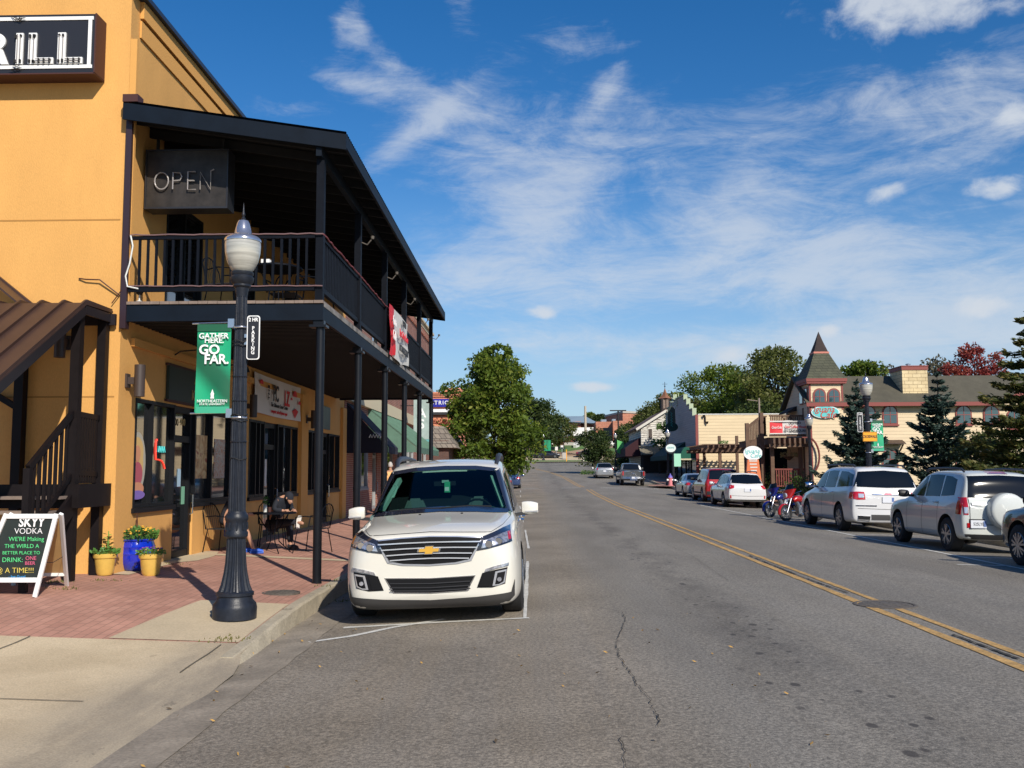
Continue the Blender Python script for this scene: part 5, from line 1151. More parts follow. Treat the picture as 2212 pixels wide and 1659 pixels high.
def body_loft(st, tumble=.5):
 """st rows: y, zlow, w, zbelt, wbelt, zroof, wroof"""
 mb = MB(); rows = []
 for (y, zl_, w, zb, wb, zr, wr) in st:
  h = [(0, zl_), (w * .62, zl_), (w - .06, zl_ + .01), (w - .005, zl_ + .13), (w, zl_ + (zb - zl_) * .62), (wb + .012, zb - .07), (wb - .035, zb), (wr + .035, zr - .075), (wr - .03, zr - .018), (wr * .55, zr + .004), (0, zr + .012)]
  full = [(x, y, z) for x, z in h] + [(-x, y, z) for x, z in h[-2:0:-1]]
  rows.append(full)
 n = len(rows[0]); 
 for r_ in rows: mb.v += r_
 for i in range(len(rows) - 1):
  for j in range(n): mb.f.append((i * n + j, i * n + (j + 1) % n, (i + 1) * n + (j + 1) % n, (i + 1) * n + j)); mb.m.append(0)
 hN = (n // 2)
 for base, flip in ((0, False), ((len(rows) - 1) * n, True)):
  for j in range(hN):
   a, b_, c, d = j, j + 1, (n - j - 1) % n, (n - j) % n
   f = [a, b_, c, d] if j and b_ != c else ([a, b_, c] if not j else [a, b_, d])
   f = list(dict.fromkeys(base + k for k in f)); mb.f.append(tuple(f if flip else f[::-1])); mb.m.append(0)
 return mb
class Car:
 def __init__(s, name, label, loc, rz, st, paintm, axles, wr=.34, tw=.23, ww=None, cut=True, group='cars parked along the kerb', cat='car', roll=0.0, rim=None, arch=None, lv=2, width_cut=.30):
  s.o = thing(name, label, cat, loc, rz, group); s.o.rotation_euler = (0, roll, rz); s.W = max(r_[2] for r_ in st); s.st = st; s.paint = paintm
  W_ = ww or s.W - .01
  cuts = []
  for a in axles: cuts += [((a, wr + .02), wr + .055, (W_ - width_cut, W_ + .2)), ((a, wr + .02), wr + .055, (-W_ - .2, -W_ + width_cut))]
  s.body = subdiv_mesh(body_loft(st), 'body', [paintm, 'under_black'], lv, cuts if cut else None); s.body.parent = s.o
  bm = bmesh.new(); bm.from_mesh(s.body.data); s.bvh = BVHTree.FromBMesh(bm); bm.free()
  for i, a in enumerate(axles):
   for sx in (-1, 1): s.wheel(sx, a, wr, tw, W_, rim)
  if arch:
   for a in axles:
    for sx in (-1, 1):
     q = MB(); pts = []
     for k in range(17):
      an = math.pi * (-.06 + 1.12 * k / 16); pts.append((sx * (W_ + .006), a + (wr + .085) * math.cos(an), wr + .02 + (wr + .085) * math.sin(an)))
     q.tube(pts, .035, 6); q.build('wheel_arch', arch, s.o, smooth=True)
 def wheel(s, sx, a, wr, tw, W_, rim):
  q = MB(); pr = [(wr * .62, -.5), (wr * .9, -.5), (wr * .985, -.40), (wr, -.2), (wr, .2), (wr * .985, .40), (wr * .9, .5), (wr * .62, .5)]
  n = 36; o = len(q.v); xc = sx * (W_ - tw / 2 - .005)
  for (r_, x) in pr:
   for k in range(n): an = 2 * math.pi * k / n; q.v.append((x * tw, r_ * math.cos(an), r_ * math.sin(an)))
  for i in range(len(pr) - 1):
   for k in range(n): q.f.append((i * n + k, i * n + (k + 1) % n, (i + 1) * n + (k + 1) % n, (i + 1) * n + k)); q.m.append(0)
  w = q.build('wheel', 'tyre', s.o, smooth=True); w.location = (xc, a, wr)
  q = MB(); r0 = wr * .66
  for (x_, r_, mi) in ((tw * .40 * sx, r0, 0),):
   for k in range(n):
    a0, a1 = 2 * math.pi * k / n, 2 * math.pi * (k + 1) / n
    q.quad((x_, r_ * math.cos(a0), r_ * math.sin(a0)), (x_, r_ * math.cos(a1), r_ * math.sin(a1)), (x_ + sx * .03, r_ * .9 * math.cos(a1), r_ * .9 * math.sin(a1)), (x_ + sx * .03, r_ * .9 * math.cos(a0), r_ * .9 * math.sin(a0)))
    q.quad((x_ + sx * .03, r_ * .9 * math.cos(a0), r_ * .9 * math.sin(a0)), (x_ + sx * .03, r_ * .9 * math.cos(a1), r_ * .9 * math.sin(a1)), (x_ - sx * .05, r_ * .86 * math.cos(a1), r_ * .86 * math.sin(a1)), (x_ - sx * .05, r_ * .86 * math.cos(a0), r_ * .86 * math.sin(a0)))
  sp_ = rim or 5
  for k in range(sp_):
   an = 2 * math.pi * k / sp_ + .3
   for da in (-.13, .13):
    c1, s1 = math.cos(an + da * .3), math.sin(an + da * .3); c2, s2 = math.cos(an + da * 1.5), math.sin(an + da * 1.5)
    q.beam((x_ + sx * .02, .05 * c1, .05 * s1), (x_ + sx * .015, r0 * .9 * c2, r0 * .9 * s2), .035, .035, up=(1, 0, 0))
  q.tube([(x_ - sx * .02, 0, 0), (x_ + sx * .035, 0, 0)], [.06, .05], 12)
  q.tube([(x_ - sx * .06, 0, 0), (x_ - sx * .055, 0, 0)], r0 * .95, 24, 1)
  q.build('rim', ['wheel_alloy', 'under_black'], w)
 def hit(s, axis, sign, a, b_, hint=3.0):
  """project (a, b_) onto the body along an axis; 'y': a=x b=z, 'x': a=y b=z"""
  if axis == 'y': o_ = Vector((a, -1 if sign > 0 else 9, b_)); d = Vector((0, 1 if sign > 0 else -1, 0))
  else: o_ = Vector((3 * sign, a, b_)); d = Vector((-sign, 0, 0))
  if axis == 'z': o_ = Vector((a, b_, 4)); d = Vector((0, 0, -1))
  p, nrm, i, dd = s.bvh.ray_cast(o_, d)
  return p, nrm
 def patch(s, axis, sign, top, bot, rows, name, m_, off=.006, parent=None, nu=None, skirt=True, label=None, thick=.02, smooth='all'):
  """sheet between the polylines top and bot (equal counts), laid on the body"""
  def dens(pl, k):
   L_ = [0]
   for a, b_ in zip(pl, pl[1:]): L_.append(L_[-1] + math.dist(a, b_))
   out = []
   for i in range(k + 1):
    t_ = i / k * (len(pl) - 1); j = min(int(t_), len(pl) - 2); f_ = t_ - j; out.append((pl[j][0] + (pl[j + 1][0] - pl[j][0]) * f_, pl[j][1] + (pl[j + 1][1] - pl[j][1]) * f_))
   return out
  k = nu or max(4, (len(top) - 1) * 4); k = ((k + len(top) - 2) // (len(top) - 1)) * (len(top) - 1)
  T, B = dens(top, k), dens(bot, k); q = MB(); G = []; last = None
  dirv = Vector((0, sign * 1.0, 0)) if axis == 'y' else Vector((-sign, 0, 0)) if axis == 'x' else Vector((0, 0, -1))
  for i in range(k + 1):
   col = []
   for j in range(rows + 1):
    f_ = j / rows; a = B[i][0] + (T[i][0] - B[i][0]) * f_; b_ = B[i][1] + (T[i][1] - B[i][1]) * f_
    p, nrm = s.hit(axis, sign, a, b_)
    col.append((a, b_, p, nrm))
   G.append(col)
  pts = []
  for i in range(k + 1):
   cp = []
   for j in range(rows + 1):
    a, b_, p, nrm = G[i][j]
    if p is None:
     best = None
     for ii in range(k + 1):
      for jj in range(rows + 1):
       if G[ii][jj][2] is not None:
        d_ = (ii - i) ** 2 + (jj - j) ** 2
        if best is None or d_ < best[0]: best = (d_, G[ii][jj][2])
     pb = best[1] if best else Vector((0, 0, 0))
     p = Vector((a, pb.y, b_)) if axis == 'y' else Vector((pb.x, a, b_)) if axis == 'x' else Vector((a, b_, pb.z))
     nn = -dirv
    else: nn = nrm if nrm.dot(dirv) < 0 else -nrm
    nn = (nn * .5 - dirv).normalized()
    cp.append(p + nn * off)
   pts.append(cp)
  o_ = 0
  for cp in pts: q.v += [tuple(p) for p in cp]
  R1 = rows + 1
  for i in range(k):
   for j in range(rows): q.f.append((i * R1 + j, (i + 1) * R1 + j, (i + 1) * R1 + j + 1, i * R1 + j + 1)); q.m.append(0)
  if skirt:
   ring = [i * R1 for i in range(k + 1)] + [k * R1 + j for j in range(1, R1)] + [i * R1 + rows for i in range(k - 1, -1, -1)] + [j for j in range(rows - 1, 0, -1)]
   b0 = len(q.v)
   for r_ in ring: q.v.append(tuple(Vector(q.v[r_]) + dirv * (off + thick)))
   for i in range(len(ring)): q.f.append((ring[i], ring[(i + 1) % len(ring)], b0 + (i + 1) % len(ring), b0 + i)); q.m.append(0)
  ob = q.build(name, m_, parent or s.o, smooth='all', fix=False)
  if smooth == 'all':
   try: ob.data.set_sharp_from_angle(angle=R(35))
   except Exception: pass
  if label: ob['label'] = label
  return ob
 def line(s, axis, sign, pl, w, name, m_, off=.004, parent=None):
  top = [(a, b_ + w / 2) for a, b_ in pl]; bot = [(a, b_ - w / 2) for a, b_ in pl]
  if abs(pl[0][0] - pl[-1][0]) < abs(pl[0][1] - pl[-1][1]): top = [(a + w / 2, b_) for a, b_ in pl]; bot = [(a - w / 2, b_) for a, b_ in pl]
  return s.patch(axis, sign, top, bot, 1, name, m_, off, parent, nu=max(6, int(6 * len(pl))), skirt=False)
 def mirror(s, y, z, m_='trim_black', w=.24, h=.17, shell=None):
  for sx in (-1, 1):
   x0 = sx * (s.W - .06); q = MB()
   q.grid(lambda u, v: (x0 + sx * (.06 + (w) * (.5 - .5 * math.cos(math.pi * u))), y + .055 * math.cos(2 * math.pi * v) * math.sin(math.pi * (.12 + .76 * u)) * 1.2, z + h / 2 * math.sin(2 * math.pi * v) * math.sin(math.pi * (.18 + .62 * u)) - .01 + .02 * u), 8, 14)
   q.tube([(x0 - sx * .06, y, z - .05), (x0 + sx * .12, y, z - .04)], .03, 8)
   q.build('mirror', shell or m_, s.o, smooth='all')
 def flip(pl): return [(-a, b_) for a, b_ in pl]
def F(pl): return [(-a, b_) for a, b_ in pl]
cx0 = at(930, 1180, 10.6).x
st = [(0.00, .34, .62, .86, .56, .93, .46), (.035, .22, .80, .90, .72, .985, .60), (.13, .17, .90, .94, .84, 1.02, .68), (.32, .16, .955, .985, .90, 1.07, .74), (.62, .16, .985, 1.01, .93, 1.11, .77), (1.0, .16, .995, 1.04, .94, 1.145, .80),
      (1.30, .16, .995, 1.07, .94, 1.18, .82), (1.42, .16, .995, 1.08, .94, 1.20, .82), (1.62, .16, .995, 1.085, .94, 1.34, .79), (1.95, .16, .995, 1.09, .94, 1.575, .74), (2.22, .16, .995, 1.095, .94, 1.745, .71), (2.40, .16, .995, 1.10, .94, 1.80, .705), (2.8, .16, .995, 1.10, .94, 1.855, .71),
      (3.6, .17, .995, 1.12, .94, 1.865, .71), (4.4, .18, .99, 1.14, .93, 1.835, .70), (4.85, .22, .97, 1.15, .91, 1.75, .68), (5.04, .28, .93, 1.12, .87, 1.36, .74), (5.14, .32, .86, 1.05, .80, 1.14, .72), (5.17, .45, .70, .95, .62, 1.02, .55)]
hz_ = zroad(cx0, 11.5)
hc = Car('parked_car', 'white crossover facing the viewer at the left kerb with a gold badge on its grille', (cx0, 10.52, hz_), 0, st, 'pearl_white', (.98, 4.0), wr=.375, tw=.25, roll=-math.atan(.030), cat='car', rim=5, lv=3)
hc.o.scale = (1.03, 1, 1); hc.o.location.x += .02
TEAL = glassy('windshield_glass', (.42, .62, .58), alpha=.3)
WSt = [(-.68, 1.68), (-.4, 1.72), (0, 1.735), (.4, 1.72), (.68, 1.68)]; WSb = [(-.835, 1.165), (-.45, 1.20), (0, 1.215), (.45, 1.20), (.835, 1.165)]
def in_ws(x, z):
 f = (z - 1.185) / (1.705 - 1.185); return 0.02 < f < .97 and abs(x) < .80 - .14 * f
ws = hc.patch('y', 1, WSt, WSb, 8, 'windshield', TEAL, off=.012, nu=24, skirt=False)
frt = lambda k: None
fr = MB()
def ringpatch(inner, outer):
 pass
hc.patch('y', 1, [(-.715, 1.705), (-.4, 1.75), (0, 1.762), (.4, 1.75), (.715, 1.705)], [(-.655, 1.665), (-.4, 1.70), (0, 1.712), (.4, 1.70), (.655, 1.665)], 1, 'windshield_seal', 'lamp_dark', off=.014, nu=24, skirt=False)
hc.patch('y', 1, [(-.815, 1.20), (-.45, 1.235), (0, 1.25), (.45, 1.235), (.815, 1.20)], [(-.87, 1.145), (-.45, 1.175), (0, 1.19), (.45, 1.175), (.87, 1.145)], 1, 'windshield_seal', 'lamp_dark', off=.014, nu=24, skirt=False)
for sg in (-1, 1): hc.patch('y', 1, [(sg * .71, 1.705), (sg * .655, 1.665)], [(sg * .87, 1.15), (sg * .80, 1.20)], 8, 'windshield_seal', 'lamp_dark', off=.0145, nu=4, skirt=False)
bm = bmesh.new(); bm.from_mesh(hc.body.data)
dele = [f for f in bm.faces if f.calc_center_median().y < 2.6 and in_ws(f.calc_center_median().x, f.calc_center_median().z) and f.normal.y < 0 and f.normal.z > .2]
bmesh.ops.delete(bm, geom=dele, context='FACES'); bm.to_mesh(hc.body.data); bm.free()
mat('dash', (.10, .155, .14), rough=.8); mat('cabin_dark', (.006, .008, .014), rough=.9); mat('seat_grey', (.12, .15, .15), rough=.9); mat('cabin_trim', (.36, .50, .45), rough=.7)
q = MB(); q.prism([(-.86, 1.35, 1.12), (-.86, 1.95, 1.12), (-.86, 1.93, 1.15), (-.86, 1.80, 1.19), (-.86, 1.4, 1.16)], (1.72, 0, 0)); q.grid(lambda u, v: (.30 + .46 * u, 1.72 + .2 * v, 1.17 + .055 * math.sin(math.pi * u) * math.sin(math.pi * v * .8)), 8, 6); q.build('dashboard', 'dash', hc.o, smooth=True)
q = MB(); q.prism([(-.86, 2.6, .6), (.86, 2.6, .6), (.86, 2.6, 1.08), (.62, 2.6, 1.72), (-.62, 2.6, 1.72), (-.86, 2.6, 1.08)], (0, .03, 0)); q.box(-.86, .86, 1.45, 2.59, .9, .92); q.build('cabin_back', 'cabin_dark', hc.o)
q = MB(); cs, sn = math.cos(R(25)), math.sin(R(25)); q.tube([(.42 + .19 * math.cos(k * .349), 1.98 + .19 * math.sin(k * .349) * sn * -1, 1.14 + .19 * math.sin(k * .349) * cs) for k in range(18)], .016, 8, closed=True); q.beam((.24, 1.98, 1.14), (.60, 1.98, 1.14), .03, .03); q.build('steering_wheel', 'cabin_dark', hc.o, smooth=True)
for sx in (-1, 1):
 q = MB(); q.prism([(sx * .42 - .12, 2.3, .95), (sx * .42 + .12, 2.3, .95), (sx * .42 + .14, 2.3, 1.22), (sx * .42 + .09, 2.3, 1.34), (sx * .42 - .09, 2.3, 1.34), (sx * .42 - .14, 2.3, 1.22)], (0, .10, 0)); q.build('seat', 'seat_grey', hc.o, bevel=.03)
q = MB(); q.beam((-.76, 1.60, 1.20), (-.60, 2.22, 1.60), .05, .06); q.tube([(-.70, 1.85, 1.36), (-.645, 1.90, 1.38), (-.61, 2.02, 1.50), (-.64, 2.05, 1.53)], .015, 6); q.beam((.76, 1.60, 1.20), (.60, 2.22, 1.60), .04, .05); q.build('pillar_trim', 'cabin_trim', hc.o, smooth=True)
q = MB(); q.box(-.14, .14, 2.08, 2.11, 1.50, 1.56); q.build('rear_view_mirror', 'cabin_dark', hc.o)
q = MB(); q.box(-.055 + .02, .055 + .0, 2.05, 2.055, 1.54, 1.575); q.build('tag_hook', 'cabin_trim', hc.o)
tg = tag(MB().box(cx0 - .02, cx0 + .055, 12.48, 12.484, 1.38, 1.52).build('hang_tag', mat('tag_green', (.06, .42, .24), rough=.5)), 'green and white parking tag hanging behind the windscreen of the white crossover', 'tag')
q = MB(); q.box(.0, .055, -.004, -.001, 0, .05); q.build('tag_print', 'white_sign', tg); 
for ch in kids(tg): ch.location = (cx0 - .015, 12.48, 1.40)
hc.line('y', 1, [(-.62, 1.205), (-.2, 1.225), (.02, 1.22)], .014, 'wiper', 'under_black', off=.035); hc.line('y', 1, [(0, 1.222), (.35, 1.238), (.62, 1.222)], .016, 'wiper', 'under_black', off=.035)
GT = [(-.56, .935), (-.3, .955), (0, .965), (.3, .955), (.56, .935)]; GB = [(-.43, .715), (-.28, .685), (0, .672), (.28, .685), (.43, .715)]
hc.patch('y', 1, [(a * 1.03, b_ + .012) for a, b_ in GT], [(a * 1.05, b_ - .020) for a, b_ in GB], 6, 'grille_frame', mat('frame_chrome', (.55, .56, .60), rough=.18, metal=.6), off=.010, nu=24)
hc.patch('y', 1, GT, GB, 6, 'grille', mat('grille_black', (.006, .006, .007), rough=.7, spec=.2), off=.016, nu=24)
for k, z in enumerate((.905, .845, .785, .73)):
 w = .55 - .035 * k - .02 * (k > 1); hc.line('y', 1, [(-w, z - .006), (-w * .5, z + .004), (0, z + .008), (w * .5, z + .004), (w, z - .006)], .013, 'grille_bar', mat('bar_chrome', (.62, .63, .66), rough=.22, metal=.5) if k == 0 else 'bar_chrome', off=.034)
q = MB(); Y_ = hc.hit('y', 1, 0, .82)[0].y - .05
def cross(k): return [(-.115 * k, -.018 * k), (-.04 * k, -.018 * k), (-.05 * k, -.042 * k), (.035 * k, -.042 * k), (.045 * k, -.018 * k), (.105 * k, -.018 * k), (.115 * k, .018 * k), (.04 * k, .018 * k), (.05 * k, .042 * k), (-.035 * k, .042 * k), (-.045 * k, .018 * k), (-.105 * k, .018 * k)]
q.prism([(a, Y_, .828 + b_) for a, b_ in cross(1.12)], (0, .02, 0)); em = q.build('emblem', 'chrome', hc.o)
q = MB(); q.prism([(a, Y_ - .006, .828 + b_) for a, b_ in cross(.95)], (0, .006, 0)); q.build('emblem_face', mat('bowtie_gold', (.75, .42, .06), rough=.35, metal=.3), em)
for sg in (-1, 1):
 fl = (lambda pl: [(-a, b_) for a, b_ in pl][::-1]) if sg < 0 else (lambda pl: pl)
 T = [(.555, .945), (.68, .985), (.78, 1.02), (.86, 1.035)]; B = [(.505, .80), (.62, .815), (.76, .845), (.885, .875)]
 h = hc.patch('y', 1, fl(T), fl(B), 6, 'headlight', 'lamp_dark', off=.010, nu=15)
 T2 = [(.585, .905), (.68, .935), (.77, .965), (.845, .985)]; B2 = [(.555, .825), (.64, .838), (.76, .865), (.85, .885)]
 hc.patch('y', 1, fl(T2), fl(B2), 4, 'reflector', mat('reflector', (.50, .50, .54), rough=.18, metal=.7, var=.6, vscale=28) if 'reflector' not in MATS else 'reflector', off=.0145, parent=h, nu=12, skirt=False)
 for (x_, z_, r_) in ((.64, .868, .038), (.745, .895, .036)):
  c_ = hc.hit('y', 1, sg * x_, z_)[0]; q = MB(); q.tube([(c_.x, c_.y - .030, c_.z), (c_.x, c_.y - .012, c_.z)], [r_, r_ * 1.15], 16); q.build('bulb', 'chrome', h, smooth=True)
 q = None
 hc.patch('y', 1, fl([(.835, .975), (.862, .985)]), fl([(.845, .90), (.872, .905)]), 3, 'side_marker', 'amber' if sg < 0 else 'lamp_red', off=.018, parent=h, nu=3, skirt=False)
 T = [(.56, .555), (.7, .585), (.83, .605)]; B = [(.50, .40), (.66, .395), (.80, .43)]
 f_ = hc.patch('y', 1, fl(T), fl(B), 5, 'fog_bezel', 'grille_black', off=.008, nu=12); hc.patch('y', 1, fl([(.70, .566), (.76, .576), (.82, .584)]), fl([(.665, .412), (.73, .415), (.795, .442)]), 5, 'fog_trim', 'frame_chrome', off=.0115, parent=f_, nu=8, skirt=False)
 hc.patch('y', 1, fl([(.575, .545), (.64, .556), (.66, .558)]), fl([(.525, .412), (.58, .408), (.625, .408)]), 4, 'intake', 'grille_black', off=.014, parent=f_, nu=8, skirt=False)
 hc.patch('y', 1, fl([(.722, .552), (.765, .558), (.806, .564)]), fl([(.692, .428), (.735, .43), (.782, .455)]), 4, 'intake', 'grille_black', off=.014, parent=f_, nu=8, skirt=False)
 hc.patch('y', 1, fl([(.60, .600), (.72, .632), (.845, .655)]), fl([(.585, .565), (.71, .600), (.84, .620)]), 2, 'turn_lamp', 'reflector', off=.014, parent=f_, nu=8)
 c_ = hc.hit('y', 1, sg * .74, .48)[0]; q = MB(); q.tube([(c_.x, c_.y - .030, c_.z), (c_.x, c_.y - .01, c_.z)], [.022, .026], 14); q.build('fog_lamp', 'reflector', f_, smooth=True)
hc.patch('y', 1, [(-.49, .535), (0, .520), (.49, .535)], [(-.40, .365), (0, .350), (.40, .365)], 4, 'grille_frame', 'chrome', off=.006, nu=20)
lg = hc.patch('y', 1, [(-.475, .525), (0, .512), (.475, .525)], [(-.385, .375), (0, .362), (.385, .375)], 4, 'lower_grille', 'grille_black', off=.012, nu=20)
for z in (.475, .43, .395): hc.line('y', 1, [(-.43, z), (0, z - .012), (.43, z)], .012, 'grille_bar', 'trim_black', off=.026, parent=lg)
hc.patch('y', 1, [(-.90, .46), (-.86, .33), (-.5, .30), (0, .28), (.5, .30), (.86, .33), (.90, .46)], [(-.89, .20), (-.83, .19), (-.5, .185), (0, .18), (.5, .185), (.83, .19), (.89, .20)], 3, 'bumper_skirt', mat('grey_plastic', (.045, .042, .040), rough=.65), off=.010, nu=30)
hc.line('y', 1, [(-.66, .992), (0, 1.018), (.66, .992)], .006, 'bonnet_seam', 'under_black', off=.002)
for sg in (-1, 1): hc.line('y', 1, [(sg * .66, .992), (sg * .78, 1.05), (sg * .86, 1.12)], .006, 'bonnet_seam', 'under_black', off=.002)
for x_ in (-.22, .28): 
 c_ = hc.hit('z', 1, x_, 1.12)[0]
 if c_: MB().box(x_ - .012, x_ + .012, 1.10, 1.13, c_.z, c_.z + .012).build('washer_jet', 'under_black', hc.o)
for sx in (-1, 1):
 q = MB(); pts = [(sx * .66, 2.42, 1.76), (sx * .675, 2.60, 1.845), (sx * .68, 2.9, 1.885), (sx * .68, 3.6, 1.905), (sx * .67, 4.4, 1.88), (sx * .65, 4.7, 1.80)]; q.tube(pts, [.024, .036, .040, .034, .034, .03], 8); q.build('roof_rail', mat('rail_black', (.03, .032, .04), rough=.45) if 'rail_black' not in MATS else 'rail_black', hc.o, smooth=True)
for sg in (-1, 1):
 hc.patch('x', sg, [(1.75, 1.36), (2.05, 1.52), (2.35, 1.63), (2.75, 1.67)], [(1.62, 1.15), (2.0, 1.15), (2.35, 1.16), (2.75, 1.17)], 3, 'side_window', 'car_glass', off=.004, nu=12)
 hc.patch('x', sg, [(2.82, 1.67), (3.35, 1.68), (3.85, 1.67)], [(2.82, 1.17), (3.35, 1.18), (3.85, 1.19)], 3, 'side_window', 'car_glass', off=.004, nu=10)
 hc.patch('x', sg, [(3.92, 1.66), (4.4, 1.64), (4.7, 1.58)], [(3.92, 1.19), (4.4, 1.20), (4.72, 1.21)], 3, 'side_window', 'car_glass', off=.004, nu=10)
 for y in (1.55, 2.78, 3.88): hc.line('x', sg, [(y, 1.12), (y + .02, .7), (y, .30)], .008, 'door_seam', 'under_black', off=.002)
 hc.patch('x', sg, [(1.45, .30), (3.5, .30)], [(1.45, .19), (3.5, .19)], 1, 'sill_cladding', 'trim_black', off=.012, nu=16)
 for y in (2.6, 3.7): 
  c_ = hc.hit('x', sg, y, 1.0)[0]; q = MB(); q.tube([(c_.x, y - .09, 1.0), (c_.x + sg * .04, y - .06, 1.0), (c_.x + sg * .04, y + .06, 1.0), (c_.x, y + .09, 1.0)], .016, 8); q.build('door_handle', 'chrome', hc.o, smooth=True)
for sx in (-1, 1):
 q = MB(); x0 = sx * .93
 def mf(u, v, x0=x0, sx=sx):
  a = 2 * math.pi * v; ww = math.sin(math.pi * (.20 + .66 * u)); hh = (.088 + .006 * (1 - u)) * (abs(ww) ** .35)
  ca, sa = math.cos(a), math.sin(a); sgn = lambda t_: (1 if t_ > 0 else -1) * abs(t_) ** .6
  return (x0 + sx * (.06 + .20 * u), 1.78 + .06 * sgn(ca) * ww, 1.19 + hh * .92 * sgn(sa) - .01 * u)
 q.grid(mf, 10, 20)
 for u in (0, 1):
  q.add([mf(u, k / 20) for k in range(20)], [tuple(range(20))])
 q.build('mirror', 'pearl_white', hc.o, smooth=True)
 MB().box(x0 + sx * .10, x0 + sx * .26, 1.712, 1.73, 1.135, 1.15).build('mirror_signal', 'lamp_clear', hc.o)
 q = MB(); q.beam((x0 - sx * .05, 1.79, 1.10), (x0 + sx * .14, 1.79, 1.12), .08, .04); q.build('mirror_arm', 'trim_black', hc.o)
def suv_st(Ln, W_, H, hood=1.05, cowl=1.25, belt=1.06, zl_=.24, rear_up=1.0, roofw=.70, slope=.25):
 w = W_
 return [(0, .42, w * .62, .78, w * .55, .86, w * .45), (.04, .30, w * .84, .86, w * .76, .93, w * .62), (.16, .26, w * .93, .92, w * .88, .98, w * .70), (.5, zl_, w * .985, .98, w * .93, hood, w * .76), (cowl - .1, zl_, w, belt - .03, w * .94, hood + .09, w * .80), (cowl, zl_, w, belt - .02, w * .94, hood + .12, w * .80),
   (cowl + .42, zl_, w, belt, w * .94, H - .26, w * roofw * 1.05), (cowl + .72, zl_, w, belt, w * .94, H - .07, w * roofw), (cowl + 1.1, zl_, w, belt + .005, w * .94, H - .01, w * roofw), (Ln * .62, zl_, w, belt + .015, w * .94, H, w * roofw), (Ln - .65, zl_, w, belt + .03, w * .94, H - .015, w * roofw * .99), (Ln - slope - .14, zl_ + .02, w * .99, belt + .04, w * .93, H - .05, w * roofw * .97),
   (Ln - slope, zl_ + .03, w * .985, belt + .03, w * .925, H - .13, w * roofw), (Ln - .10, zl_ + .04, w * .96, belt - .01, w * .90, belt + .06, w * .80), (Ln - .04, zl_ + .05, w * .93, belt - .05, w * .87, belt + .0, w * .76), (Ln, zl_ + .16, w * .80, belt - .16, w * .74, belt - .10, w * .60)]
def sedan_st(Ln, W_, H, belt=.92, hood=.92, zl_=.20):
 w = W_
 return [(0, .34, w * .66, .62, w * .6, .68, w * .5), (.05, .24, w * .86, .70, w * .8, .76, w * .62), (.2, zl_, w * .95, .78, w * .9, .82, w * .7), (.9, zl_, w, .86, w * .94, hood, w * .76), (1.15, zl_, w, belt - .02, w * .94, hood + .05, w * .78), (1.65, zl_, w, belt, w * .94, H - .16, w * .66), (2.05, zl_, w, belt + .01, w * .94, H - .02, w * .61),
   (2.6, zl_, w, belt + .015, w * .94, H, w * .61), (3.2, zl_, w, belt + .02, w * .94, H - .05, w * .61), (3.65, zl_, w, belt + .03, w * .94, belt + .26, w * .66), (3.98, zl_, w, belt + .03, w * .93, belt + .10, w * .74), (Ln - .15, zl_ + .03, w * .96, belt + .01, w * .90, belt + .07, w * .74), (Ln - .05, zl_ + .05, w * .92, belt - .05, w * .86, belt + .0, w * .7), (Ln, zl_ + .15, w * .78, belt - .18, w * .72, belt - .12, w * .58)]
def away(name, label, X, Yrear, st, Ln, pm, axles, sidewin, **k):
 """X: centre line, Yrear: street distance of the rear bumper"""
 z = (zroad(X - .9, Yrear + 1) + zroad(min(X + .9, 10.6), Yrear + 1)) / 2 if X < 11 else rise(Yrear) + .1
 return Car(name, label, (X, Yrear + Ln, z), math.pi, st, pm, axles, roll=R(-1.2) if X < 11 else 0, **k)
def rear_kit(c, Ln, W_, winT, winB, tail, bumper=None, plate=None, plate_z=.8, seam=True, tailm='lamp_red'):
 rw = c.patch('y', -1, winT, winB, 8, 'rear_window', 'car_glass', off=.016, nu=20)
 for sg in (-1, 1):
  T, B = tail; T_, B_ = ([(sg * min(a, W_ * .90), b_) for a, b_ in T], [(sg * min(a, W_ * .90), b_) for a, b_ in B]); tl_ = c.patch('y', -1, T_, B_, 4, 'taillight', tailm, off=.010, nu=8); c.patch('x', sg, [(Ln - .26, T[-1][1] - .01), (Ln - .10, T[-1][1])], [(Ln - .26, B[-1][1] + .01), (Ln - .10, B[-1][1])], 3, 'taillight', tailm, off=.008, nu=4)
 if bumper: c.patch('y', -1, [(-W_ * .9, bumper[1]), (0, bumper[1]), (W_ * .9, bumper[1])], [(-W_ * .9, bumper[0]), (0, bumper[0]), (W_ * .9, bumper[0])], 2, 'bumper', bumper[2], off=.014, nu=16)
 y_ = c.hit('y', -1, 0, plate_z)[0].y + .012
 p = MB().box(-.155, .155, y_, y_ + .012, plate_z - .078, plate_z + .078).build('plate', 'plate_white', c.o)
 q = MB(); q.box(-.15, -.09, y_ + .013, y_ + .015, plate_z - .05, plate_z + .06); q.build('plate_emblem', 'plate_blue', p)
 if plate == '525LYB': text(plate, .085, 'black_print', p, (.0, y_ + .014, plate_z), (R(90), 0, math.pi), ext=.002, sx=.8)
 return rw
def side_kit(c, wins, seams, handles, sides=(-1, 1), m_='car_glass', hm='chrome', seam_z=(.32, 1.02)):
 for sg in sides:
  for (T, B) in wins: c.patch('x', sg, T, B, 3, 'side_window', m_, off=.005, nu=9)
  for y in seams: c.line('x', sg, [(y, seam_z[1]), (y + .01, (seam_z[0] + seam_z[1]) / 2), (y, seam_z[0])], .010, 'door_seam', 'under_black', off=.003)
  for (y, z) in handles:
   p = c.hit('x', sg, y, z)[0]
   if p: q = MB(); q.tube([(p.x, y - .09, z), (p.x + sg * .035, y - .06, z), (p.x + sg * .035, y + .06, z), (p.x, y + .09, z)], .014, 6); q.build('door_handle', hm, c.o, smooth=True)
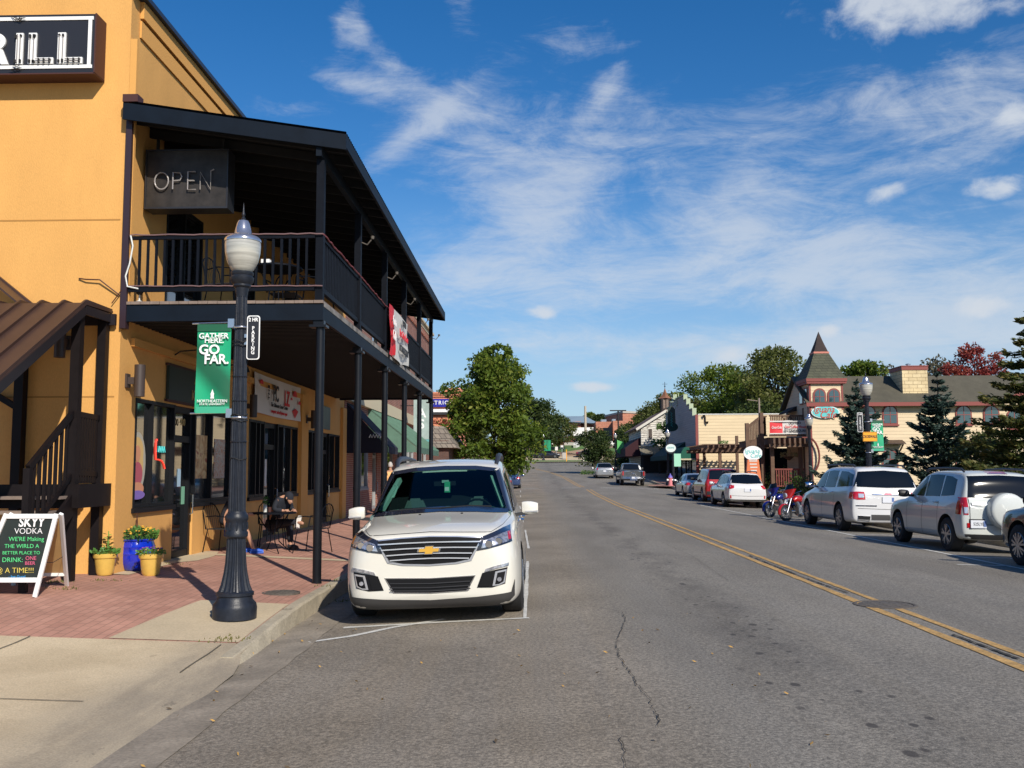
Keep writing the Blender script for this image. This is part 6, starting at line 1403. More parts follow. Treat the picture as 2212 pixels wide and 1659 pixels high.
def rails(c, x, y0, y1, z, m_='rail_black'):
 for sx in (-1, 1): q = MB(); q.tube([(sx * x, y0, z - .06), (sx * x, y0 + .12, z), (sx * x, (y0 + y1) / 2, z + .02), (sx * x, y1 - .12, z), (sx * x, y1, z - .06)], .022, 8); q.build('roof_rail', m_, c.o, smooth=True)
def front_kit(c, W_, z0=.62, z1=.86):
 for sg in (-1, 1): c.patch('y', 1, [(sg * W_ * .6, z1 - .02), (sg * W_ * .85, z1)], [(sg * W_ * .6, z1 - .16), (sg * W_ * .85, z1 - .14)], 3, 'headlight', 'lamp_clear', off=.008, nu=6)
 c.patch('y', 1, [(-W_ * .45, z1 - .03), (W_ * .45, z1 - .03)], [(-W_ * .4, z0 - .1), (W_ * .4, z0 - .1)], 3, 'grille', 'grille_black', off=.008, nu=8)
LnS = 4.1; WS_ = .90
st = suv_st(LnS, WS_, 1.68, hood=1.02, cowl=1.20, belt=1.06, roofw=.72, slope=.20)
sz_ = away('parked_car', 'cream white off-road car with a hard white spare wheel cover on its back door', 9.42, 19.15, st, LnS, 'cream_white', (.80, 3.40), None, wr=.35, tw=.235, rim=5, width_cut=.28)
rear_kit(sz_, LnS, WS_, [(-.62, 1.55), (0, 1.575), (.62, 1.55)], [(-.70, 1.13), (0, 1.12), (.70, 1.13)], ([(.72, 1.13), (.88, 1.12)], [(.73, .78), (.885, .78)]), plate='525LYB', plate_z=.60)
side_kit(sz_, [([(1.50, 1.30), (1.85, 1.52), (2.15, 1.56)], [(1.40, 1.11), (1.85, 1.11), (2.15, 1.11)]), ([(2.22, 1.57), (2.6, 1.58), (2.95, 1.57)], [(2.22, 1.11), (2.6, 1.12), (2.95, 1.12)]), ([(3.02, 1.56), (3.3, 1.54), (3.55, 1.48)], [(3.02, 1.13), (3.3, 1.14), (3.6, 1.16)])], (1.35, 2.18, 2.98), ((2.05, .98), (2.85, 1.0)), hm='cream_white')
sz_.mirror(1.55, 1.15); rails(sz_, .62, 1.9, 3.7, 1.70)
q = MB(); pr = [(0.001, .0), (.29, -.008), (.335, -.025), (.355, -.055), (.36, -.08), (.365, -.22), (.33, -.23)]
yb_ = sz_.hit('y', -1, -.12, .95)[0].y + .23
q.lathe(pr, n=36); sw = q.build('spare_wheel_cover', 'cream_white', sz_.o, smooth=True); sw.rotation_euler = (R(-90), 0, 0); sw.location = (.02, yb_, .87)
q = MB(); q.lathe([(.32, -.22), (.355, -.20), (.35, -.12), (.3, -.1)], n=30); tt = q.build('tyre', 'tyre', sw, smooth=True)
sz_.patch('y', -1, [(-.2, 1.645), (.2, 1.645)], [(-.2, 1.60), (.2, 1.60)], 1, 'brake_light', 'lamp_red', off=.012, nu=6)
sz_.patch('y', -1, [(.60, .62), (.76, .62)], [(.60, .53), (.76, .53)], 1, 'reflector', 'lamp_red', off=.016, nu=3)
sz_.patch('y', -1, [(.46, 1.02), (.66, 1.02)], [(.46, .97), (.66, .97)], 1, 'door_handle', 'cream_white', off=.03, nu=3)
for sg in (-1, 1): sz_.patch('y', -1, [(sg * .735, .93), (sg * .80, .93)], [(sg * .735, .81), (sg * .80, .81)], 2, 'reversing_lamp', 'lamp_clear', off=.018, nu=4)
sz_.line('y', -1, [(.70, 1.10), (.70, .62)], .012, 'tailgate_seam', 'under_black'); sz_.line('y', -1, [(-.7, .60), (0, .585), (.4, .59)], .012, 'tailgate_seam', 'under_black'); sz_.patch('y', -1, [(-.8, .40), (0, .39), (.8, .40)], [(-.78, .30), (0, .29), (.78, .30)], 2, 'lower_bumper', 'trim_black', off=.010, nu=12)
for ch in kids(sz_.o):
 if ch.name.startswith('plate'): ch.location.x = .55
sz_.patch('y', -1, [(.42, .70), (.72, .70)], [(.42, .52), (.72, .52)], 2, 'plate_holder', 'trim_black', off=.008, nu=4)
LnA, WA = 5.1, 1.0
st = suv_st(LnA, WA, 1.80, hood=1.10, cowl=1.35, belt=1.13, roofw=.70, slope=.30)
ac = away('parked_car', 'long white family SUV parked between the motorcycles and the cream white off-road car', 9.50, 25.6, st, LnA, 'white_car', (1.0, 4.05), None, wr=.375, tw=.25, rim=6, width_cut=.30)
rear_kit(ac, LnA, WA, [(-.68, 1.64), (0, 1.68), (.68, 1.64)], [(-.84, 1.24), (0, 1.22), (.84, 1.24)], ([(.62, 1.10), (.80, 1.11), (.965, 1.10)], [(.60, .90), (.80, .89), (.965, .91)]), plate='TJ-804', plate_z=.90)
side_kit(ac, [([(1.75, 1.40), (2.15, 1.60), (2.5, 1.66)], [(1.6, 1.18), (2.15, 1.18), (2.5, 1.18)]), ([(2.58, 1.66), (3.0, 1.68), (3.45, 1.67)], [(2.58, 1.19), (3.0, 1.19), (3.5, 1.20)]), ([(3.65, 1.66), (4.2, 1.64), (4.68, 1.56)], [(3.65, 1.21), (4.2, 1.23), (4.82, 1.25)])], (1.5, 2.54, 3.6), ((2.35, 1.06), (3.4, 1.07)))
ac.mirror(1.75, 1.24, shell='chrome'); rails(ac, .66, 2.1, 4.5, 1.83)
ac.patch('y', -1, [(-.42, 1.09), (0, 1.10), (.42, 1.09)], [(-.40, 1.03), (0, 1.03), (.40, 1.03)], 2, 'chrome_strip', 'chrome', off=.02, nu=10)
ac.patch('y', -1, [(-.1, 1.085), (.1, 1.085)], [(-.1, 1.04), (.1, 1.04)], 1, 'lamp', mat('lit_red', (.9, .1, .1), emit=(1, .12, .15), estr=1.6), off=.028, nu=3)
ac.patch('y', -1, [(.48, .46), (.8, .47)], [(.48, .34), (.8, .36)], 2, 'exhaust_trim', 'chrome', off=.02, nu=6); ac.patch('y', -1, [(.50, .44), (.78, .45)], [(.50, .36), (.78, .38)], 2, 'exhaust_outlet', 'under_black', off=.026, nu=6)
ac.patch('y', -1, [(-.7, .5), (0, .5), (.45, .5)], [(-.7, .36), (0, .36), (.45, .36)], 2, 'lower_bumper', 'grey_plastic', off=.012, nu=10)
for sg in (-1, 1): ac.patch('y', -1, [(sg * .64, 1.05), (sg * .78, 1.055)], [(sg * .64, .95), (sg * .78, .945)], 2, 'reversing_lamp', 'lamp_clear', off=.018, nu=4)
ac.line('y', -1, [(-.8, .66), (0, .645), (.8, .66)], .010, 'tailgate_seam', 'under_black'); ac.patch('y', -1, [(.3, .75), (.85, .75)], [(.3, .72), (.85, .72)], 1, 'badge', 'chrome', off=.012, nu=8)
LnO, WO = 4.8, .91
st = suv_st(LnO, WO, 1.60, hood=.98, cowl=1.25, belt=1.0, roofw=.69, slope=.55, zl_=.26)
ob_ = away('parked_car', 'white estate car with big red tail lamps and black roof rails, parked beyond the motorcycles', 9.78, 43.3, st, LnO, 'white_car', (.95, 3.7), None, wr=.34, tw=.22, width_cut=.28)
rear_kit(ob_, LnO, WO, [(-.58, 1.50), (0, 1.53), (.58, 1.50)], [(-.76, 1.13), (0, 1.10), (.76, 1.13)], ([(.60, 1.02), (.78, 1.05), (.89, 1.04)], [(.62, .90), (.78, .86), (.88, .88)]), plate='KX 207', plate_z=.82)
side_kit(ob_, [([(1.7, 1.28), (2.1, 1.46), (2.4, 1.50)], [(1.55, 1.05), (2.1, 1.05), (2.4, 1.05)]), ([(2.48, 1.50), (2.9, 1.51), (3.25, 1.50)], [(2.48, 1.05), (2.9, 1.06), (3.3, 1.07)]), ([(3.35, 1.49), (3.8, 1.44), (4.1, 1.34)], [(3.38, 1.08), (3.8, 1.1), (4.25, 1.12)])], (1.5, 2.44, 3.3), ((2.25, .93), (3.2, .95)), hm='white_car')
ob_.mirror(1.65, 1.08, shell='white_car'); rails(ob_, .60, 2.0, 4.0, 1.66)
ob_.patch('y', -1, [(-.9, .40), (0, .38), (.9, .40)], [(-.88, .30), (0, .28), (.88, .30)], 2, 'lower_bumper', 'grey_plastic', off=.012, nu=12); ob_.line('y', -1, [(-.72, .56), (0, .54), (.72, .56)], .012, 'tailgate_seam', 'under_black')
for sg in (-1, 1): ob_.patch('y', -1, [(sg * .74, .58), (sg * .80, .58)], [(sg * .73, .44), (sg * .79, .44)], 1, 'reflector', 'lamp_red', off=.012, nu=3)
LnR, WR_ = 4.75, .95
st = suv_st(LnR, WR_, 1.80, hood=1.08, cowl=1.3, belt=1.12, roofw=.74, slope=.16)
rd = away('parked_car', 'dark red boxy SUV parked between the white estate and the silver saloon', 9.95, 49.6, st, LnR, 'dark_red', (.95, 3.75), None, wr=.37, tw=.24, width_cut=.28)
rear_kit(rd, LnR, WR_, [(-.68, 1.68), (0, 1.70), (.68, 1.68)], [(-.74, 1.20), (0, 1.19), (.74, 1.20)], ([(.76, 1.2), (.92, 1.19)], [(.77, .86), (.925, .86)]), plate='B 63 K', plate_z=.88, bumper=(.40, .58, 'trim_black'))
side_kit(rd, [([(1.65, 1.4), (2.0, 1.6), (2.35, 1.66)], [(1.52, 1.17), (2.0, 1.17), (2.35, 1.17)]), ([(2.43, 1.66), (2.8, 1.67), (3.25, 1.66)], [(2.43, 1.17), (2.8, 1.18), (3.25, 1.18)]), ([(3.35, 1.66), (3.8, 1.64), (4.3, 1.6)], [(3.35, 1.2), (3.8, 1.2), (4.35, 1.22)])], (1.45, 2.4, 3.3), ((2.2, 1.05), (3.15, 1.06)), hm='dark_red')
rd.mirror(1.65, 1.2); rails(rd, .66, 2.0, 4.3, 1.83)
for sg in (-1, 1): rd.patch('x', sg, [(1.5, .52), (3.3, .52)], [(1.5, .3), (3.3, .3)], 1, 'sill_cladding', 'grey_plastic', off=.012, nu=10)
LnT, WT = 4.8, .90
def saloon(label, X, Yr, pm, group='cars parked along the kerb', facing=math.pi, z=None, plate='H 501', tailm='lamp_red'):
 st_ = sedan_st(LnT, WT, 1.46)
 if z is None: z = zroad(X, Yr + 2)
 c = Car('parked_car', label, (X, Yr + (LnT if facing == math.pi else 0), z), facing, st_, pm, (.92, 3.72), wr=.325, tw=.21, group=group, width_cut=.28, rim=5)
 rear_kit(c, LnT, WT, [(-.50, 1.33), (0, 1.36), (.50, 1.33)], [(-.62, 1.05), (0, 1.03), (.62, 1.05)], ([(.55, .86), (.72, .90), (.86, .90)], [(.58, .74), (.72, .73), (.86, .75)]), plate=plate, plate_z=.72)
 side_kit(c, [([(1.60, 1.15), (2.0, 1.36), (2.45, 1.40)], [(1.45, .96), (2.0, .96), (2.45, .97)]), ([(2.52, 1.40), (2.95, 1.38), (3.35, 1.22)], [(2.52, .97), (2.95, .98), (3.5, 1.0)])], (1.38, 2.48, 3.4), ((2.3, .85), (3.25, .87)), hm=pm, seam_z=(.28, .9))
 c.mirror(1.55, 1.0, shell=pm); front_kit(c, WT, .52, .72); return c
sv_ = saloon('silver saloon car parked ahead of the dark red SUV near the crossing', 10.1, 57.2, 'silver')
st = suv_st(4.6, .93, 1.66, hood=1.04, cowl=1.3, belt=1.06)
dk_ = away('parked_car', 'dark navy crossover at the right edge, only its front wing and wheel showing', 9.38, 13.1, st, 4.6, 'blue_black' if 'blue_black' in MATS else paint('blue_black', (.010, .012, .022), .3), (.88, 3.55), None, wr=.36, tw=.235, rim=7, width_cut=.28)
side_kit(dk_, [([(1.65, 1.3), (2.0, 1.5), (2.35, 1.54)], [(1.5, 1.1), (2.0, 1.1), (2.35, 1.1)]), ([(2.43, 1.54), (2.8, 1.55), (3.3, 1.54)], [(2.43, 1.1), (2.8, 1.11), (3.4, 1.12)])], (1.4, 2.4, 3.4), ((2.2, .98), (3.2, 1.0))); dk_.mirror(1.6, 1.15); front_kit(dk_, .93)
rear_kit(dk_, 4.6, .93, [(-.6, 1.5), (0, 1.53), (.6, 1.5)], [(-.75, 1.15), (0, 1.13), (.75, 1.15)], ([(.7, 1.05), (.88, 1.05)], [(.7, .88), (.88, .88)]), plate='R 118', plate_z=.78)
LnP, WP = 5.9, 1.0
stp = [(0, .5, .62, 1.0, .6, 1.08, .5), (.05, .42, .88, 1.06, .82, 1.12, .7), (.2, .40, .97, 1.12, .92, 1.17, .76), (1.1, .40, 1.0, 1.18, .95, 1.26, .8), (1.3, .40, 1.0, 1.2, .95, 1.30, .82), (1.75, .40, 1.0, 1.22, .95, 1.72, .74), (2.05, .40, 1.0, 1.22, .95, 1.86, .71), (3.2, .40, 1.0, 1.22, .95, 1.88, .71), (3.75, .40, 1.0, 1.22, .95, 1.84, .71), (3.84, .40, 1.0, 1.24, .95, 1.74, .73), (3.95, .40, 1.0, 1.24, .955, 1.28, .90), (4.05, .40, 1.0, 1.24, .96, 1.25, .92),
       (5.7, .42, 1.0, 1.24, .96, 1.25, .92), (5.83, .44, .98, 1.23, .95, 1.24, .92), (5.86, .56, .93, 1.20, .90, 1.215, .86)]
pk_z = (zroad(8.4, 79) + .0)
pk = Car('pickup_truck', 'grey crew cab pickup truck with chrome rear bumper parked at the crossing', (8.35, 78.2 + LnP, pk_z), math.pi, stp, 'grey_truck', (1.0, 4.75), wr=.42, tw=.27, roll=R(-1), cat='pickup', width_cut=.32)
rear_kit(pk, LnP, WP, [(-.60, 1.76), (0, 1.79), (.60, 1.76)], [(-.70, 1.34), (0, 1.33), (.70, 1.34)], ([(.80, 1.17), (.97, 1.17)], [(.80, .84), (.97, .84)]), plate='PU 31', plate_z=.66)
side_kit(pk, [([(1.9, 1.55), (2.2, 1.74), (2.7, 1.78)], [(1.75, 1.3), (2.2, 1.3), (2.7, 1.3)]), ([(2.78, 1.78), (3.2, 1.79), (3.7, 1.77)], [(2.78, 1.3), (3.2, 1.3), (3.75, 1.3)])], (1.6, 2.74, 3.85), ((2.55, 1.15), (3.6, 1.15)), seam_z=(.5, 1.2)); pk.mirror(1.8, 1.42, w=.28, h=.28); front_kit(pk, WP, .75, 1.05)
q = MB(); q.box(-.96, .96, 5.87, 6.02, .56, .74); q.box(-.3, .3, 5.87, 6.0, .42, .559); q.build('rear_bumper', 'chrome', pk.o, bevel=.01); 
pk.line('y', -1, [(-.78, 1.19), (0, 1.19), (.78, 1.19)], .02, 'tailgate_edge', 'chrome'); pk.line('y', -1, [(-.79, 1.2), (-.79, .8)], .012, 'tailgate_seam', 'under_black'); pk.line('y', -1, [(.79, 1.2), (.79, .8)], .012, 'tailgate_seam', 'under_black')
for ch in kids(pk.o):
 if ch.name.startswith('plate'): ch.location.y = .17
q = MB(); q.prism([(.12 * math.cos(k * .524), 5.885, 1.02 + .05 * math.sin(k * .524)) for k in range(12)], (0, .01, 0)); q.build('emblem', 'chrome', pk.o)
LnH, WH = 4.4, .90
st = suv_st(LnH, WH, 1.52, hood=.95, cowl=1.2, belt=.96, roofw=.69, slope=.5, zl_=.22)
h0 = at(1307, 1030, 92)
hb = Car('parked_car', 'silver grey hatchback with a dark roof parked beyond the pickup under the street tree', (h0.x, 92 + LnH, zroad(h0.x, 93)), math.pi, st, 'silver', (.9, 3.45), wr=.32, tw=.21, width_cut=.28)
rear_kit(hb, LnH, WH, [(-.58, 1.42), (0, 1.44), (.58, 1.42)], [(-.72, 1.08), (0, 1.06), (.72, 1.08)], ([(.66, 1.02), (.86, 1.02)], [(.68, .82), (.86, .82)]), plate='GH 45', plate_z=.7); hb.mirror(1.5, 1.0, shell='silver')
side_kit(hb, [([(1.6, 1.2), (2.0, 1.4), (2.4, 1.43)], [(1.45, 1.0), (2.0, 1.0), (2.4, 1.0)]), ([(2.48, 1.43), (2.9, 1.43), (3.5, 1.38)], [(2.48, 1.0), (2.9, 1.01), (3.7, 1.05)])], (1.4, 2.44, 3.4), (), seam_z=(.3, .95))
b0 = at(1108, 1040, 66); saloon('dark blue saloon parked under the street tree beyond the white crossover', b0.x - .9, 64.5, 'blue_car', facing=math.pi, plate='B 2')
b1 = at(1122, 1035, 76); saloon('second blue car parked ahead of the dark blue saloon at the left kerb', at(1126, 1035, 74).x - .92, 72.8, paint('blue_grey', (.03, .06, .16), .4), facing=math.pi, plate='C 3')
f0 = at(1178, 990, 168); c = saloon('black saloon seen side-on on the bank beyond the bend', 0, 0, 'black_car', z=0, plate='F'); c.o.location = (f0.x + 2.6, 167.5, rise(167) + .11); c.o.rotation_euler = (0, 0, R(-90 + 180 + 0)); 
f1 = at(1272, 985, 170); c2 = saloon('dark maroon saloon half hidden behind the far street tree', 0, 0, 'maroon', z=0, plate='G'); c2.o.location = (f1.x + 2.4, 168.6, rise(168) + .11); c2.o.rotation_euler = (0, 0, R(90))
for cc in (c, c2): cc.o['group'] = 'cars on the far bank'
g0 = at(1955, 1030, 41); c = saloon('small pale saloon parked in front of the cream house behind the white SUVs', 0, 0, 'silver', z=0, plate='L'); c.o.location = (g0.x + 3.2, 41, .12); c.o.rotation_euler = (0, 0, R(-78 + 0)); c.o['group'] = 'cars by the cream house'
def motorcycle(label, loc, rz, pm, lean=8):
 o = thing('motorcycle', label, 'motorcycle', loc, rz, 'motorcycles at the kerb'); o.rotation_euler = (R(0), R(lean), rz)
 for (y, nm) in ((-.85, 'front'), (.80, 'rear')):
  q = MB(); q.tube([(0, y + .27 * math.cos(k * .262), .33 + .27 * math.sin(k * .262)) for k in range(24)], .062 if nm == 'rear' else .055, 8, closed=True); w = q.build('wheel', 'tyre', o, smooth=True)
  q = MB(); q.tube([(0, y + .21 * math.cos(k * .349), .33 + .21 * math.sin(k * .349)) for k in range(18)], .018, 6, closed=True)
  for k in range(9): a = k * .698; q.beam((0, y, .33), (0, y + .21 * math.cos(a), .33 + .21 * math.sin(a)), .03, .02, up=(1, 0, 0))
  q.tube([(-.05, y, .33), (.05, y, .33)], .05, 10); q.build('rim', mat('bike_rim', (.12, .12, .13), rough=.4, metal=.7) if 'bike_rim' not in MATS else 'bike_rim', w)
 q = MB()
 def fend(y, r_, a0, a1, w): q.grid(lambda u, v: (w * (v - .5) * 2, y + (r_ - .05 * (2 * v - 1) ** 2) * math.cos(a0 + (a1 - a0) * u), .33 + (r_ - .05 * (2 * v - 1) ** 2) * math.sin(a0 + (a1 - a0) * u)), 14, 6)
 fend(-.85, .37, R(20), R(190), .085); fend(.80, .38, R(-20), R(150), .11); q.build('mudguard', pm, o, smooth='all', fix=False)
 q = MB(); q.tube([(0, -.40, .80), (0, -.28, .86), (0, -.05, .86), (0, .18, .76)], [.07, .14, .14, .06], 14); q.build('tank', pm, o, smooth=True)
 q = MB(); q.tube([(0, .12, .72), (0, .30, .70), (0, .60, .76), (0, .80, .84), (0, .86, .98)], [.08, .14, .13, .11, .05], 12); q.build('seat', 'trim_black', o, smooth=True)
 for sx in (-1, 1):
  q = MB(); q.box(sx * .18, sx * .38, .52, 1.05, .38, .68); q.build('pannier', pm, o, bevel=.04)
  q = MB(); q.tube([(sx * .09, -.85, .33), (sx * .09, -.50, .98)], .025, 8); q.build('fork', 'chrome', o, smooth=True)
  q = MB(); q.tube([(sx * .12, -.15, .25), (sx * .17, .3, .24), (sx * .18, 1.05, .28)], .038, 8); q.build('exhaust', 'chrome', o, smooth=True)
 q = MB(); q.tube([(-.40, -.28, 1.12), (-.2, -.45, 1.06), (0, -.50, 1.02), (.2, -.45, 1.06), (.40, -.28, 1.12)], .016, 8); q.build('handlebar', 'chrome', o, smooth=True)
 q = MB(); q.box(-.10, .10, -.25, .12, .28, .55); q.tube([(0, -.12, .5), (0, -.24, .76)], .09, 10); q.tube([(0, .0, .5), (0, .1, .74)], .09, 10); q.build('engine', mat('engine_metal', (.25, .25, .26), rough=.35, metal=.8, var=.5, vscale=20) if 'engine_metal' not in MATS else 'engine_metal', o, bevel=.01); o.scale = (.86,) * 3
 q = MB()     # bat-wing fairing
 q.grid(lambda u, v: (.36 * math.sin((u - .5) * math.pi) * (.55 + .45 * v), -.62 - .16 * math.cos((u - .5) * math.pi) + .13 * v, .88 + .34 * v), 14, 6); q.build('fairing', pm, o, smooth='all', fix=False)
 q = MB(); q.grid(lambda u, v: (.25 * math.sin((u - .5) * math.pi) * (1 - .3 * v), -.62 - .10 * math.cos((u - .5) * math.pi) + .10 + .10 * v, 1.22 + .20 * v), 10, 4); q.build('windscreen', 'car_glass', o, smooth='all', fix=False)
 q = MB(); q.tube([(0, -.80, 1.0), (0, -.74, 1.0)], [.09, .10], 14); q.build('headlight', 'lamp_clear', o, smooth=True)
 q = MB(); q.tube([(-.03, .1, .3), (-.22, .05, .0)], .012, 6); q.build('kickstand', 'chrome', o)
 return o
paint('moto_blue', (.004, .008, .15), .2); paint('moto_red', (.38, .010, .008), .1)
mz = lambda x, y: zroad(x, y)
motorcycle('blue touring motorcycle parked at the kerb left of the red motorcycle', (9.10, 34.3, mz(9.1, 35)), R(-62), 'moto_blue', lean=-8)
motorcycle('red touring motorcycle parked between the blue motorcycle and the long white SUV', (9.06, 32.0, mz(9.3, 33)), R(-62), 'moto_red', lean=-8)
siding('cream_siding', (.63, .50, .325), pitch=.17, var=.05, gap=.08, dark=.82)
siding('yellow_siding', (.64, .505, .31), pitch=.26, var=.05, gap=.07, dark=.84)
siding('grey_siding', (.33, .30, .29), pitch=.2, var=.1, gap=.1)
siding('peeling_white', (.62, .59, .52), pitch=.24, var=.12, gap=.16, dark=.25, streak=(.16, .13, .11))
brick('green_shingle', (.080, .082, .050), (.060, .062, .040), (.03, .033, .02), bw=.3, bh=.14, msize=.012, bump=.5)
mat('green_roof', (.082, .074, .052), rough=.95, var=.15, vscale=2, fine=.15, fscale=25); mat('window_blue', (.03, .07, .08), rough=.05, spec=1, coat=1)
def arch_window(mb_f, mb_g, cx_, y, z0, w, h, t=.07, d=.05):
 """frame ring with arched head on a wall facing the viewer"""
 def outl(g):
  r_ = w / 2 + g; pts = [(cx_ - r_, z0 - g), (cx_ + r_, z0 - g)]
  for k in range(9): a = math.pi * k / 8; pts.append((cx_ + r_ * math.cos(a), z0 + h - w / 2 + r_ * math.sin(a)))
  return pts
 mb_f.prism([(x, y - d, z) for x, z in outl(t)], (0, d - .003, 0)); mb_g.prism([(x, y - d - .012, z) for x, z in outl(0)], (0, .010, 0))
 mb_f.box(cx_ - .015, cx_ + .015, y - d - .025, y - d - .013, z0, z0 + h - .02); mb_f.box(cx_ - w / 2, cx_ + w / 2, y - d - .027, y - d - .0255, z0 + h * .48, z0 + h * .52)
 mb_f.box(cx_ - w / 2 - t - .04, cx_ + w / 2 + t + .04, y - d - .04, y - .004, z0 - t - .07, z0 - t - .002)
YH = 47.5; hx0 = at(1748, 950, YH).x
ho = thing('cafe_house', 'cream clapboard cafe building with pointed corner turret and dark green roof', 'building', (hx0, YH, 0))
def hc_(mb, n, m_, **k): return child(mb, n, m_, ho, **k)
ze = at(1950, 872, YH).z; zr2 = at(1950, 817, YH + 2.1).z; hx1 = hx0 + 15.5
mb = MB(); mb.box(hx0, hx1, YH, YH + 4.2, 0, ze); mb.prism([(hx0, YH + .01, ze + .002), (hx0, YH + 4.15, ze + .002), (hx0, YH + 2.1, zr2 - .05)], (hx1 - hx0, 0, 0)); hc_(mb, 'wall', 'cream_siding')
mb = MB(); o_ = .4
mb.prism([(hx0 - .2, YH - o_, ze - .06), (hx0 - .2, YH - o_, ze + .06), (hx0 - .2, YH + 2.1, zr2 + .12), (hx0 - .2, YH + 2.1, zr2)], (hx1 - hx0 + .4, 0, 0)); mb.prism([(hx0 - .2, YH + 4.2 + o_, ze - .06), (hx0 - .2, YH + 4.2 + o_, ze + .06), (hx0 - .2, YH + 2.11, zr2 + .12), (hx0 - .2, YH + 2.11, zr2)], (hx1 - hx0 + .4, 0, 0))
gx0, gx1 = at(2145, 880, YH - .4).x, at(2300, 880, YH - .4).x
hc_(mb, 'roof', 'green_roof')
mb = MB(); mb.box(hx0 - .2, gx0, YH - o_ - .03, YH - o_ - .002, ze - .14, ze + .05); mb.beam((gx0, YH - o_ - .02, ze - .05), ((gx0 + gx1) / 2, YH - o_ - .02, ze + .55), .04, .16); mb.beam(((gx0 + gx1) / 2, YH - o_ - .02, ze + .55), (gx1, YH - o_ - .02, ze - .05), .04, .16)
mb.box(hx0 - .04, hx0 + .07, YH - .03, YH - .002, 0, ze); hc_(mb, 'fascia', 'trim_red')
mb = MB(); mb.prism([(gx0, YH - o_, ze - .1), (gx1, YH - o_, ze - .1), ((gx0 + gx1) / 2, YH - o_, ze + .52)], (0, 3, 0)); hc_(mb, 'gable', 'cream_siding')
a0, a1 = at(1948, 792, YH + .4), at(2006, 866, YH + .4)
brick('cream_shake', (.70, .56, .33), (.64, .50, .28), (.35, .26, .14), bw=.42, bh=.18, msize=.012, bump=.6)
mb = MB(); mb.box(a0.x, a1.x, YH + .4, YH + 2.0, a1.z - .1, a0.z); ch_ = hc_(mb, 'chimney', 'cream_shake')
mb = MB(); mb.box(a0.x - .05, a1.x + .05, YH + .35, YH + 2.05, a0.z + .002, a0.z + .05); mb.box(a0.x - .03, a1.x + .03, YH + .37, YH + 2.03, a0.z - .17, a0.z); q = child(mb, 'chimney_cap', 'trim_red', ch_)
mb = MB(); mb.lathe([(.09, 0), (.09, .12), (.13, .13), (.13, .17), (.02, .2)], ((a0.x + a1.x) / 2, YH + 1.2, a0.z + .05), 14); child(mb, 'flue', 'aluminium', ch_)
for px, py, w_ in ((1880, 896, .62), (1922, 896, .62), (2081, 896, .66), (2141, 896, .66), (1976, 896, .0), (2190, 905, .62), (1922, 992, .66), (2081, 992, .66), (2150, 992, .66)):
 if not w_: continue
 p = at(px * 1.0 - (5 if px < 1900 else 0), py, YH); fw = MB(); gw = MB(); arch_window(fw, gw, p.x, YH, p.z - .42, w_, .84); fo = hc_(fw, 'window', 'trim_red'); child(gw, 'pane', 'window_blue', fo)
for px in (1922, 2081, 2150):
 p = at(px, 958, YH); mb = MB(); mb.prism([(p.x - .62, YH - .003, p.z + .18), (p.x - .62, YH - .5, p.z), (p.x - .62, YH - .5, p.z - .04), (p.x - .62, YH - .003, p.z - .02)], (1.24, 0, 0)); mb.beam((p.x - .5, YH - .02, p.z - .35), (p.x - .5, YH - .42, p.z - .05), .06, .06); mb.beam((p.x + .5, YH - .02, p.z - .35), (p.x + .5, YH - .42, p.z - .05), .06, .06); hc_(mb, 'window_hood', 'brown_metal')
tx0, tx1 = hx0, at(1822, 900, YH - .3).x; ty0 = YH - .3; ty1 = ty0 + (tx1 - tx0) * 1.1; zt0 = at(1785, 829, ty0).z; tcx, tcy = (tx0 + tx1) / 2, (ty0 + ty1) / 2
mb = MB(); mb.box(tx0 - .003, tx1, ty0, ty1 + .4, 0, zt0); tu = hc_(mb, 'turret', 'cream_siding')
mb = MB(); e = .16
for (ax, ay) in ((tx0 - .02, ty0 - .02), (tx1 - .07, ty0 - .02)): mb.box(ax, ax + .09, ay, ay + .09, 0 if ax < tx1 - .5 else ze - .3, zt0 - .001)
mb.box(tx0 - e, tx1 + e, ty0 - e, ty1 + e, zt0 + .002, zt0 + .10); child(mb, 'trim', 'aluminium', tu).data.materials[0] = MATS['trim_red']
mb = MB(); mb.box(tx0 - e - .03, tx1 + e + .03, ty0 - e - .03, ty1 + e + .03, zt0 + .102, zt0 + .26); child(mb, 'eave', 'trim_red', tu)
zm = at(1771, 764, tcy).z; zp = at(1771, 716, tcy).z; hw = (tx1 - tx0) / 2 + e + .03; hd = (ty1 - ty0) / 2 + e + .03; mw = .36
def fr4(zz_, a_, b_): return [(tcx - a_, tcy - b_, zz_), (tcx + a_, tcy - b_, zz_), (tcx + a_, tcy + b_, zz_), (tcx - a_, tcy + b_, zz_)]
mb = MB(); L0, Lm, L1_ = fr4(zt0 + .262, hw, hd), fr4(zt0 + .262 + (zm - zt0 - .26) * .25, hw * .80, hd * .80), fr4(zm, mw, mw)
for A, B in ((L0, Lm), (Lm, L1_)):
 for i in range(4): mb.quad(A[i], A[(i + 1) % 4], B[(i + 1) % 4], B[i])
child(mb, 'turret_roof', 'green_shingle', tu, fix=False)
mb = MB(); mb.box(tcx - mw - .03, tcx + mw + .03, tcy - mw - .03, tcy + mw + .03, zm - .03, zm + .06); child(mb, 'band', mat('pink_band', (.50, .17, .12), rough=.6), tu)
mb = MB(); A = fr4(zm + .062, mw - .01, mw - .01); Bm = fr4(zm + .06 + (zp - zm) * .45, mw * .48, mw * .48)
for i in range(4): mb.quad(A[i], A[(i + 1) % 4], Bm[(i + 1) % 4], Bm[i]); mb.add([Bm[i], Bm[(i + 1) % 4], (tcx, tcy, zp)], [(0, 1, 2)])
child(mb, 'spire', 'dark_shingle', tu, fix=False)
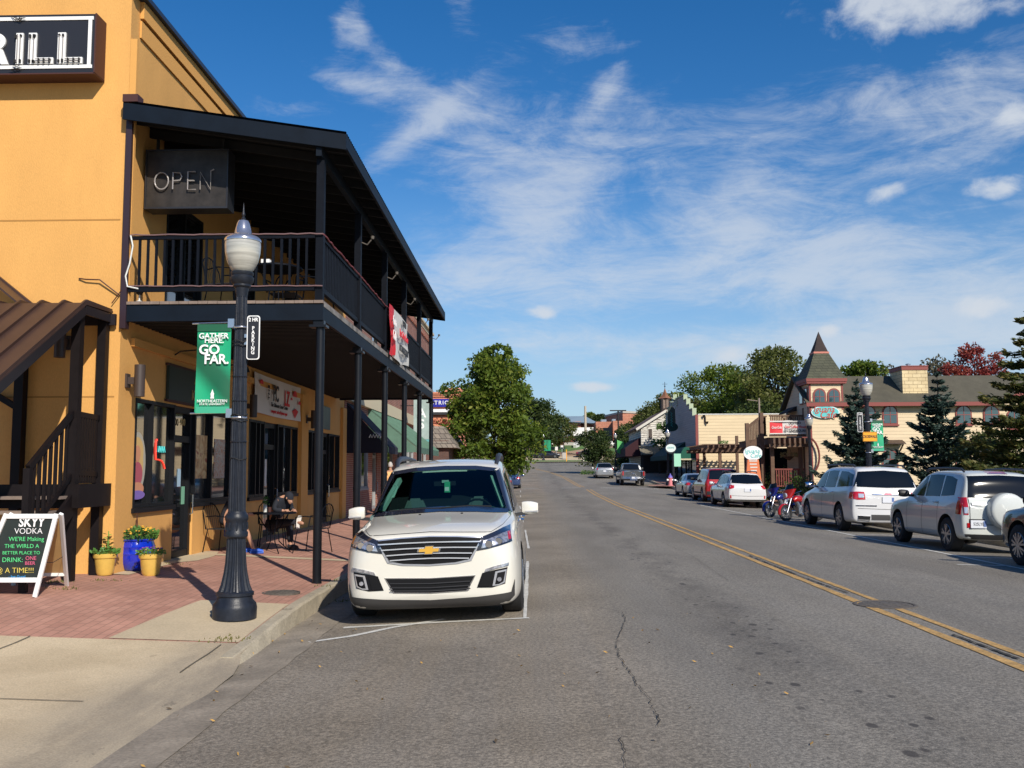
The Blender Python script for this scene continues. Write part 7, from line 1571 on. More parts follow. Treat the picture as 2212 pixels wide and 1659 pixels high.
for px in (1770, 1801): p = at(px, 858, ty0); fw = MB(); gw = MB(); arch_window(fw, gw, p.x, ty0, p.z - .33, .48, .70, t=.08); child(fw, 'turret_window', 'trim_red', tu); child(gw, 'pane', 'window_blue', tu)
for yy_ in (ty0 + .55, ty0 + 1.35):
 fw = MB(); gw = MB(); fw.box(tx0 - .04, tx0 - .004, yy_ - .3, yy_ + .3, zt0 - .95, zt0 - .15); gw.box(tx0 - .055, tx0 - .042, yy_ - .23, yy_ + .23, zt0 - .88, zt0 - .22); child(fw, 'turret_window', 'trim_red', tu); child(gw, 'pane', 'window_blue', tu)
mb = MB(); mb.prism([(hx0 - .004, ty1 + .5, ze + .05), (hx0 - .5, ty1 + .5, ze - .25), (hx0 - .5, ty1 + .5, ze - .33), (hx0 - .004, ty1 + .5, ze - .2)], (0, 1.7, 0))
for yy_ in (ty1 + .7, ty1 + 2.0): mb.beam((hx0 - .02, yy_, ze - .9), (hx0 - .45, yy_, ze - .34), .06, .06)
hc_(mb, 'canopy', 'dark_shingle')
def oval_pts(cx_, cz_, rx, rz_, y, n=36): return [(cx_ + rx * math.cos(2 * math.pi * k / n), y, cz_ + rz_ * math.sin(2 * math.pi * k / n)) for k in range(n)]
p = at(1783, 890, ty0 - .1)
s = thing('cafe_sign', 'turquoise oval wall sign with red script Iguana Cafe on the turret', 'sign', (p.x, ty0 - .1, p.z))
MB().prism(oval_pts(0, 0, .70, .32, 0), (0, .05, 0)).build('border', mat('pale_blue', (.55, .68, .68), rough=.5), s); MB().prism(oval_pts(0, 0, .64, .27, -.012), (0, .01, 0)).build('board', mat('turquoise', (.10, .50, .50), rough=.5), s)
text('Iguana', .42, mat('sign_red', (.42, .05, .03), rough=.5), s, (-.08, -.02, .13), off=.004, shear=.25); text('Cafe', .46, 'sign_red', s, (.12, -.024, -.15), off=.005, shear=.25)
YY = 80.0; yx0 = at(1504, 930, YY).x; yx1 = at(1725, 930, YY).x; zy = at(1600, 895, YY).z; g0 = rise(YY) + .1
ys = thing('yellow_shop', 'shop with yellow clapboard side wall and stepped parapet on its shaded grey front', 'building', (yx0, YY, 0))
def yc(mb, n, m_, **k): return child(mb, n, m_, ys, **k)
mb = MB(); mb.box(yx0 + .2, yx1, YY, YY + 18, 0, zy); yc(mb, 'wall', 'yellow_siding')
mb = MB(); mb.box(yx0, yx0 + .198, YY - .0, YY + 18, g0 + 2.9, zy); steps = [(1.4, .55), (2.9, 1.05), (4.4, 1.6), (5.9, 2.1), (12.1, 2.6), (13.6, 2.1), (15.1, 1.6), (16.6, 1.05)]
prev = .0
cap = MB()
for (a, h), (b_, _) in zip(steps, steps[1:] + [(18, 0)]):
 mb.box(yx0, yx0 + .198, YY + a, YY + b_, zy + .001, zy + h); cap.box(yx0 - .1, yx0 + .3, YY + a - .02, YY + b_ - .03, zy + h + .002, zy + h + .10); 
 cap.box(yx0 - .08, yx0 + .28, YY + a - .08, YY + a - .022, zy + max(0, h - .55), zy + h + .10)
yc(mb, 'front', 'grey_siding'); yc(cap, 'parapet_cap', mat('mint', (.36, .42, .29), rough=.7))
mb = MB(); mb.box(yx0 - .06, yx0 + .16, YY - .06, YY - .003, g0, zy); yc(mb, 'corner_board', 'trim_red'); mb = MB(); mb.box(yx0 + .17, yx1, YY - .05, YY - .004, zy - .02, zy + .06); yc(mb, 'coping', 'far_white' if 'far_white' in MATS else 'dirty_white')
mb = MB()
for k in range(7): mb.box(yx0 + .0, yx0 + .12, YY + .3 + k * 2.8, YY + .5 + k * 2.8, g0, g0 + 2.899)
mb.box(yx0 + .13, yx0 + .18, YY + .02, YY + 18, g0, g0 + 2.89); yc(mb, 'shop_front', 'window_frame'); mb = MB()
for k in range(6): mb.box(yx0 + .06, yx0 + .08, YY + .52 + k * 2.8, YY + 3.08 + k * 2.8, g0 + .6, g0 + 2.6)
yc(mb, 'pane', 'shop_glass')
aw = thing('awning', 'dark green canvas awning with a sunlit-coloured round end on the stepped parapet shop', 'awning', (yx0, YY + .6, 0))
za = at(1490, 990, YY).z; zb_ = at(1490, 964, YY).z; rad = (zb_ - za); mat('green_canvas_lit', (.004, .085, .05), rough=.8); mat('green_dark_and_shaded', (.004, .035, .03), rough=.85)  # sunlit and shaded tones of one awning canvas, set as colours
mb = MB(); wA = yx0 - at(1472, 980, YY).x; cxa = yx0 - wA / 2
mb.prism([(cxa - wA / 2 * math.cos(math.pi * k / 14), YY + .6, za + rad * math.sin(math.pi * k / 14)) for k in range(15)], (0, 5.2, 0)); child(mb, 'round_end', 'green_canvas_lit', aw)
mb = MB(); mb.prism([(yx0 - .01, YY + 5.81, zb_ + .55), (yx0 - wA - .4, YY + 5.81, za + .35), (yx0 - wA - .4, YY + 5.81, za - .05), (yx0 - .01, YY + 5.81, za - .05)], (0, 12, 0)); child(mb, 'canopy', 'green_dark_and_shaded', aw)
mb = MB(); mb.box(yx0 - wA - .42, yx0 - .02, YY + .55, YY + .59, za - .14, za - .01); child(mb, 'edge_board', mat('edge_cream', (.5, .45, .3)), aw)
s = thing('blade_sign', 'tall dark green blade sign on the shaded front with the stepped parapet', 'sign', (yx0 - .8, YY + 8.5, 0)); p0_, p1_ = at(1471, 884, YY + 8.5), at(1471, 928, YY + 8.5)
mb = MB(); mb.prism([(-.38, 0, p1_.z + .3), (.38, 0, p1_.z + .3), (.34, 0, p0_.z), (0, 0, p0_.z + .35), (-.34, 0, p0_.z)], (0, .12, 0)); mb.build('board', 'sign_green', s); mb = MB(); mb.prism(oval_pts(0, p1_.z + .25, .60, .42, -.02, 20), (0, .16, 0)); mb.build('lower_oval', 'green_dark_and_shaded', s)
MB().tube([(.08 * (1 if k % 2 else -1), -.02, p0_.z - .3 + (p1_.z - p0_.z + .6) * k / 11) for k in range(12)], .02, 5).build('script_mark', 'teal_print', s)
mb = MB(); c = at(1466, 868, YY + 10)
for k in range(12): a = k * math.pi / 6; mb.beam((c.x - yx0 + .8, 1.5, c.z), (c.x - yx0 + .8 + .8 * math.cos(a), 1.5, c.z + .8 * math.sin(a)), .06, .12, up=(0, 1, 0))
mb.box(c.x - yx0 + .77, c.x - yx0 + .83, 1.47, 1.53, p0_.z + .1, c.z); mb.build('star_ornament', 'mint', s)
wl = thing('wall_light', 'twin spotlight fitting high on the yellow clapboard wall', 'wall light', tuple(at(1523, 907, YY))); mb = MB(); mb.box(-.05, .05, -.12, -.002, -.25, .3); mb.build('bracket', 'brown_paint', wl); mb = MB(); mb.lathe([(.05, 0), (.12, .2)], (.14, -.2, -.35), 10); mb.lathe([(.05, 0), (.12, .2)], (-.12, -.2, .2), 10); mb.build('lamp_head', 'brown_paint', wl)
pg = thing('pergola', 'brown timber pergola against the yellow clapboard wall', 'pergola', (0, 0, 0)); P0, P1 = at(1527, 968, 71).x, at(1668, 968, 71).x; zpg = at(1600, 967, 71).z
q = MB()
for x in (P0 + 1.0, P0 + 2.3, P1 - .1): q.box(x - .1, x + .1, 71.2, 71.4, .5, zpg + (.9 if x < P1 - 1 else 0)); q.box(x - .1, x + .1, 77.6, 77.8, .5, zpg)
q.build('post', 'timber', pg); q = MB(); q.box(P0 - .4, P1 + .4, 71.1, 71.18, zpg - .3, zpg); q.box(P0 - .4, P1 + .4, 77.82, 77.9, zpg - .3, zpg); q.build('beam', 'timber', pg)
q = MB(); n = 13
for k in range(n): x = P0 + (P1 - P0) * k / (n - 1); q.box(x - .05, x + .05, 70.5, 78.6, zpg + .003, zpg + .22)
q.build('rafter', 'timber', pg)
q = MB()
for k in range(26): yy_ = 70.8 + k * .3; q.box(P0 - .3, P1 + .3, yy_, yy_ + .10, zpg + .224, zpg + .27)
q.build('lattice', 'timber', pg)
o = thing('planter_box', 'small hanging flower basket on the pergola', 'planter', tuple(at(1563, 962, 71))); q = MB(); q.box(-.25, .25, -.1, .1, -.2, .1); q.build('box', 'timber', o); foliage(o, .25, .1, .25, 90, 4, .12, m_='leaf_green')
YPc = 48.3; po = thing('timber_porch', 'two level brown timber porch with railings between the yellow wall and the turret', 'porch', (0, 0, 0))
X0, X1 = at(1664, 950, YPc).x, at(1752, 950, YPc).x; zd = at(1700, 945, YPc).z; gp_ = rise(YPc) + .15; zrl = at(1700, 1012, YPc).z
q = MB()
for x in (X0, (X0 + X1) / 2 + .4, X1 - .15): q.box(x, x + .18, YPc, YPc + .18, gp_, zd)
q.box(X1 - .35, X1 - .15, YPc - .02, YPc + .2, gp_, zd + 1.5); q.build('post', 'timber', po)
q = MB(); q.box(X0 - .1, X1 + .1, YPc - .05, YPc + 6, gp_ + .35, gp_ + .5); q.box(X0 - .1, X1 + .1, YPc - .1, YPc + 7, zd - .05, zd); q.build('deck', 'timber', po)
q = MB(); n = 9
for k in range(n): x = X0 + (X1 - X0) * k / (n - 1); q.box(x - .05, x + .05, YPc - .8, YPc + 7, zd - .34, zd - .055)
q.box(X0 - .2, X1 + .2, YPc - .6, YPc - .5, zd - .50, zd - .345); q.build('joist', 'timber', po)
def rail(q, x0, x1, y, z0, h, n, m=0):
 q.box(x0, x1, y - .04, y + .04, z0 + h - .08, z0 + h); q.box(x0, x1, y - .03, y + .03, z0 + .08, z0 + .15)
 for k in range(n): x = x0 + .08 + (x1 - x0 - .16) * k / (n - 1); q.box(x - .03, x + .03, y - .02, y + .02, z0 + .151, z0 + h - .081)
q = MB(); rail(q, X0 + .2, X1 - .36, YPc + .08, zrl - 1.0, 1.0, 12); q.build('railing', 'timber_red', po)
q = MB(); XS0 = at(1640, 930, YPc + 1).x; rail(q, XS0, X0, YPc + .6, zd, 1.15, 9); rail(q, X0, X1, YPc + .1, zd, 1.15, 22); q.build('railing', 'timber', po)
q = MB(); XS1 = at(1612, 965, YPc + 1).x; zlow = at(1612, 965, YPc + 1).z
q.beam((XS0, YPc + .6, zd + 1.1), (XS1, YPc + .6, zlow + 1.0), .08, .12); q.beam((XS0, YPc + .6, zd), (XS1, YPc + .6, zlow - .1), .08, .3)
for k in range(9): t_ = k / 9; x = XS0 + (XS1 - XS0) * t_; z = zd + (zlow - .1 - zd) * t_; q.box(x - .03, x + .03, YPc + .58, YPc + .62, z, z + 1.1)
q.box(XS1 - .12, XS1 + .06, YPc + .5, YPc + .7, gp_, zlow + 1.2); q.box(XS0 - .06, XS0 + .12, YPc + .5, YPc + .7, gp_, zd + 1.3); q.build('stair', 'timber', po)
q = MB(); XR1 = at(1570, 1000, 57).x; XR2 = at(1665, 1000, 57).x; q.box(XR1, XR2, 57.5, 57.6, rise(57) + .9, rise(57) + 1.35); q.build('bench_back', mat('timber_orange', (.26, .11, .05), rough=.8), po)
q = MB(); rail(q, XR1, XR2, 57, rise(57) + .25, 1.0, 26); q.build('railing', 'timber', po)
q = MB(); q.box(X0 + .05, X1 + 2.5, YPc + 6.1, YPc + 6.3, gp_, zd - .4); q.build('back_wall', 'brown_paint', po)  # near-black sheet standing in for the shade inside the porch
for i, px in enumerate((1704, 1739)):
 p = at(px, 988, YPc + 1); o = thing('hanging_basket', ['left hanging basket of pale flowers in the dark porch', 'right hanging basket of pale flowers in the dark porch'][i], 'hanging basket', tuple(p), 0, 'hanging baskets in the porch')
 q = MB(); q.lathe([(.05, -.15), (.25, 0), (.27, .05)], n=12); q.build('bowl', 'timber', o); foliage(o, .3, 0, .3, 120, 3 + i, .12, m_=mat('pale_flower', (.5, .42, .22)) if 'pale_flower' not in MATS else 'pale_flower')
 q = MB(); q.tube([(-.2, 0, .05), (0, 0, zd - .4 - p.z), (.2, 0, .05)], .012, 4); q.build('chain', 'black_flat', o)
a0, a1 = at(1662, 909, YPc - .3), at(1746, 937.5, YPc - .3); W_, H_ = (a1.x - a0.x), (a0.z - a1.z)
s = thing('vinyl_banner', 'white and red banner reading VOTED Best Coffee House IN TAHLEQUAH above the timber porch', 'banner', (a0.x, YPc - .3, a1.z))
def wv2(x0, x1): return lambda u, v: ((x0 + (x1 - x0) * u) * W_, -.03 * math.sin((x0 + (x1 - x0) * u) * 9 + v * 2), H_ * v + .02 * math.sin(u * 8))
MB().grid(wv2(.0, .34), 8, 4).build('logo_panel', 'red_print', s, smooth='all', fix=False); MB().grid(wv2(.34, 1), 16, 4).build('cloth', 'banner_cloth', s, smooth='all', fix=False)
q = MB(); q.box(0, W_, -.05, -.04, H_ * .90, H_ * 1.0); q.box(0, W_, -.05, -.04, 0, H_ * .08); q.build('hem', 'banner_cloth', s)
text('VOTED', H_ * .26, 'black_print', s, (W_ * .66, -.06, H_ * .82), off=.003); text('Best Coffee House', H_ * .30, 'red_print', s, (W_ * .67, -.06, H_ * .54), off=.002, sx=.68); text('IN TAHLEQUAH', H_ * .28, 'black_print', s, (W_ * .67, -.06, H_ * .24), off=.004, sx=.84)
text('Coca Cola', H_ * .28, 'white_sign', s, (W_ * .17, -.06, H_ * .5), off=.002, shear=.3, sx=.62)
q = MB(); q.box(X0 - .1, X1 + .1, YPc - .28, YPc - .2, a1.z - .12, a1.z - .02); q.build('top_rail', 'timber', po)
pl_ = thing('utility_pole', 'thin bare wooden pole above the yellow wall beside the timber stair', 'pole', (at(1640, 900, 74).x, 74, 0)); q = MB(); q.tube([(0, 0, rise(74)), (.02, 0, at(1640, 860, 74).z)], [.11, .07], 8); q.build('pole', mat('old_wood', (.26, .21, .17), rough=.9), pl_); q = MB(); q.beam((-.1, 0, at(1640, 866, 74).z), (-.9, 0, at(1640, 863, 74).z), .05, .05); q.build('crossarm', 'old_wood', pl_)
p = at(1626.6, 978.7, 48.2)
s = thing('cafe_sign', 'white oval standing sign with turquoise Iguana Cafe script on an orange foot', 'sign', (p.x, 48.2, p.z)); w_ = at(1647, 979, 48.2).x - p.x; h_ = p.z - at(1626, 994, 48.2).z
MB().prism(oval_pts(0, 0, w_, h_, 0), (0, .08, 0)).build('board', 'white_sign', s); text('Iguana', h_ * .85, 'teal_print', s, (-.05, -.006, h_ * .25), off=.001, shear=.25); text('Cafe', h_ * .85, 'teal_print', s, (.12, -.006, -h_ * .38), off=.001, shear=.25)
q = MB(); q.prism([(-.28, .0, -h_ * .93), (.28, 0, -h_ * .93), (.5, 0, -p.z + .1), (-.5, 0, -p.z + .1)], (0, .3, 0)); q.build('foot', 'orange_print', s)
for k in range(4): MB().box(-.2 + .02 * k, .2 - .03 * (k % 2), -.008, -.002, -h_ * 1.2 - .16 * k, -h_ * 1.2 - .16 * k + .06).build('text_line', 'banner_cloth', s)
o = thing('wagon_wheel', 'large brown curved iron ornament on the post beside the turret', 'ornament', tuple(at(1758, 985, 47))); q = MB(); q.tube([(.62 * math.cos(a) - .35, 0, .95 * math.sin(a)) for a in [R(-80 + 12 * k) for k in range(14)]], .05, 8); q.beam((-.3, 0, .92), (-.55, 0, .92), .06, .06); q.build('ring', 'timber_red', o, smooth=True)
YW_ = 104.0; wo = thing('white_house', 'weathered white clapboard house with steep gable and copper roofed cupola', 'house', (at(1385, 950, YW_).x, YW_, 0))
def wc(mb, n, m_, **k): return child(mb, n, m_, wo, **k)
wx0 = at(1385, 950, YW_).x; wx1 = wx0 + 5.6; zev = at(1385, 921, YW_).z; wxm = (wx0 + wx1) / 2; zri = zev + (wxm - wx0) * .62; gw_ = rise(YW_)
mb = MB(); mb.box(wx0, wx1, YW_, YW_ + 13, gw_, zev); mb.prism([(wx0, YW_, zev + .001), (wx1, YW_, zev + .001), (wxm, YW_, zri)], (0, 13, 0)); wc(mb, 'wall', 'peeling_white')
mb = MB(); o_ = .55
for sg in (-1, 1): ex = (wx0 - o_) if sg < 0 else (wx1 + o_); zx = zev - o_ * .62; mb.prism([(wxm, YW_ - .3, zri + .16), (ex, YW_ - .3, zx + .16), (ex, YW_ - .3, zx + .04), (wxm, YW_ - .3, zri + .04)], (0, 13.6, 0))
wc(mb, 'roof', mat('brown_roof', (.15, .085, .065), rough=.9, var=.2))
mb = MB()
for sg in (-1, 1): ex = (wx0 - o_) if sg < 0 else (wx1 + o_); zx = zev - o_ * .62; mb.beam((wxm, YW_ - .34, zri - .02), (ex, YW_ - .34, zx - .02), .06, .26)
wc(mb, 'bargeboard', mat('board_white', (.58, .55, .48), rough=.7))
p = at(1404.5, 937, YW_); mb = MB(); mb.box(p.x - .3, p.x + .3, YW_ - .06, YW_ - .003, p.z - .62, p.z + .62); f_ = wc(mb, 'window', 'board_white'); mb = MB(); mb.box(p.x - .2, p.x + .2, YW_ - .08, YW_ - .062, p.z - .52, p.z + .52); child(mb, 'pane', mat('old_pane', (.10, .08, .07), rough=.2), f_)
mb = MB(); zl1 = at(1395, 981, YW_ - 1).z; zl2 = at(1400, 963, YW_ - .1).z; mb.prism([(wx0 - .3, YW_ - .01, zl2), (wx0 - .3, YW_ - 2.4, zl1), (wx0 - .3, YW_ - 2.4, zl1 - .1), (wx0 - .3, YW_ - .01, zl2 - .12)], (6, 0, 0)); wc(mb, 'porch_roof', mat('porch_shake', (.16, .14, .10), rough=.95, var=.3))
mb = MB()
for k in range(4): mb.box(wx0 - .2 + k * 1.8, wx0 - .05 + k * 1.8, YW_ - 2.2, YW_ - 2.05, gw_, zl1)
mb.box(wx0 - .1, wx1, YW_ - .06, YW_ - .004, gw_, zl1 - .1); wc(mb, 'porch', mat('dark_timber', (.03, .022, .02), rough=.9))
mb = MB(); mb.prism([(wx0 - .004, YW_ + .5, zev - 1.2), (wx0 - 1.7, YW_ + .5, zl1 + .7), (wx0 - 1.7, YW_ + .5, zl1 - .2), (wx0 - .004, YW_ + .5, zl1 - .2)], (0, 12, 0)); wc(mb, 'side_awning', mat('maroon_canvas', (.035, .008, .012), rough=.9))
cz_ = at(1437, 884, YW_ + 3).z; cxu = at(1437, 884, YW_ + 3).x; zc1 = at(1437, 861, YW_ + 3).z; zc2 = at(1437, 843, YW_ + 3).z
mb = MB(); mb.box(cxu - .48, cxu + .48, YW_ + 2.5, YW_ + 3.5, cz_ - .9, zc1); cu_ = wc(mb, 'cupola', 'dark_timber')
mb = MB(); mb.box(cxu - .30, cxu - .05, YW_ + 2.46, YW_ + 2.497, cz_ + .05, zc1 - .15); mb.box(cxu + .05, cxu + .30, YW_ + 2.46, YW_ + 2.497, cz_ + .05, zc1 - .15); child(mb, 'louvre', 'deck_wood', cu_)
mb = MB(); mb.lathe([(.80, 0), (.55, .14), (.30, .42), (.14, .80), (.03, zc2 - zc1 + .2)], (cxu, YW_ + 3, zc1), 4); c_ = child(mb, 'cupola_roof', 'copper', cu_)
mb = MB(); mb.tube([(cxu, YW_ + 3, zc2 + .1), (cxu, YW_ + 3, zc2 + .95)], .03, 6); mb.beam((cxu - .3, YW_ + 3, zc2 + .7), (cxu + .3, YW_ + 3, zc2 + .7), .03, .03); mb.lathe([(.01, 0), (.1, .1), (.01, .2)], (cxu, YW_ + 3, zc2 + .35), 8); child(mb, 'weather_vane', 'iron', cu_)
def copy_lamp(label, x, y, z, k=1.0):
 c = copy_tree(lp); c.location = (x, y, z); c.scale = (k, k, LK * k); c['label'] = label; return c
Y1_ = 30.0; x1 = at(1877, 1000, Y1_).x
copy_lamp('ornamental street lamp behind the long white SUV, carrying a yellow CROSSWALK plate', x1, Y1_, zwalk_r(0, Y1_), 1.02)
pa, pb = at(1904, 926, Y1_), at(1904, 1006, Y1_); bw = at(1917, 950, Y1_).x - at(1890, 950, Y1_).x
banner((x1, Y1_ - .02, at(1904, 974, Y1_).z), .37, at(1904, 909, Y1_).z - at(1904, 974, Y1_).z, 'green university banner behind the yellow CROSSWALK plate', 1)
a0, a1 = at(1863.5, 933, Y1_ - .16), at(1895.5, 953.5, Y1_ - .16)
s = thing('crosswalk_sign', 'small orange yellow plate reading CROSSWALK on the right street lamp', 'sign', ((a0.x + a1.x) / 2, Y1_ - .16, (a0.z + a1.z) / 2)); w_, h_ = (a1.x - a0.x), (a0.z - a1.z)
MB().box(-w_ / 2, w_ / 2, 0, .01, -h_ / 2, h_ / 2).build('plate', mat('sign_amber', (.80, .34, .01), rough=.4), s, bevel=.004); q = MB()
for (u0, u1, v0_, v1_) in ((-.48, .48, .44, .46), (-.48, .48, -.46, -.44), (-.48, -.465, -.44, .44), (.465, .48, -.44, .44)): q.box(w_ * u0, w_ * u1, -.004, -.001, h_ * v0_, h_ * v1_)
q.build('border', 'black_print', s); text('CROSSWALK', h_ * .42, 'black_print', s, (0, -.003, 0), off=.002, sx=.62 * w_ / .47)
c = at(1858, 912, Y1_ - .1); parking_sign((c.x, Y1_ - .1, c.z), at(1858, 891, Y1_).z - at(1858, 933, Y1_).z, at(1863, 900, Y1_).x - at(1851, 900, Y1_).x, 'tall narrow 2 HR PARKING sign on the right lamp above the CROSSWALK plate')
p = at(1751, 1010, 44.5); copy_lamp('ornamental street lamp standing beside the timber porch and banner', p.x, 44.5, zwalk_r(0, 44), .95)
p = at(1444, 1045, 75); copy_lamp('ornamental street lamp by the painted hydrant and green awning', p.x, 75, rise(75) + .12, 1.0)
p = at(1330, 1000, 110); copy_lamp('distant street lamp with a lime green banner beside the street tree', p.x, 110, rise(110) + .1, 1.0)
bn = MB(); bn.grid(lambda u, v: (.2 + .75 * u, -.02 + .1 * math.sin(u * 3), 2.2 + 1.5 * v - .25 * u), 4, 6); o = bn.build('street_banner', mat('lime_banner', (.10, .42, .12), rough=.6), fix=False); o.location = (p.x, 110, rise(110)); tag(o, 'lime green banner on the distant lamp beside the street tree', 'banner')
p = at(1174, 995, 160); copy_lamp('distant street lamp with green banner by the black saloon', p.x, 160, rise(160) + .1, 1.0); bn = MB(); bn.grid(lambda u, v: (.15 + 1.1 * u, -.02, 2.3 + 1.8 * v), 2, 2); o = bn.build('street_banner', 'green_banner', fix=False); o.location = (p.x, 160, rise(160) - .6); tag(o, 'green banner on the far lamp above the black saloon', 'banner')
p = at(1218, 975, 176); copy_lamp('farthest street lamp on the grass slope', p.x, 176, rise(176), .95)
tl = thing('car_park_lamp', 'tall black car park lamp with flat twin heads in front of the brick college', 'street lamp', (at(1336, 950, 175).x, 175, rise(175))); zt_ = at(1336, 888, 175).z - rise(175); q = MB(); q.tube([(0, 0, 0), (0, 0, zt_)], .14, 8); q.build('pole', 'black_flat', tl); q = MB(); q.box(-1.5, 1.5, -.3, .3, zt_, zt_ + .18); q.build('lamp_head', 'black_flat', tl)
up = thing('utility_pole', 'pale bare utility pole in front of the distant college buildings', 'pole', (at(1265, 950, 170).x, 170, rise(170))); q = MB(); q.tube([(0, 0, 0), (0, 0, at(1265, 877, 170).z - rise(170))], [.26, .2], 10); q.build('pole', mat('pale_pole', (.42, .36, .28), rough=.9), up)
p = at(1449, 968, 74.3); s = thing('round_sign', 'round white shop sign with green script on a dark post by the painted hydrant', 'sign', (p.x, 74.3, p.z)); r_ = at(1461, 968, 74.3).x - p.x
MB().prism(oval_pts(0, 0, r_, r_, 0), (0, .1, 0)).build('rim', 'iron', s); MB().prism(oval_pts(0, 0, r_ * .9, r_ * .72, -.02), (0, .018, 0)).build('face', mat('pale_face', (.62, .70, .66), rough=.5), s); MB().tube([(-.26 + .52 * k / 11, -.03, .03 + .07 * (1 if k % 2 else -1)) for k in range(12)], .018, 5).build('script_mark', 'teal_print', s)
q = MB(); q.tube([(.18, .06, -p.z + rise(74)), (.18, .06, -r_ * .8)], .085, 8); q.build('post', 'iron', s); q = MB(); q.grid(lambda u, v: (.22 + .55 * u, .0, -r_ - 1.0 + 1.0 * v), 2, 2); q.build('pennant', mat('mint_cloth', (.30, .62, .45), rough=.7), s, fix=False)
p = at(1443, 1050, 75.0); hy = thing('fire_hydrant', 'fire hydrant painted pink and white with a blue cap by the crossing', 'fire hydrant', (p.x - .3 + .35, 74.0, rise(74) + .12))
MB().lathe([(.22, 0), (.22, .06), (.15, .08), (.14, .55), (.19, .57), (.19, .62)], n=16).build('barrel', mat('hydrant_pink', (.60, .20, .22), rough=.5), hy, smooth=True); MB().lathe([(.18, .62), (.16, .74), (.08, .82), (.04, .90), (.03, .95)], n=16).build('bonnet', mat('hydrant_blue', (.12, .10, .42), rough=.5), hy, smooth=True)
for sx in (-1, 1): q = MB(); q.tube([(sx * .12, 0, .45), (sx * .27, 0, .45)], [.07, .08], 12); q.build('outlet', 'white_sign', hy)
brick('far_brick', (.42, .165, .10), (.37, .14, .085), (.45, .25, .17), bw=1, bh=.4, msize=.03); mat('far_white', (.68, .66, .62), rough=.7); mat('blue_roof', (.22, .29, .34), rough=.6); mat('far_grey', (.40, .37, .33), rough=.9)
def fbox(nm, parent, m_, x0, x1, yt, yb, Y, dep, windows=None):
 a0, a1 = at(x0, yt, Y), at(x1, yb, Y); mb = MB(); mb.box(a0.x, a1.x, Y, Y + dep, min(a1.z, a0.z - 1), a0.z); return child(mb, nm, m_, parent)
cg = thing('brick_college', 'large red brick college block with flat roof and darker left side on the hill', 'building', (0, 0, 0))
b_ = at(1346, 950, 232); a_ = at(1311, 893, 245); d_ = at(1392, 893, 232); zt_ = at(1346, 892, 232).z
mb = MB(); mb.prism([(b_.x, 232, 6), (a_.x, 250, 6), (a_.x + 12, 262, 6), (d_.x, 236, 6)][::1], (0, 0, zt_ - 6)); child(mb, 'wall', 'far_brick', cg)
mb = MB(); mb.prism([(b_.x, 231.7, zt_ + .01), (a_.x - .3, 250, zt_ + .01), (a_.x + 12, 262.3, zt_ + .01), (d_.x + .3, 236, zt_ + .01)], (0, 0, .5)); child(mb, 'roof_edge', 'far_grey', cg)
fbox('wall', cg, 'far_brick', 1324, 1384, 909, 960, 222, 8); fbox('wall', cg, 'far_brick', 1287, 1323.5, 911, 940, 224, 8); fbox('window', cg, 'car_glass', 1303, 1322, 924, 953, 221.5, .4); fbox('window', cg, 'car_glass', 1368, 1374, 905.5, 908, 231.8, .4)
fbox('roof_unit', cg, 'aluminium', 1299, 1310, 906, 911, 228, 3); fbox('roof_unit', cg, 'aluminium', 1323, 1330, 905, 909, 226, 3)
cl2 = thing('brick_hall', 'lower brick hall with pale blue grey metal roof left of the college block', 'building', (0, 0, 0))
fbox('wall', cl2, 'far_brick', 1215, 1255, 910, 926, 236, 10); fbox('wall', cl2, 'far_brick', 1255.5, 1287, 913, 928, 238, 10)
mb = MB(); z0_, z1__ = at(1230, 910, 235).z, at(1240, 899, 245).z; xa, xb, xc, xd = at(1214, 910, 235).x, at(1294, 913, 235).x, at(1224, 899, 245).x, at(1264, 899, 245).x
mb.add([(xa, 235, z0_), (xb, 235, z0_ - .6), (xd, 245, z1__), (xc, 245, z1__)], [(0, 1, 2, 3)]); mb.add([(xa, 235, z0_ - .2), (xb, 235, z0_ - .8), (xd, 245.5, z1__ - .2), (xc, 245.5, z1__ - .2)], [(3, 2, 1, 0)]); child(mb, 'roof', 'blue_roof', cl2, fix=False)
wk = thing('walkway_canopy', 'white covered walkway with posts before the brick hall', 'canopy', (0, 0, 0)); fbox('fascia', wk, 'far_white', 1221, 1282, 923.5, 926, 222, 3); fbox('fascia', wk, 'far_white', 1221, 1279, 932, 934, 218, 3); fbox('post', wk, 'far_white', 1232, 1236, 922, 937, 217, 1); fbox('back_wall', wk, 'far_brick', 1237, 1262, 926, 932, 224, 1); fbox('glazing', wk, 'car_glass', 1223, 1231, 926, 932, 223.5, 1); fbox('glazing', wk, 'dark_timber', 1236, 1262, 934, 938, 222, 1)
lw = thing('brick_wall', 'red brick retaining wall with a small white notice on the far slope', 'wall', (0, 0, 0)); fbox('wall', lw, 'far_brick', 1178, 1202, 941, 964, 194, 3); fbox('wall', lw, 'far_brick', 1202.5, 1218, 942, 963, 193, 3); fbox('notice', lw, 'far_white', 1191, 1195, 949, 953, 193.6, .3); fbox('coping', lw, 'far_white', 1171, 1180, 946, 956, 195, 2)
gw2 = thing('concrete_wall', 'pale grey concrete retaining wall beside the far steps', 'wall', (0, 0, 0)); fbox('wall', gw2, 'far_grey', 1218.5, 1249, 945, 963, 193.5, 2); fbox('coping', gw2, 'timber_red', 1217, 1250, 943.5, 945, 193.3, 2.4); a0, a1 = at(1252, 950, 190), at(1242, 968, 186)
mb = MB(); mb.beam(tuple(a0), tuple(a1), .6, 1.4); child(mb, 'stair_wall', 'far_white', gw2)
wb = thing('pale_garden_wall', 'pale low wall behind the street tree on the right of the bend', 'wall', (0, 0, 0)); fbox('wall', wb, 'far_white', 1318, 1352, 953, 961, 190, 1.5)
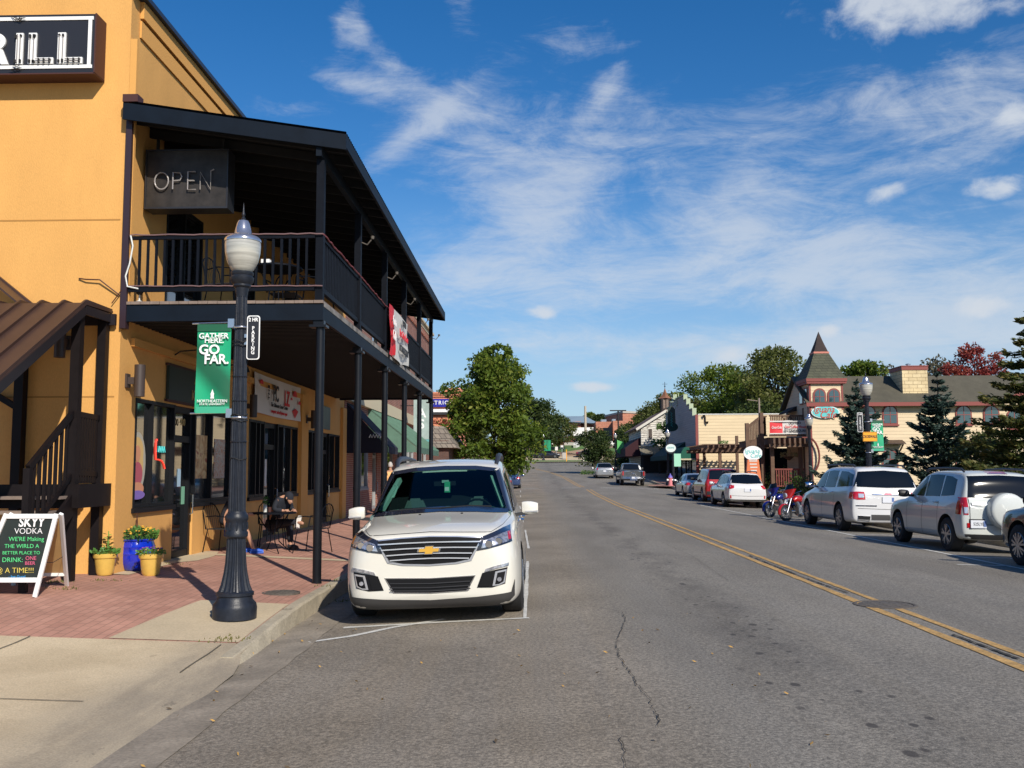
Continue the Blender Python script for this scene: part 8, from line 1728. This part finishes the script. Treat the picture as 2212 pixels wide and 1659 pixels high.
for i, (px, py, c_) in enumerate(((1202, 969, 'far_white'), (1214, 966, 'far_white'))):
 p = at(px, py, 171); s = thing('road_sign', ['left white rectangular road sign on the verge beyond the bend', 'right white rectangular road sign with dark lower half on the verge'][i], 'sign', tuple(p)); MB().box(-.22, .22, 0, .05, -.28, .28).build('plate', c_, s); s.scale = (1.1, 1, 1.2)
 q = MB(); q.box(-.04, .04, .06, .12, rise(171) - p.z, .2); q.build('post', 'aluminium', s)
 if i: MB().box(-.2, .2, -.02, -.005, -.26, -.02).build('panel', 'green_dark_and_shaded', s)
pb = thing('post_box', 'small pale utility cabinet on the far verge', 'cabinet', tuple(at(1219, 980, 165))); MB().box(-.35, .35, 0, .5, -.9, .2).build('cabinet_body', 'far_grey', pb, bevel=.03)
for i, px in enumerate((1260, 1224)):
 p = gpt(px, 998, 0); o = thing('verge_post', ['pale wooden post on the verge right of the bend', 'thin yellow marker post on the green verge'][i], 'post', (at(px, 998, 152).x, 152, rise(152) + .1)); q = MB(); q.box(-.15 + .09 * i, .15 - .09 * i, -.1, .1, 0, 1.3 + .6 * i); q.build('post', ['far_grey', 'sign_amber'][i], o)
tr = thing('teal_roof_house', 'house with pale turquoise metal roof glimpsed behind the cafe building', 'house', (0, 0, 0)); a0, a1 = at(1815, 815, 95), at(1975, 835, 95)
mb = MB(); mb.box(a0.x, a1.x, 100, 108, 0, a1.z - 1.5); child(mb, 'wall', 'far_white', tr); mb = MB(); mb.prism([(a0.x - 1, 99, a1.z - 1.6), (a0.x - 1, 104, a0.z + .8), (a0.x - 1, 109, a1.z - 1.6)], (a1.x - a0.x + 2, 0, 0)); child(mb, 'roof', mat('teal_roof', (.20, .52, .42), rough=.5), tr)
mb = MB(); mb.box(a1.x - 3, a1.x - 2.5, 99.5, 100, 0, 1); 
def leafmat(name, c1, c2, c3=None, trans=.35):
 m = bpy.data.materials.new(name); m.use_nodes = True; MATS[name] = m; t = m.node_tree; b = t.nodes['Principled BSDF']; out = t.nodes['Material Output']
 at_ = t.nodes.new('ShaderNodeAttribute'); at_.attribute_name = 'tint'; r = t.nodes.new('ShaderNodeValToRGB'); e = r.color_ramp.elements
 e[0].color = (*c1, 1); e[1].color = (*(c3 or c2), 1)
 if c3: k = e.new(.55); k.color = (*c2, 1)
 t.links.new(at_.outputs['Fac'], r.inputs[0]); t.links.new(r.outputs[0], b.inputs['Base Color']); b.inputs['Roughness'].default_value = .55; b.inputs['Specular IOR Level'].default_value = .3
 tr = t.nodes.new('ShaderNodeBsdfTranslucent'); t.links.new(r.outputs[0], tr.inputs[0]); mx = t.nodes.new('ShaderNodeMixShader'); mx.inputs[0].default_value = trans
 t.links.new(b.outputs[0], mx.inputs[1]); t.links.new(tr.outputs[0], mx.inputs[2]); t.links.new(mx.outputs[0], out.inputs[0]); return m
def cards(name, P, D, S, tint, m_, parent, aspect=.5):
 """leaf-shaped quads at P pointing along D, length S"""
 n = len(P); rnd = rng.normal(size=(n, 3)); D = D / np.linalg.norm(D, axis=1, keepdims=True); Wd = np.cross(D, rnd); Wd /= np.linalg.norm(Wd, axis=1, keepdims=True) + 1e-9
 S = S[:, None]; a = P - D * S * .5; c = P + D * S * .5; b = P + Wd * S * aspect * .5; d = P - Wd * S * aspect * .5
 V = np.stack([a, b, c, d], 1).reshape(-1, 3).astype(np.float32); me = bpy.data.meshes.new(name); me.vertices.add(4 * n); me.vertices.foreach_set('co', V.ravel())
 me.loops.add(4 * n); me.loops.foreach_set('vertex_index', np.arange(4 * n, dtype=np.int32)); me.polygons.add(n); me.polygons.foreach_set('loop_start', np.arange(0, 4 * n, 4, dtype=np.int32)); me.polygons.foreach_set('loop_total', np.full(n, 4, dtype=np.int32))
 me.update(calc_edges=True); at_ = me.attributes.new('tint', 'FLOAT', 'FACE'); at_.data.foreach_set('value', np.clip(tint, 0, 1).astype(np.float32))
 me.materials.append(MATS[m_]); o = bpy.data.objects.new(name, me); COL.objects.link(o); o.parent = parent; return o
mat('bark', (.075, .055, .04), rough=.95, var=.3, vscale=6); mat('bark_pale', (.17, .14, .11), rough=.95, var=.3, vscale=6)
leafmat('leaf_oak', (.05, .085, .012), (.12, .185, .022), (.27, .28, .045), trans=.45); leafmat('leaf_olive', (.065, .08, .02), (.125, .15, .033), (.23, .22, .07), trans=.45); leafmat('leaf_dark', (.022, .042, .013), (.050, .080, .02), (.11, .13, .035))
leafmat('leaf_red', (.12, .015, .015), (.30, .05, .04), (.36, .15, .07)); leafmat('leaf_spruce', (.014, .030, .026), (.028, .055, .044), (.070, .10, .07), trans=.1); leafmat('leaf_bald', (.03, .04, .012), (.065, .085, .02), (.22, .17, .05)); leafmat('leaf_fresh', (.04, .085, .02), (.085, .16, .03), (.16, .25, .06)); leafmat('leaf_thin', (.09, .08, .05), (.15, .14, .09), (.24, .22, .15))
PROF = {'round': lambda t: math.sqrt(max(0, 1 - (2 * t - 1) ** 2)) ** .8, 'ovate': lambda t: math.sin(math.pi * min(1, t ** .75 + .02)) ** .6 * (1 - .25 * t), 'broad': lambda t: (1 - abs(2 * t - .85) ** 2.2 / 1.6) if t < .95 else .45, 'full': lambda t: (.70 + .30 * math.sin(math.pi * min(1, t / .62))) * (1 if t < .45 else max(.12, 1 - ((t - .45) / .60) ** 1.8)), 'cone': lambda t: (1 - t) ** .8 + .05}
def tree(name, label, loc, H, rad, z0, m_, cat='tree', prof='round', clumps=60, per=120, leaf=.25, rc=.8, flat=.75, seed=1, trunk=.18, bark='bark', group='trees lining the street', ex=1.0, open_=.0, lean=0.0, sprigs=0, hang=0.0):
 r_ = random.Random(seed); nr = np.random.default_rng(seed); o = thing(name, label, cat, loc, 0, group); C = []
 tries = 0
 while len(C) < clumps and tries < clumps * 30:
  tries += 1; t_ = r_.random(); a = r_.uniform(0, 2 * math.pi); k = r_.random() ** .42; rr_ = rad * max(.05, PROF[prof](t_)) * (.86 + .20 * math.sin(3 * a + seed + 3 * t_) + .12 * math.sin(5 * a + 2 * seed - 7 * t_))
  p = (k * rr_ * math.cos(a) * ex + lean * t_, k * rr_ * math.sin(a), z0 + (H - z0 - rc * .5) * t_)
  if all((p[0] - c[0]) ** 2 + (p[1] - c[1]) ** 2 + (p[2] - c[2]) ** 2 > (rc * .45) ** 2 for c in C): C.append(p)
 for _ in range(sprigs): a = r_.uniform(0, 6.28); rr_ = rad * .45 * r_.random(); C.append((rr_ * math.cos(a), rr_ * math.sin(a), H + r_.uniform(-.2, .5) * rc))
 C = np.array(C); n = per; Pn = []; Dn = []; T = []; S = []
 for i, c in enumerate(C):
  m1 = n if i < clumps else n // 3; rci = rc * (r_.uniform(.6, 1.25) if i < clumps else .35); d = nr.normal(size=(m1, 3)); d /= np.linalg.norm(d, axis=1, keepdims=True); rad_ = rci * nr.random(m1) ** .45
  p = c + d * rad_[:, None] * np.array([1, 1, flat]); out_ = d + nr.normal(size=(m1, 3)) * .7; out_[:, 2] += -.15 - hang; Pn.append(p); Dn.append(out_); base = r_.uniform(.2, .65); T.append(base + nr.normal(size=m1) * .17 + .12 * d[:, 2]); S.append(leaf * nr.uniform(.6, 1.35, m1))
 cards('crown', np.concatenate(Pn), np.concatenate(Dn), np.concatenate(S), np.concatenate(T), m_, o)
 q = MB(); q.tube([(0, 0, -.2), (.03 * trunk, 0, z0 * .5), (lean * .1, 0, z0 + (H - z0) * .25), (lean * .4, .05, z0 + (H - z0) * .72)], [trunk, trunk * .8, trunk * .6, trunk * .2], 8); q.build('trunk', bark, o, smooth=True)
 idx = list(range(0, min(clumps, len(C)), max(1, clumps // 22))); q = MB()
 for i in idx:
  c = C[i]; zb = max(z0 * .75, c[2] - (H - z0) * .35); s_ = (lean * .15, 0, zb); mid = ((s_[0] + c[0]) * .45, (s_[1] + c[1]) * .45, (zb + c[2]) / 2 + .1 * rad); q.tube([s_, mid, tuple(c)], [trunk * .42, trunk * .25, trunk * .08], 5)
 q.build('limb', bark, o, smooth=True); return o
def spruce(label, loc, H, rad, seed, m_='leaf_spruce', whorls=17, droop=.22, nb=9, cardlen=.20, dens=70, name='spruce_tree', cat='tree', z0=.25, gap=.0, zup=.25):
 r_ = random.Random(seed); nr = np.random.default_rng(seed); o = thing(name, label, cat, loc, 0, 'conifers before the cafe house'); Pn = []; Dn = []; T = []; S = []; q = MB()
 for w in range(whorls):
  t_ = w / (whorls - 1); z = z0 + (H - z0 - .1) * t_ ** .92; R0 = rad * ((1 - t_) ** .85) * (1 if w % 2 else .86) + .06
  for b_ in range(nb if t_ < .8 else 5):
   a = r_.uniform(0, 6.28); Lb = R0 * r_.uniform(.62, 1.22); 
   if r_.random() < gap: continue
   m1 = max(8, int(dens * Lb / rad)); u = nr.random(m1) ** .75; dr = r_.uniform(.5, 1.4) * droop; up_ = r_.uniform(.6, 1.3) * zup
   x = u * Lb; zz_ = z - dr * Lb * np.sin(u * 2.2) + up_ * Lb * u ** 3; side = nr.normal(size=m1) * .13 * Lb * (1 - u * .75) + nr.normal(size=m1) * .03
   px = x * math.cos(a) - side * math.sin(a); py = x * math.sin(a) + side * math.cos(a); P_ = np.stack([px, py, zz_ + nr.normal(size=m1) * .035 * (1 + Lb * .4)], 1)
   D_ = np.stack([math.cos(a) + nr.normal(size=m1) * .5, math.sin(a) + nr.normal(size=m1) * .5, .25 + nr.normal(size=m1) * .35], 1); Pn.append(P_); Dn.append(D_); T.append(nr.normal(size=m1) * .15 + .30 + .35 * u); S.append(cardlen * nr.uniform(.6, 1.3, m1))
   q.tube([(0, 0, z), (Lb * .5 * math.cos(a), Lb * .5 * math.sin(a), z - dr * Lb * .85), (Lb * .9 * math.cos(a), Lb * .9 * math.sin(a), z - dr * Lb * .9 + up_ * Lb * .7)], [.03, .018, .006], 4)
 cards('crown', np.concatenate(Pn), np.concatenate(Dn), np.concatenate(S), np.concatenate(T), m_, o, aspect=.32); q.build('limb', 'bark', o)
 q = MB(); q.tube([(0, 0, -.2), (0, 0, H * .6), (0, 0, H)], [.11, .06, .012], 8); q.build('trunk', 'bark', o); return o
def shrub(label, loc, w, d, h, m_, seed, n=1600, leaf=.1, group='shrubs along the right pavement', name='shrub'):
 nr = np.random.default_rng(seed); o = thing(name, label, 'shrub', loc, 0, group); dd = nr.normal(size=(n, 3)); dd /= np.linalg.norm(dd, axis=1, keepdims=True); dd[:, 2] = np.abs(dd[:, 2]); k = nr.random(n) ** .3 * (1 + .18 * np.sin(dd[:, 0] * 7 + seed) + .12 * np.sin(dd[:, 1] * 9))
 P_ = dd * k[:, None] * np.array([w, d, h]); cards('crown', P_, dd + nr.normal(size=(n, 3)) * .6, leaf * nr.uniform(.6, 1.4, n), .4 + .3 * np.sin(P_[:, 0] * 3) * .5 + nr.normal(size=n) * .18, m_, o)
 q = MB()
 for i in range(5): a = i * 1.26; q.tube([(0, 0, -.05), (.4 * w * math.cos(a), .4 * d * math.sin(a), h * .6)], .015, 4)
 q.build('stem', 'bark', o); return o
b0_ = at(1052, 1030, 60); zb = rise(60); Ht = at(1062, 752, 60).z - zb; rad = (at(1155, 880, 60).x - at(970, 880, 60).x) / 2
tree('street_tree', 'large bushy green street tree behind the white crossover on the left pavement', (at(1068, 1000, 60).x, 60, zb), Ht * .97, rad * 1.10, 1.6, 'leaf_oak', prof='round', clumps=125, per=190, leaf=.27, rc=.84, flat=.85, seed=15, trunk=.16, sprigs=7)
p = at(1285, 1021, 104); tree('street_tree', 'small rounded green street tree in the kerb bed beyond the silver hatchback', (p.x, 104, rise(104)), at(1285, 925, 104).z - rise(104), 2.15, 1.6, 'leaf_dark', prof='round', clumps=46, per=150, leaf=.26, rc=.75, seed=9, trunk=.09)
bed = shrub('low planting in the kerb bed under the small street tree', (p.x, 103, rise(103)), 1.9, 2.2, .5, 'leaf_fresh', 31, 700, .16, name='planting')
p = at(1178, 1000, 162); tree('large_tree', 'dark spreading tree behind the big street tree at the bend', (p.x - 1.5, 172, rise(172) - .8), at(1180, 846, 168).z - rise(172), 5.2, 2.5, 'leaf_dark', prof='broad', clumps=90, per=130, leaf=.5, rc=1.7, seed=12, trunk=.4, ex=1.05, group='trees beyond the bend')
p = at(1212, 960, 178); tree('large_tree', 'olive and rust tinted tree right of the dark tree at the bend', (p.x - .5, 182, rise(182)), at(1212, 893, 182).z - rise(182), 3.4, 1.5, 'leaf_olive', prof='round', clumps=50, per=110, leaf=.42, rc=1.2, seed=13, trunk=.25, group='trees beyond the bend')
for i, (px, py, Y, rr_, m_, lab) in enumerate([(960, 842, 105, 4.5, 'leaf_olive', 'olive green tree top rising behind the salmon orange store'), (1000, 830, 110, 4, 'leaf_dark', 'dark tree behind the left edge of the big street tree'),
  (1296, 897, 262, 5.5, 'leaf_dark', 'small dark tree on the skyline between the college roofs'), (1276, 890, 268, 3.6, 'leaf_oak', 'small green tree on the skyline beside the pale pole'),
  (1365, 915, 150, 3.3, 'leaf_dark', 'dark green tree left of the weathered white house'),
  (1420, 868, 135, 5.5, 'leaf_olive', 'broad olive tree behind the copper cupola'), (1462, 846, 132, 5.2, 'leaf_olive', 'tall olive tree behind the stepped parapet'), (1505, 856, 128, 4.6, 'leaf_olive', 'olive tree behind the left end of the yellow wall'),
  (1562, 786, 112, 5.2, 'leaf_oak', 'tall green tree behind the middle of the yellow wall'), (1622, 800, 118, 5.5, 'leaf_dark', 'dense dark tree behind the pole at the yellow wall'), (1680, 748, 100, 4.6, 'leaf_olive', 'tall open crowned tree left of the turret spire'),
  (1640, 862, 96, 4.5, 'leaf_dark', 'lower dark tree between the timber stair and the turret'), (1868, 780, 88, 3.2, 'leaf_oak', 'green tree behind the roof right of the spire'), (1920, 783, 92, 2.6, 'leaf_thin', 'thin pale tree behind the roof left of the chimney'), (2035, 770, 90, 3.2, 'leaf_thin', 'thin leafless looking tree behind the roof right of the chimney')]):
 g_ = rise(Y); Ht = at(px, py, Y).z - g_; z0_ = Ht * .3
 tree('background_tree', lab, (at(px, 1000, Y).x, Y, g_), Ht, rr_, z0_, m_, prof='ovate' if i % 2 else 'round', clumps=100 if m_ != 'leaf_thin' else 40, per=130 if m_ != 'leaf_thin' else 45, leaf=.38 if Y < 200 else .8, rc=rr_ * .27, seed=40 + i, trunk=.22, group='trees behind the buildings', bark='bark_pale' if m_ == 'leaf_thin' else 'bark')
p = at(2108, 745, 86); tree('maple_tree', 'crimson red autumn maple behind the cafe roof', (at(2112, 900, 86).x, 86, rise(86)), p.z - rise(86), 3.1, 2.5, 'leaf_red', prof='round', clumps=70, per=120, leaf=.30, rc=.85, seed=77, trunk=.2, group='trees behind the buildings', ex=1.0)
tree('background_tree', 'green tree crown against the weathered white house wall', (at(1452, 1000, 100).x, 100.5, rise(100)), at(1445, 893, 100).z - rise(100), 1.7, 2.2, 'leaf_fresh', prof='ovate', clumps=34, per=120, leaf=.28, rc=.7, seed=91, trunk=.12, group='trees behind the buildings')
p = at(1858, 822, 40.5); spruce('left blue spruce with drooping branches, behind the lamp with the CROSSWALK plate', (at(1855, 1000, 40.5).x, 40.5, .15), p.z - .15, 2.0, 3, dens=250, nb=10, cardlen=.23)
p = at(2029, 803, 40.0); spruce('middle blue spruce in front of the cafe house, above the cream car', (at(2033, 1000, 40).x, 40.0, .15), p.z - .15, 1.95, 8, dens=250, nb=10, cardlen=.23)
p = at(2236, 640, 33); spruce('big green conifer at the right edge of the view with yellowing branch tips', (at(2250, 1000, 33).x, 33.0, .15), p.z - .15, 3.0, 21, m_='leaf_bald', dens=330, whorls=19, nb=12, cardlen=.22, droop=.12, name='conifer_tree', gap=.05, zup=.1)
p = at(2150, 900, 38); tree('background_tree', 'leafy green tree between the middle spruce and the big conifer', (at(2135, 1000, 37).x, 37, .15), at(2135, 935, 37).z, 1.5, .5, 'leaf_bald', prof='round', clumps=34, per=130, leaf=.16, rc=.55, seed=64, trunk=.1, ex=1.1, group='conifers before the cafe house')
for i, (px, py, Y, w, h, m_, lab) in enumerate([(1655, 1012, 52, 1.1, 1.15, 'leaf_olive', 'rusty brown shrub left of the porch steps behind the white estate'), (1690, 1010, 49, 1.2, 1.1, 'leaf_olive', 'brownish shrub in front of the porch railing'), (1722, 1018, 45, 1.1, .95, 'leaf_fresh', 'bright green shrub behind the blue motorcycle'), (1745, 1020, 43, .9, .9, 'leaf_dark', 'dark green shrub beside the lamp at the porch')]):
 shrub(lab, (at(px, 1000, Y).x, Y, zwalk_r(0, Y)), w, .9, h + .3, m_, 50 + i, 1500, .11)
shrub('dark shrub on the far verge behind the pickup', (at(1350, 1000, 135).x, 135, rise(135)), 3.0, 2, 1.8, 'leaf_olive', 71, 900, .3); shrub('autumn coloured hedge under the right street tree', (at(1305, 1000, 128).x, 128, rise(128)), 3.2, 1.4, 1.6, 'leaf_bald', 72, 900, .3)
shrub('dense dark shrub beside the maroon awning of the white house', (at(1362, 1000, 120).x, 120, rise(120)), 2.0, 2, 3.4, 'leaf_dark', 73, 1500, .35)
nr = np.random.default_rng(5); n = 500; P_ = np.stack([nr.uniform(-9.5, -4.9, n), 56.6 + nr.normal(size=n) * .1, at(940, 921, 56.5).z + .15 + np.abs(nr.normal(size=n)) * .18], 1)
cards('climbing_vine', P_, nr.normal(size=(n, 3)), .14 * nr.uniform(.6, 1.4, n), nr.random(n), 'leaf_red', None); tag(bpy.data.objects['climbing_vine'], 'thin reddish vine trailing over the shingled canopy top', 'vine', kind='stuff')
def skin(name, verts, edges, radii, m_, parent, lv=2, root=0):
 me = bpy.data.meshes.new(name); me.from_pydata(verts, edges, []); o = bpy.data.objects.new(name, me); COL.objects.link(o); md = o.modifiers.new('skin', 'SKIN'); md.use_smooth_shade = True
 if not me.skin_vertices: me.skin_vertices.new() if hasattr(me.skin_vertices, 'new') else None
 sv_ = me.skin_vertices[0].data
 for i, r_ in enumerate(radii): sv_[i].radius = (r_, r_) if not isinstance(r_, tuple) else r_; sv_[i].use_root = (i == root)
 s_ = o.modifiers.new('sub', 'SUBSURF'); s_.levels = lv; s_.render_levels = lv
 dg = bpy.context.evaluated_depsgraph_get(); nm = bpy.data.meshes.new_from_object(o.evaluated_get(dg)); bpy.data.objects.remove(o); nm.name = name; nm.materials.clear(); nm.materials.append(MATS[m_]); nm.polygons.foreach_set('material_index', [0] * len(nm.polygons)); nm.polygons.foreach_set('use_smooth', [True] * len(nm.polygons))
 r = bpy.data.objects.new(name, nm); COL.objects.link(r); r.parent = parent; return r
def head(q, c, r_, face):
 """skull, nose, ears on a mesh builder; face = unit direction"""
 c = Vector(c); f = Vector(face).normalized(); s_ = f.cross(Vector((0, 0, 1))).normalized(); n = 16
 def pt(u, v):
  th = math.pi * u; ph = 2 * math.pi * v; x = math.sin(th) * math.cos(ph); y = math.sin(th) * math.sin(ph); z = math.cos(th); w = 1 - .22 * max(0, -z); return c + f * (x * r_ * 1.02 * w + (.012 if x > .9 else 0)) + s_ * (y * r_ * .80 * w) + Vector((0, 0, z * r_ * 1.28))
 q.grid(pt, 12, n); q.tube([c + f * r_ * .95 + Vector((0, 0, .03)), c + f * r_ * 1.18 + Vector((0, 0, -.02)), c + f * r_ * .98 + Vector((0, 0, -.03))], [.008, .016, .01], 6)
 for k in (-1, 1): q.tube([c + s_ * k * r_ * .78 + Vector((0, 0, .03)), c + s_ * k * r_ * .92 + Vector((0, 0, -.0)), c + s_ * k * r_ * .8 + Vector((0, 0, -.035))], [.008, .014, .008], 6)
def hand(q, w, d, up=(0, 0, 1)):
 w = Vector(w); d = Vector(d).normalized(); s_ = d.cross(Vector(up)).normalized(); u = s_.cross(d); q.tube([w, w + d * .05, w + d * .09], [.026, .036, .034], 8)
 for k, ln in ((-1.5, .065), (-.5, .08), (.5, .075), (1.5, .06)): b_ = w + d * .085 + s_ * k * .019; q.tube([b_, b_ + d * ln * .5 - u * .008, b_ + d * ln * .8 - u * .03], [.009, .008, .007], 6)
 b_ = w + d * .03 + s_ * .032; q.tube([b_, b_ + s_ * .03 + d * .02, b_ + s_ * .035 + d * .05 - u * .01], [.012, .010, .008], 6)
def person(label, loc, rz): return thing('person', label, 'person', loc, rz)
px_ = at(843, 1000, 32.7).x; o = person('grey haired person in a pale orange shirt walking away along the left pavement', (px_, 32.7, zwalk(px_, 32.7)), 0)
V = [(0, 0, .95), (0, 0, 1.15), (0, .02, 1.38), (0, .02, 1.50), (0, 0, 1.62), (.20, .01, 1.42), (.26, -.02, 1.15), (.25, .08, .92), (-.20, .01, 1.42), (-.26, .02, 1.15), (-.25, .12, .93), (.10, 0, .88), (.12, .10, .50), (.12, .02, .10), (.12, .16, .05), (-.10, 0, .88), (-.12, -.06, .50), (-.12, -.22, .12), (-.12, -.08, .04)]
E = [(0, 1), (1, 2), (2, 3), (3, 4), (2, 5), (5, 6), (6, 7), (2, 8), (8, 9), (9, 10), (0, 11), (11, 12), (12, 13), (13, 14), (0, 15), (15, 16), (16, 17), (17, 18)]
Rr = [.15, .155, .17, .055, .06, .065, .045, .032, .065, .045, .032, .095, .065, .045, .04, .095, .065, .045, .04]
b_ = skin('body', V, E, Rr, 'skin', o); q = MB(); head(q, (0, .02, 1.66), .095, (0, 1, 0)); q.build('head', 'skin', o, smooth='all')
q = MB(); n = 14; q.grid(lambda u, v: Vector((0, .02, 1.675)) + Vector((math.sin(math.pi * .62 * u) * math.sin(2 * math.pi * v) * .083, math.sin(math.pi * .62 * u) * math.cos(2 * math.pi * v) * .105 - .008, math.cos(math.pi * .62 * u) * .128)), 8, 18); q.build('hair', 'hair_grey', o, smooth='all')
skin('shirt', [(0, 0, .93), (0, 0, 1.15), (0, .02, 1.36), (0, .02, 1.47), (.21, .01, 1.41), (.27, -.02, 1.18), (-.21, .01, 1.41), (-.27, .02, 1.18)], [(0, 1), (1, 2), (2, 3), (2, 4), (4, 5), (2, 6), (6, 7)], [(.19, .14), (.20, .15), (.215, .14), .085, .085, .075, .085, .075], 'shirt_orange', o)
skin('trousers', [(0, 0, .93), (.10, 0, .85), (.12, .10, .50), (.12, .02, .13), (-.10, 0, .85), (-.12, -.06, .50), (-.12, -.22, .15)], [(0, 1), (1, 2), (2, 3), (0, 4), (4, 5), (5, 6)], [.165, .11, .085, .075, .11, .085, .075], 'cloth_dark', o)
q = MB(); hand(q, (.25, .08, .90), (0, .1, -1), (1, 0, 0)); hand(q, (-.25, .12, .90), (0, .1, -1), (-1, 0, 0)); q.build('hands', 'skin', o, smooth=True)
z = zwalk(-5.2, 17.2)
def seated(label, loc, rz, legs, lean, shirt, trs, shoe, headc, face, hairm, arms, hood=None, scale=1.0, bare=True):
 o = person(label, loc, rz); o.scale = (scale,) * 3; H0 = (0, 0, .52); ch_ = Vector((0, lean, .98)); sh = Vector((0, lean * 1.15, 1.06)); V = [H0, (0, lean * .5, .75), tuple(ch_), tuple(sh + Vector((0, .01, .08)))]; E = [(0, 1), (1, 2), (2, 3)]; Rr = [.15, .14, .155, .055]; S_V = [(0, 0, .55), (0, lean * .5, .76), tuple(ch_), tuple(sh)]; S_E = [(0, 1), (1, 2), (2, 3)]; S_R = [.165, .155, .17, .08]; T_V = [(0, 0, .50)]; T_E = []; T_R = [.165]
 for k, (sx, kn, ft) in enumerate(legs):
  i = len(V); V += [(sx * .10, .08, .50), kn, (ft[0], ft[1], ft[2] + .07), (ft[0], ft[1] + .13, ft[2] + .04)]; E += [(0, i), (i, i + 1), (i + 1, i + 2), (i + 2, i + 3)]; Rr += [.085, .058, .042, .038]
  j = len(T_V); T_V += [(sx * .10, .10, .50), kn] + ([] if bare else [(kn[0] * .1 + ft[0] * .9, kn[1] * .1 + ft[1] * .9, kn[2] * .1 + (ft[2] + .07) * .9)]); T_E += [(0, j), (j, j + 1)] + ([] if bare else [(j + 1, j + 2)]); T_R += [.105, .085] + ([] if bare else [.065])
 for (sx, el_, wr_) in arms:
  i = len(V); V += [(sx * .18, ch_.y, 1.03), el_, wr_]; E += [(2, i), (i, i + 1), (i + 1, i + 2)]; Rr += [.055, .042, .030]; j = len(S_V); S_V += [(sx * .18, ch_.y, 1.02), tuple(Vector((sx * .18, ch_.y, 1.02)).lerp(Vector(el_), .8 if bare else 1))] + ([] if bare else [tuple(Vector(wr_).lerp(Vector(el_), .15))]); S_E += [(2, j), (j, j + 1)] + ([] if bare else [(j + 1, j + 2)]); S_R += [.075, .06] + ([] if bare else [.048])
 skin('body', V, E, Rr, 'skin', o); skin('shirt', S_V, S_E, S_R, shirt, o); skin('trousers', T_V, T_E, T_R, trs, o)
 q = MB(); head(q, headc, .092, face); q.build('head', 'skin', o, smooth='all'); c = Vector(headc); f = Vector(face).normalized()
 q = MB(); q.grid(lambda u, v: c - f * .014 + Vector((math.sin(math.pi * .6 * u) * math.sin(2 * math.pi * v) * .086, math.sin(math.pi * .6 * u) * math.cos(2 * math.pi * v) * .10, math.cos(math.pi * .6 * u) * .128)), 8, 16); q.build('hair', hairm, o, smooth='all')
 q = MB()
 for (sx, el_, wr_) in arms: hand(q, wr_, (Vector(wr_) - Vector(el_)))
 q.build('hands', 'skin', o, smooth=True)
 for (sx, kn, ft), sm in zip(legs, shoe):
  q = MB(); f_ = Vector(ft); dr = Vector((0, 1, 0)) if ft[2] < .2 else Vector((0, .25, 1)).normalized(); u_ = Vector((0, 0, 1)) if ft[2] < .2 else Vector((0, -1, .25)); q.tube([f_ + u_ * .045 - dr * .06, f_ + u_ * .05, f_ + u_ * .045 + dr * .10, f_ + u_ * .035 + dr * .19], [.045, .052, .046, .03], 10); q.tube([f_ + u_ * .01 - dr * .07, f_ + u_ * .01 + dr * .20], [.032, .034], 8); q.build('shoe', sm, o, smooth=True)
 return o
A = Vector((-5.52, 16.95, z)); seated('seated child in blue shorts and blue shoes, half hidden by the near lamp post', tuple(A), R(-72), [(1, (.12, .44, .50), (.14, .60, .0)), (-1, (-.12, .42, .50), (-.12, .40, .0))], .10, 'cloth_dark', 'cloth_blue', ['shoe_blue', 'shoe_blue'], (0, .16, 1.24), (0, 1, -.3), 'hair_dark', [(1, (.24, .30, .80), (.12, .48, .80)), (-1, (-.24, .28, .80), (-.08, .48, .80))], scale=.86)
mat('shoe_white', (.75, .73, .68), rough=.6)
B = Vector((-4.98, 18.0, z)); seated('seated person in dark clothes resting a white shoe on the right iron chair', tuple(B), R(-118), [(1, (.14, .46, .56), (.10, .88, .50)), (-1, (-.12, .42, .50), (-.14, .45, .0))], .34, 'cloth_dark', 'cloth_dark', ['shoe_white', 'cloth_dark'], (0, .52, 1.06), (0, 1, -1.2), 'cloth_dark', [(1, (.26, .34, .82), (.14, .52, .80)), (-1, (-.26, .34, .82), (-.12, .54, .80))], bare=False, scale=.9)
x_ = 12.2; o = person('person in a red shirt standing by the pavement post box, seen mostly as a reflection', (x_, 61, zwalk_r(0, 61)), R(90)) if False else None
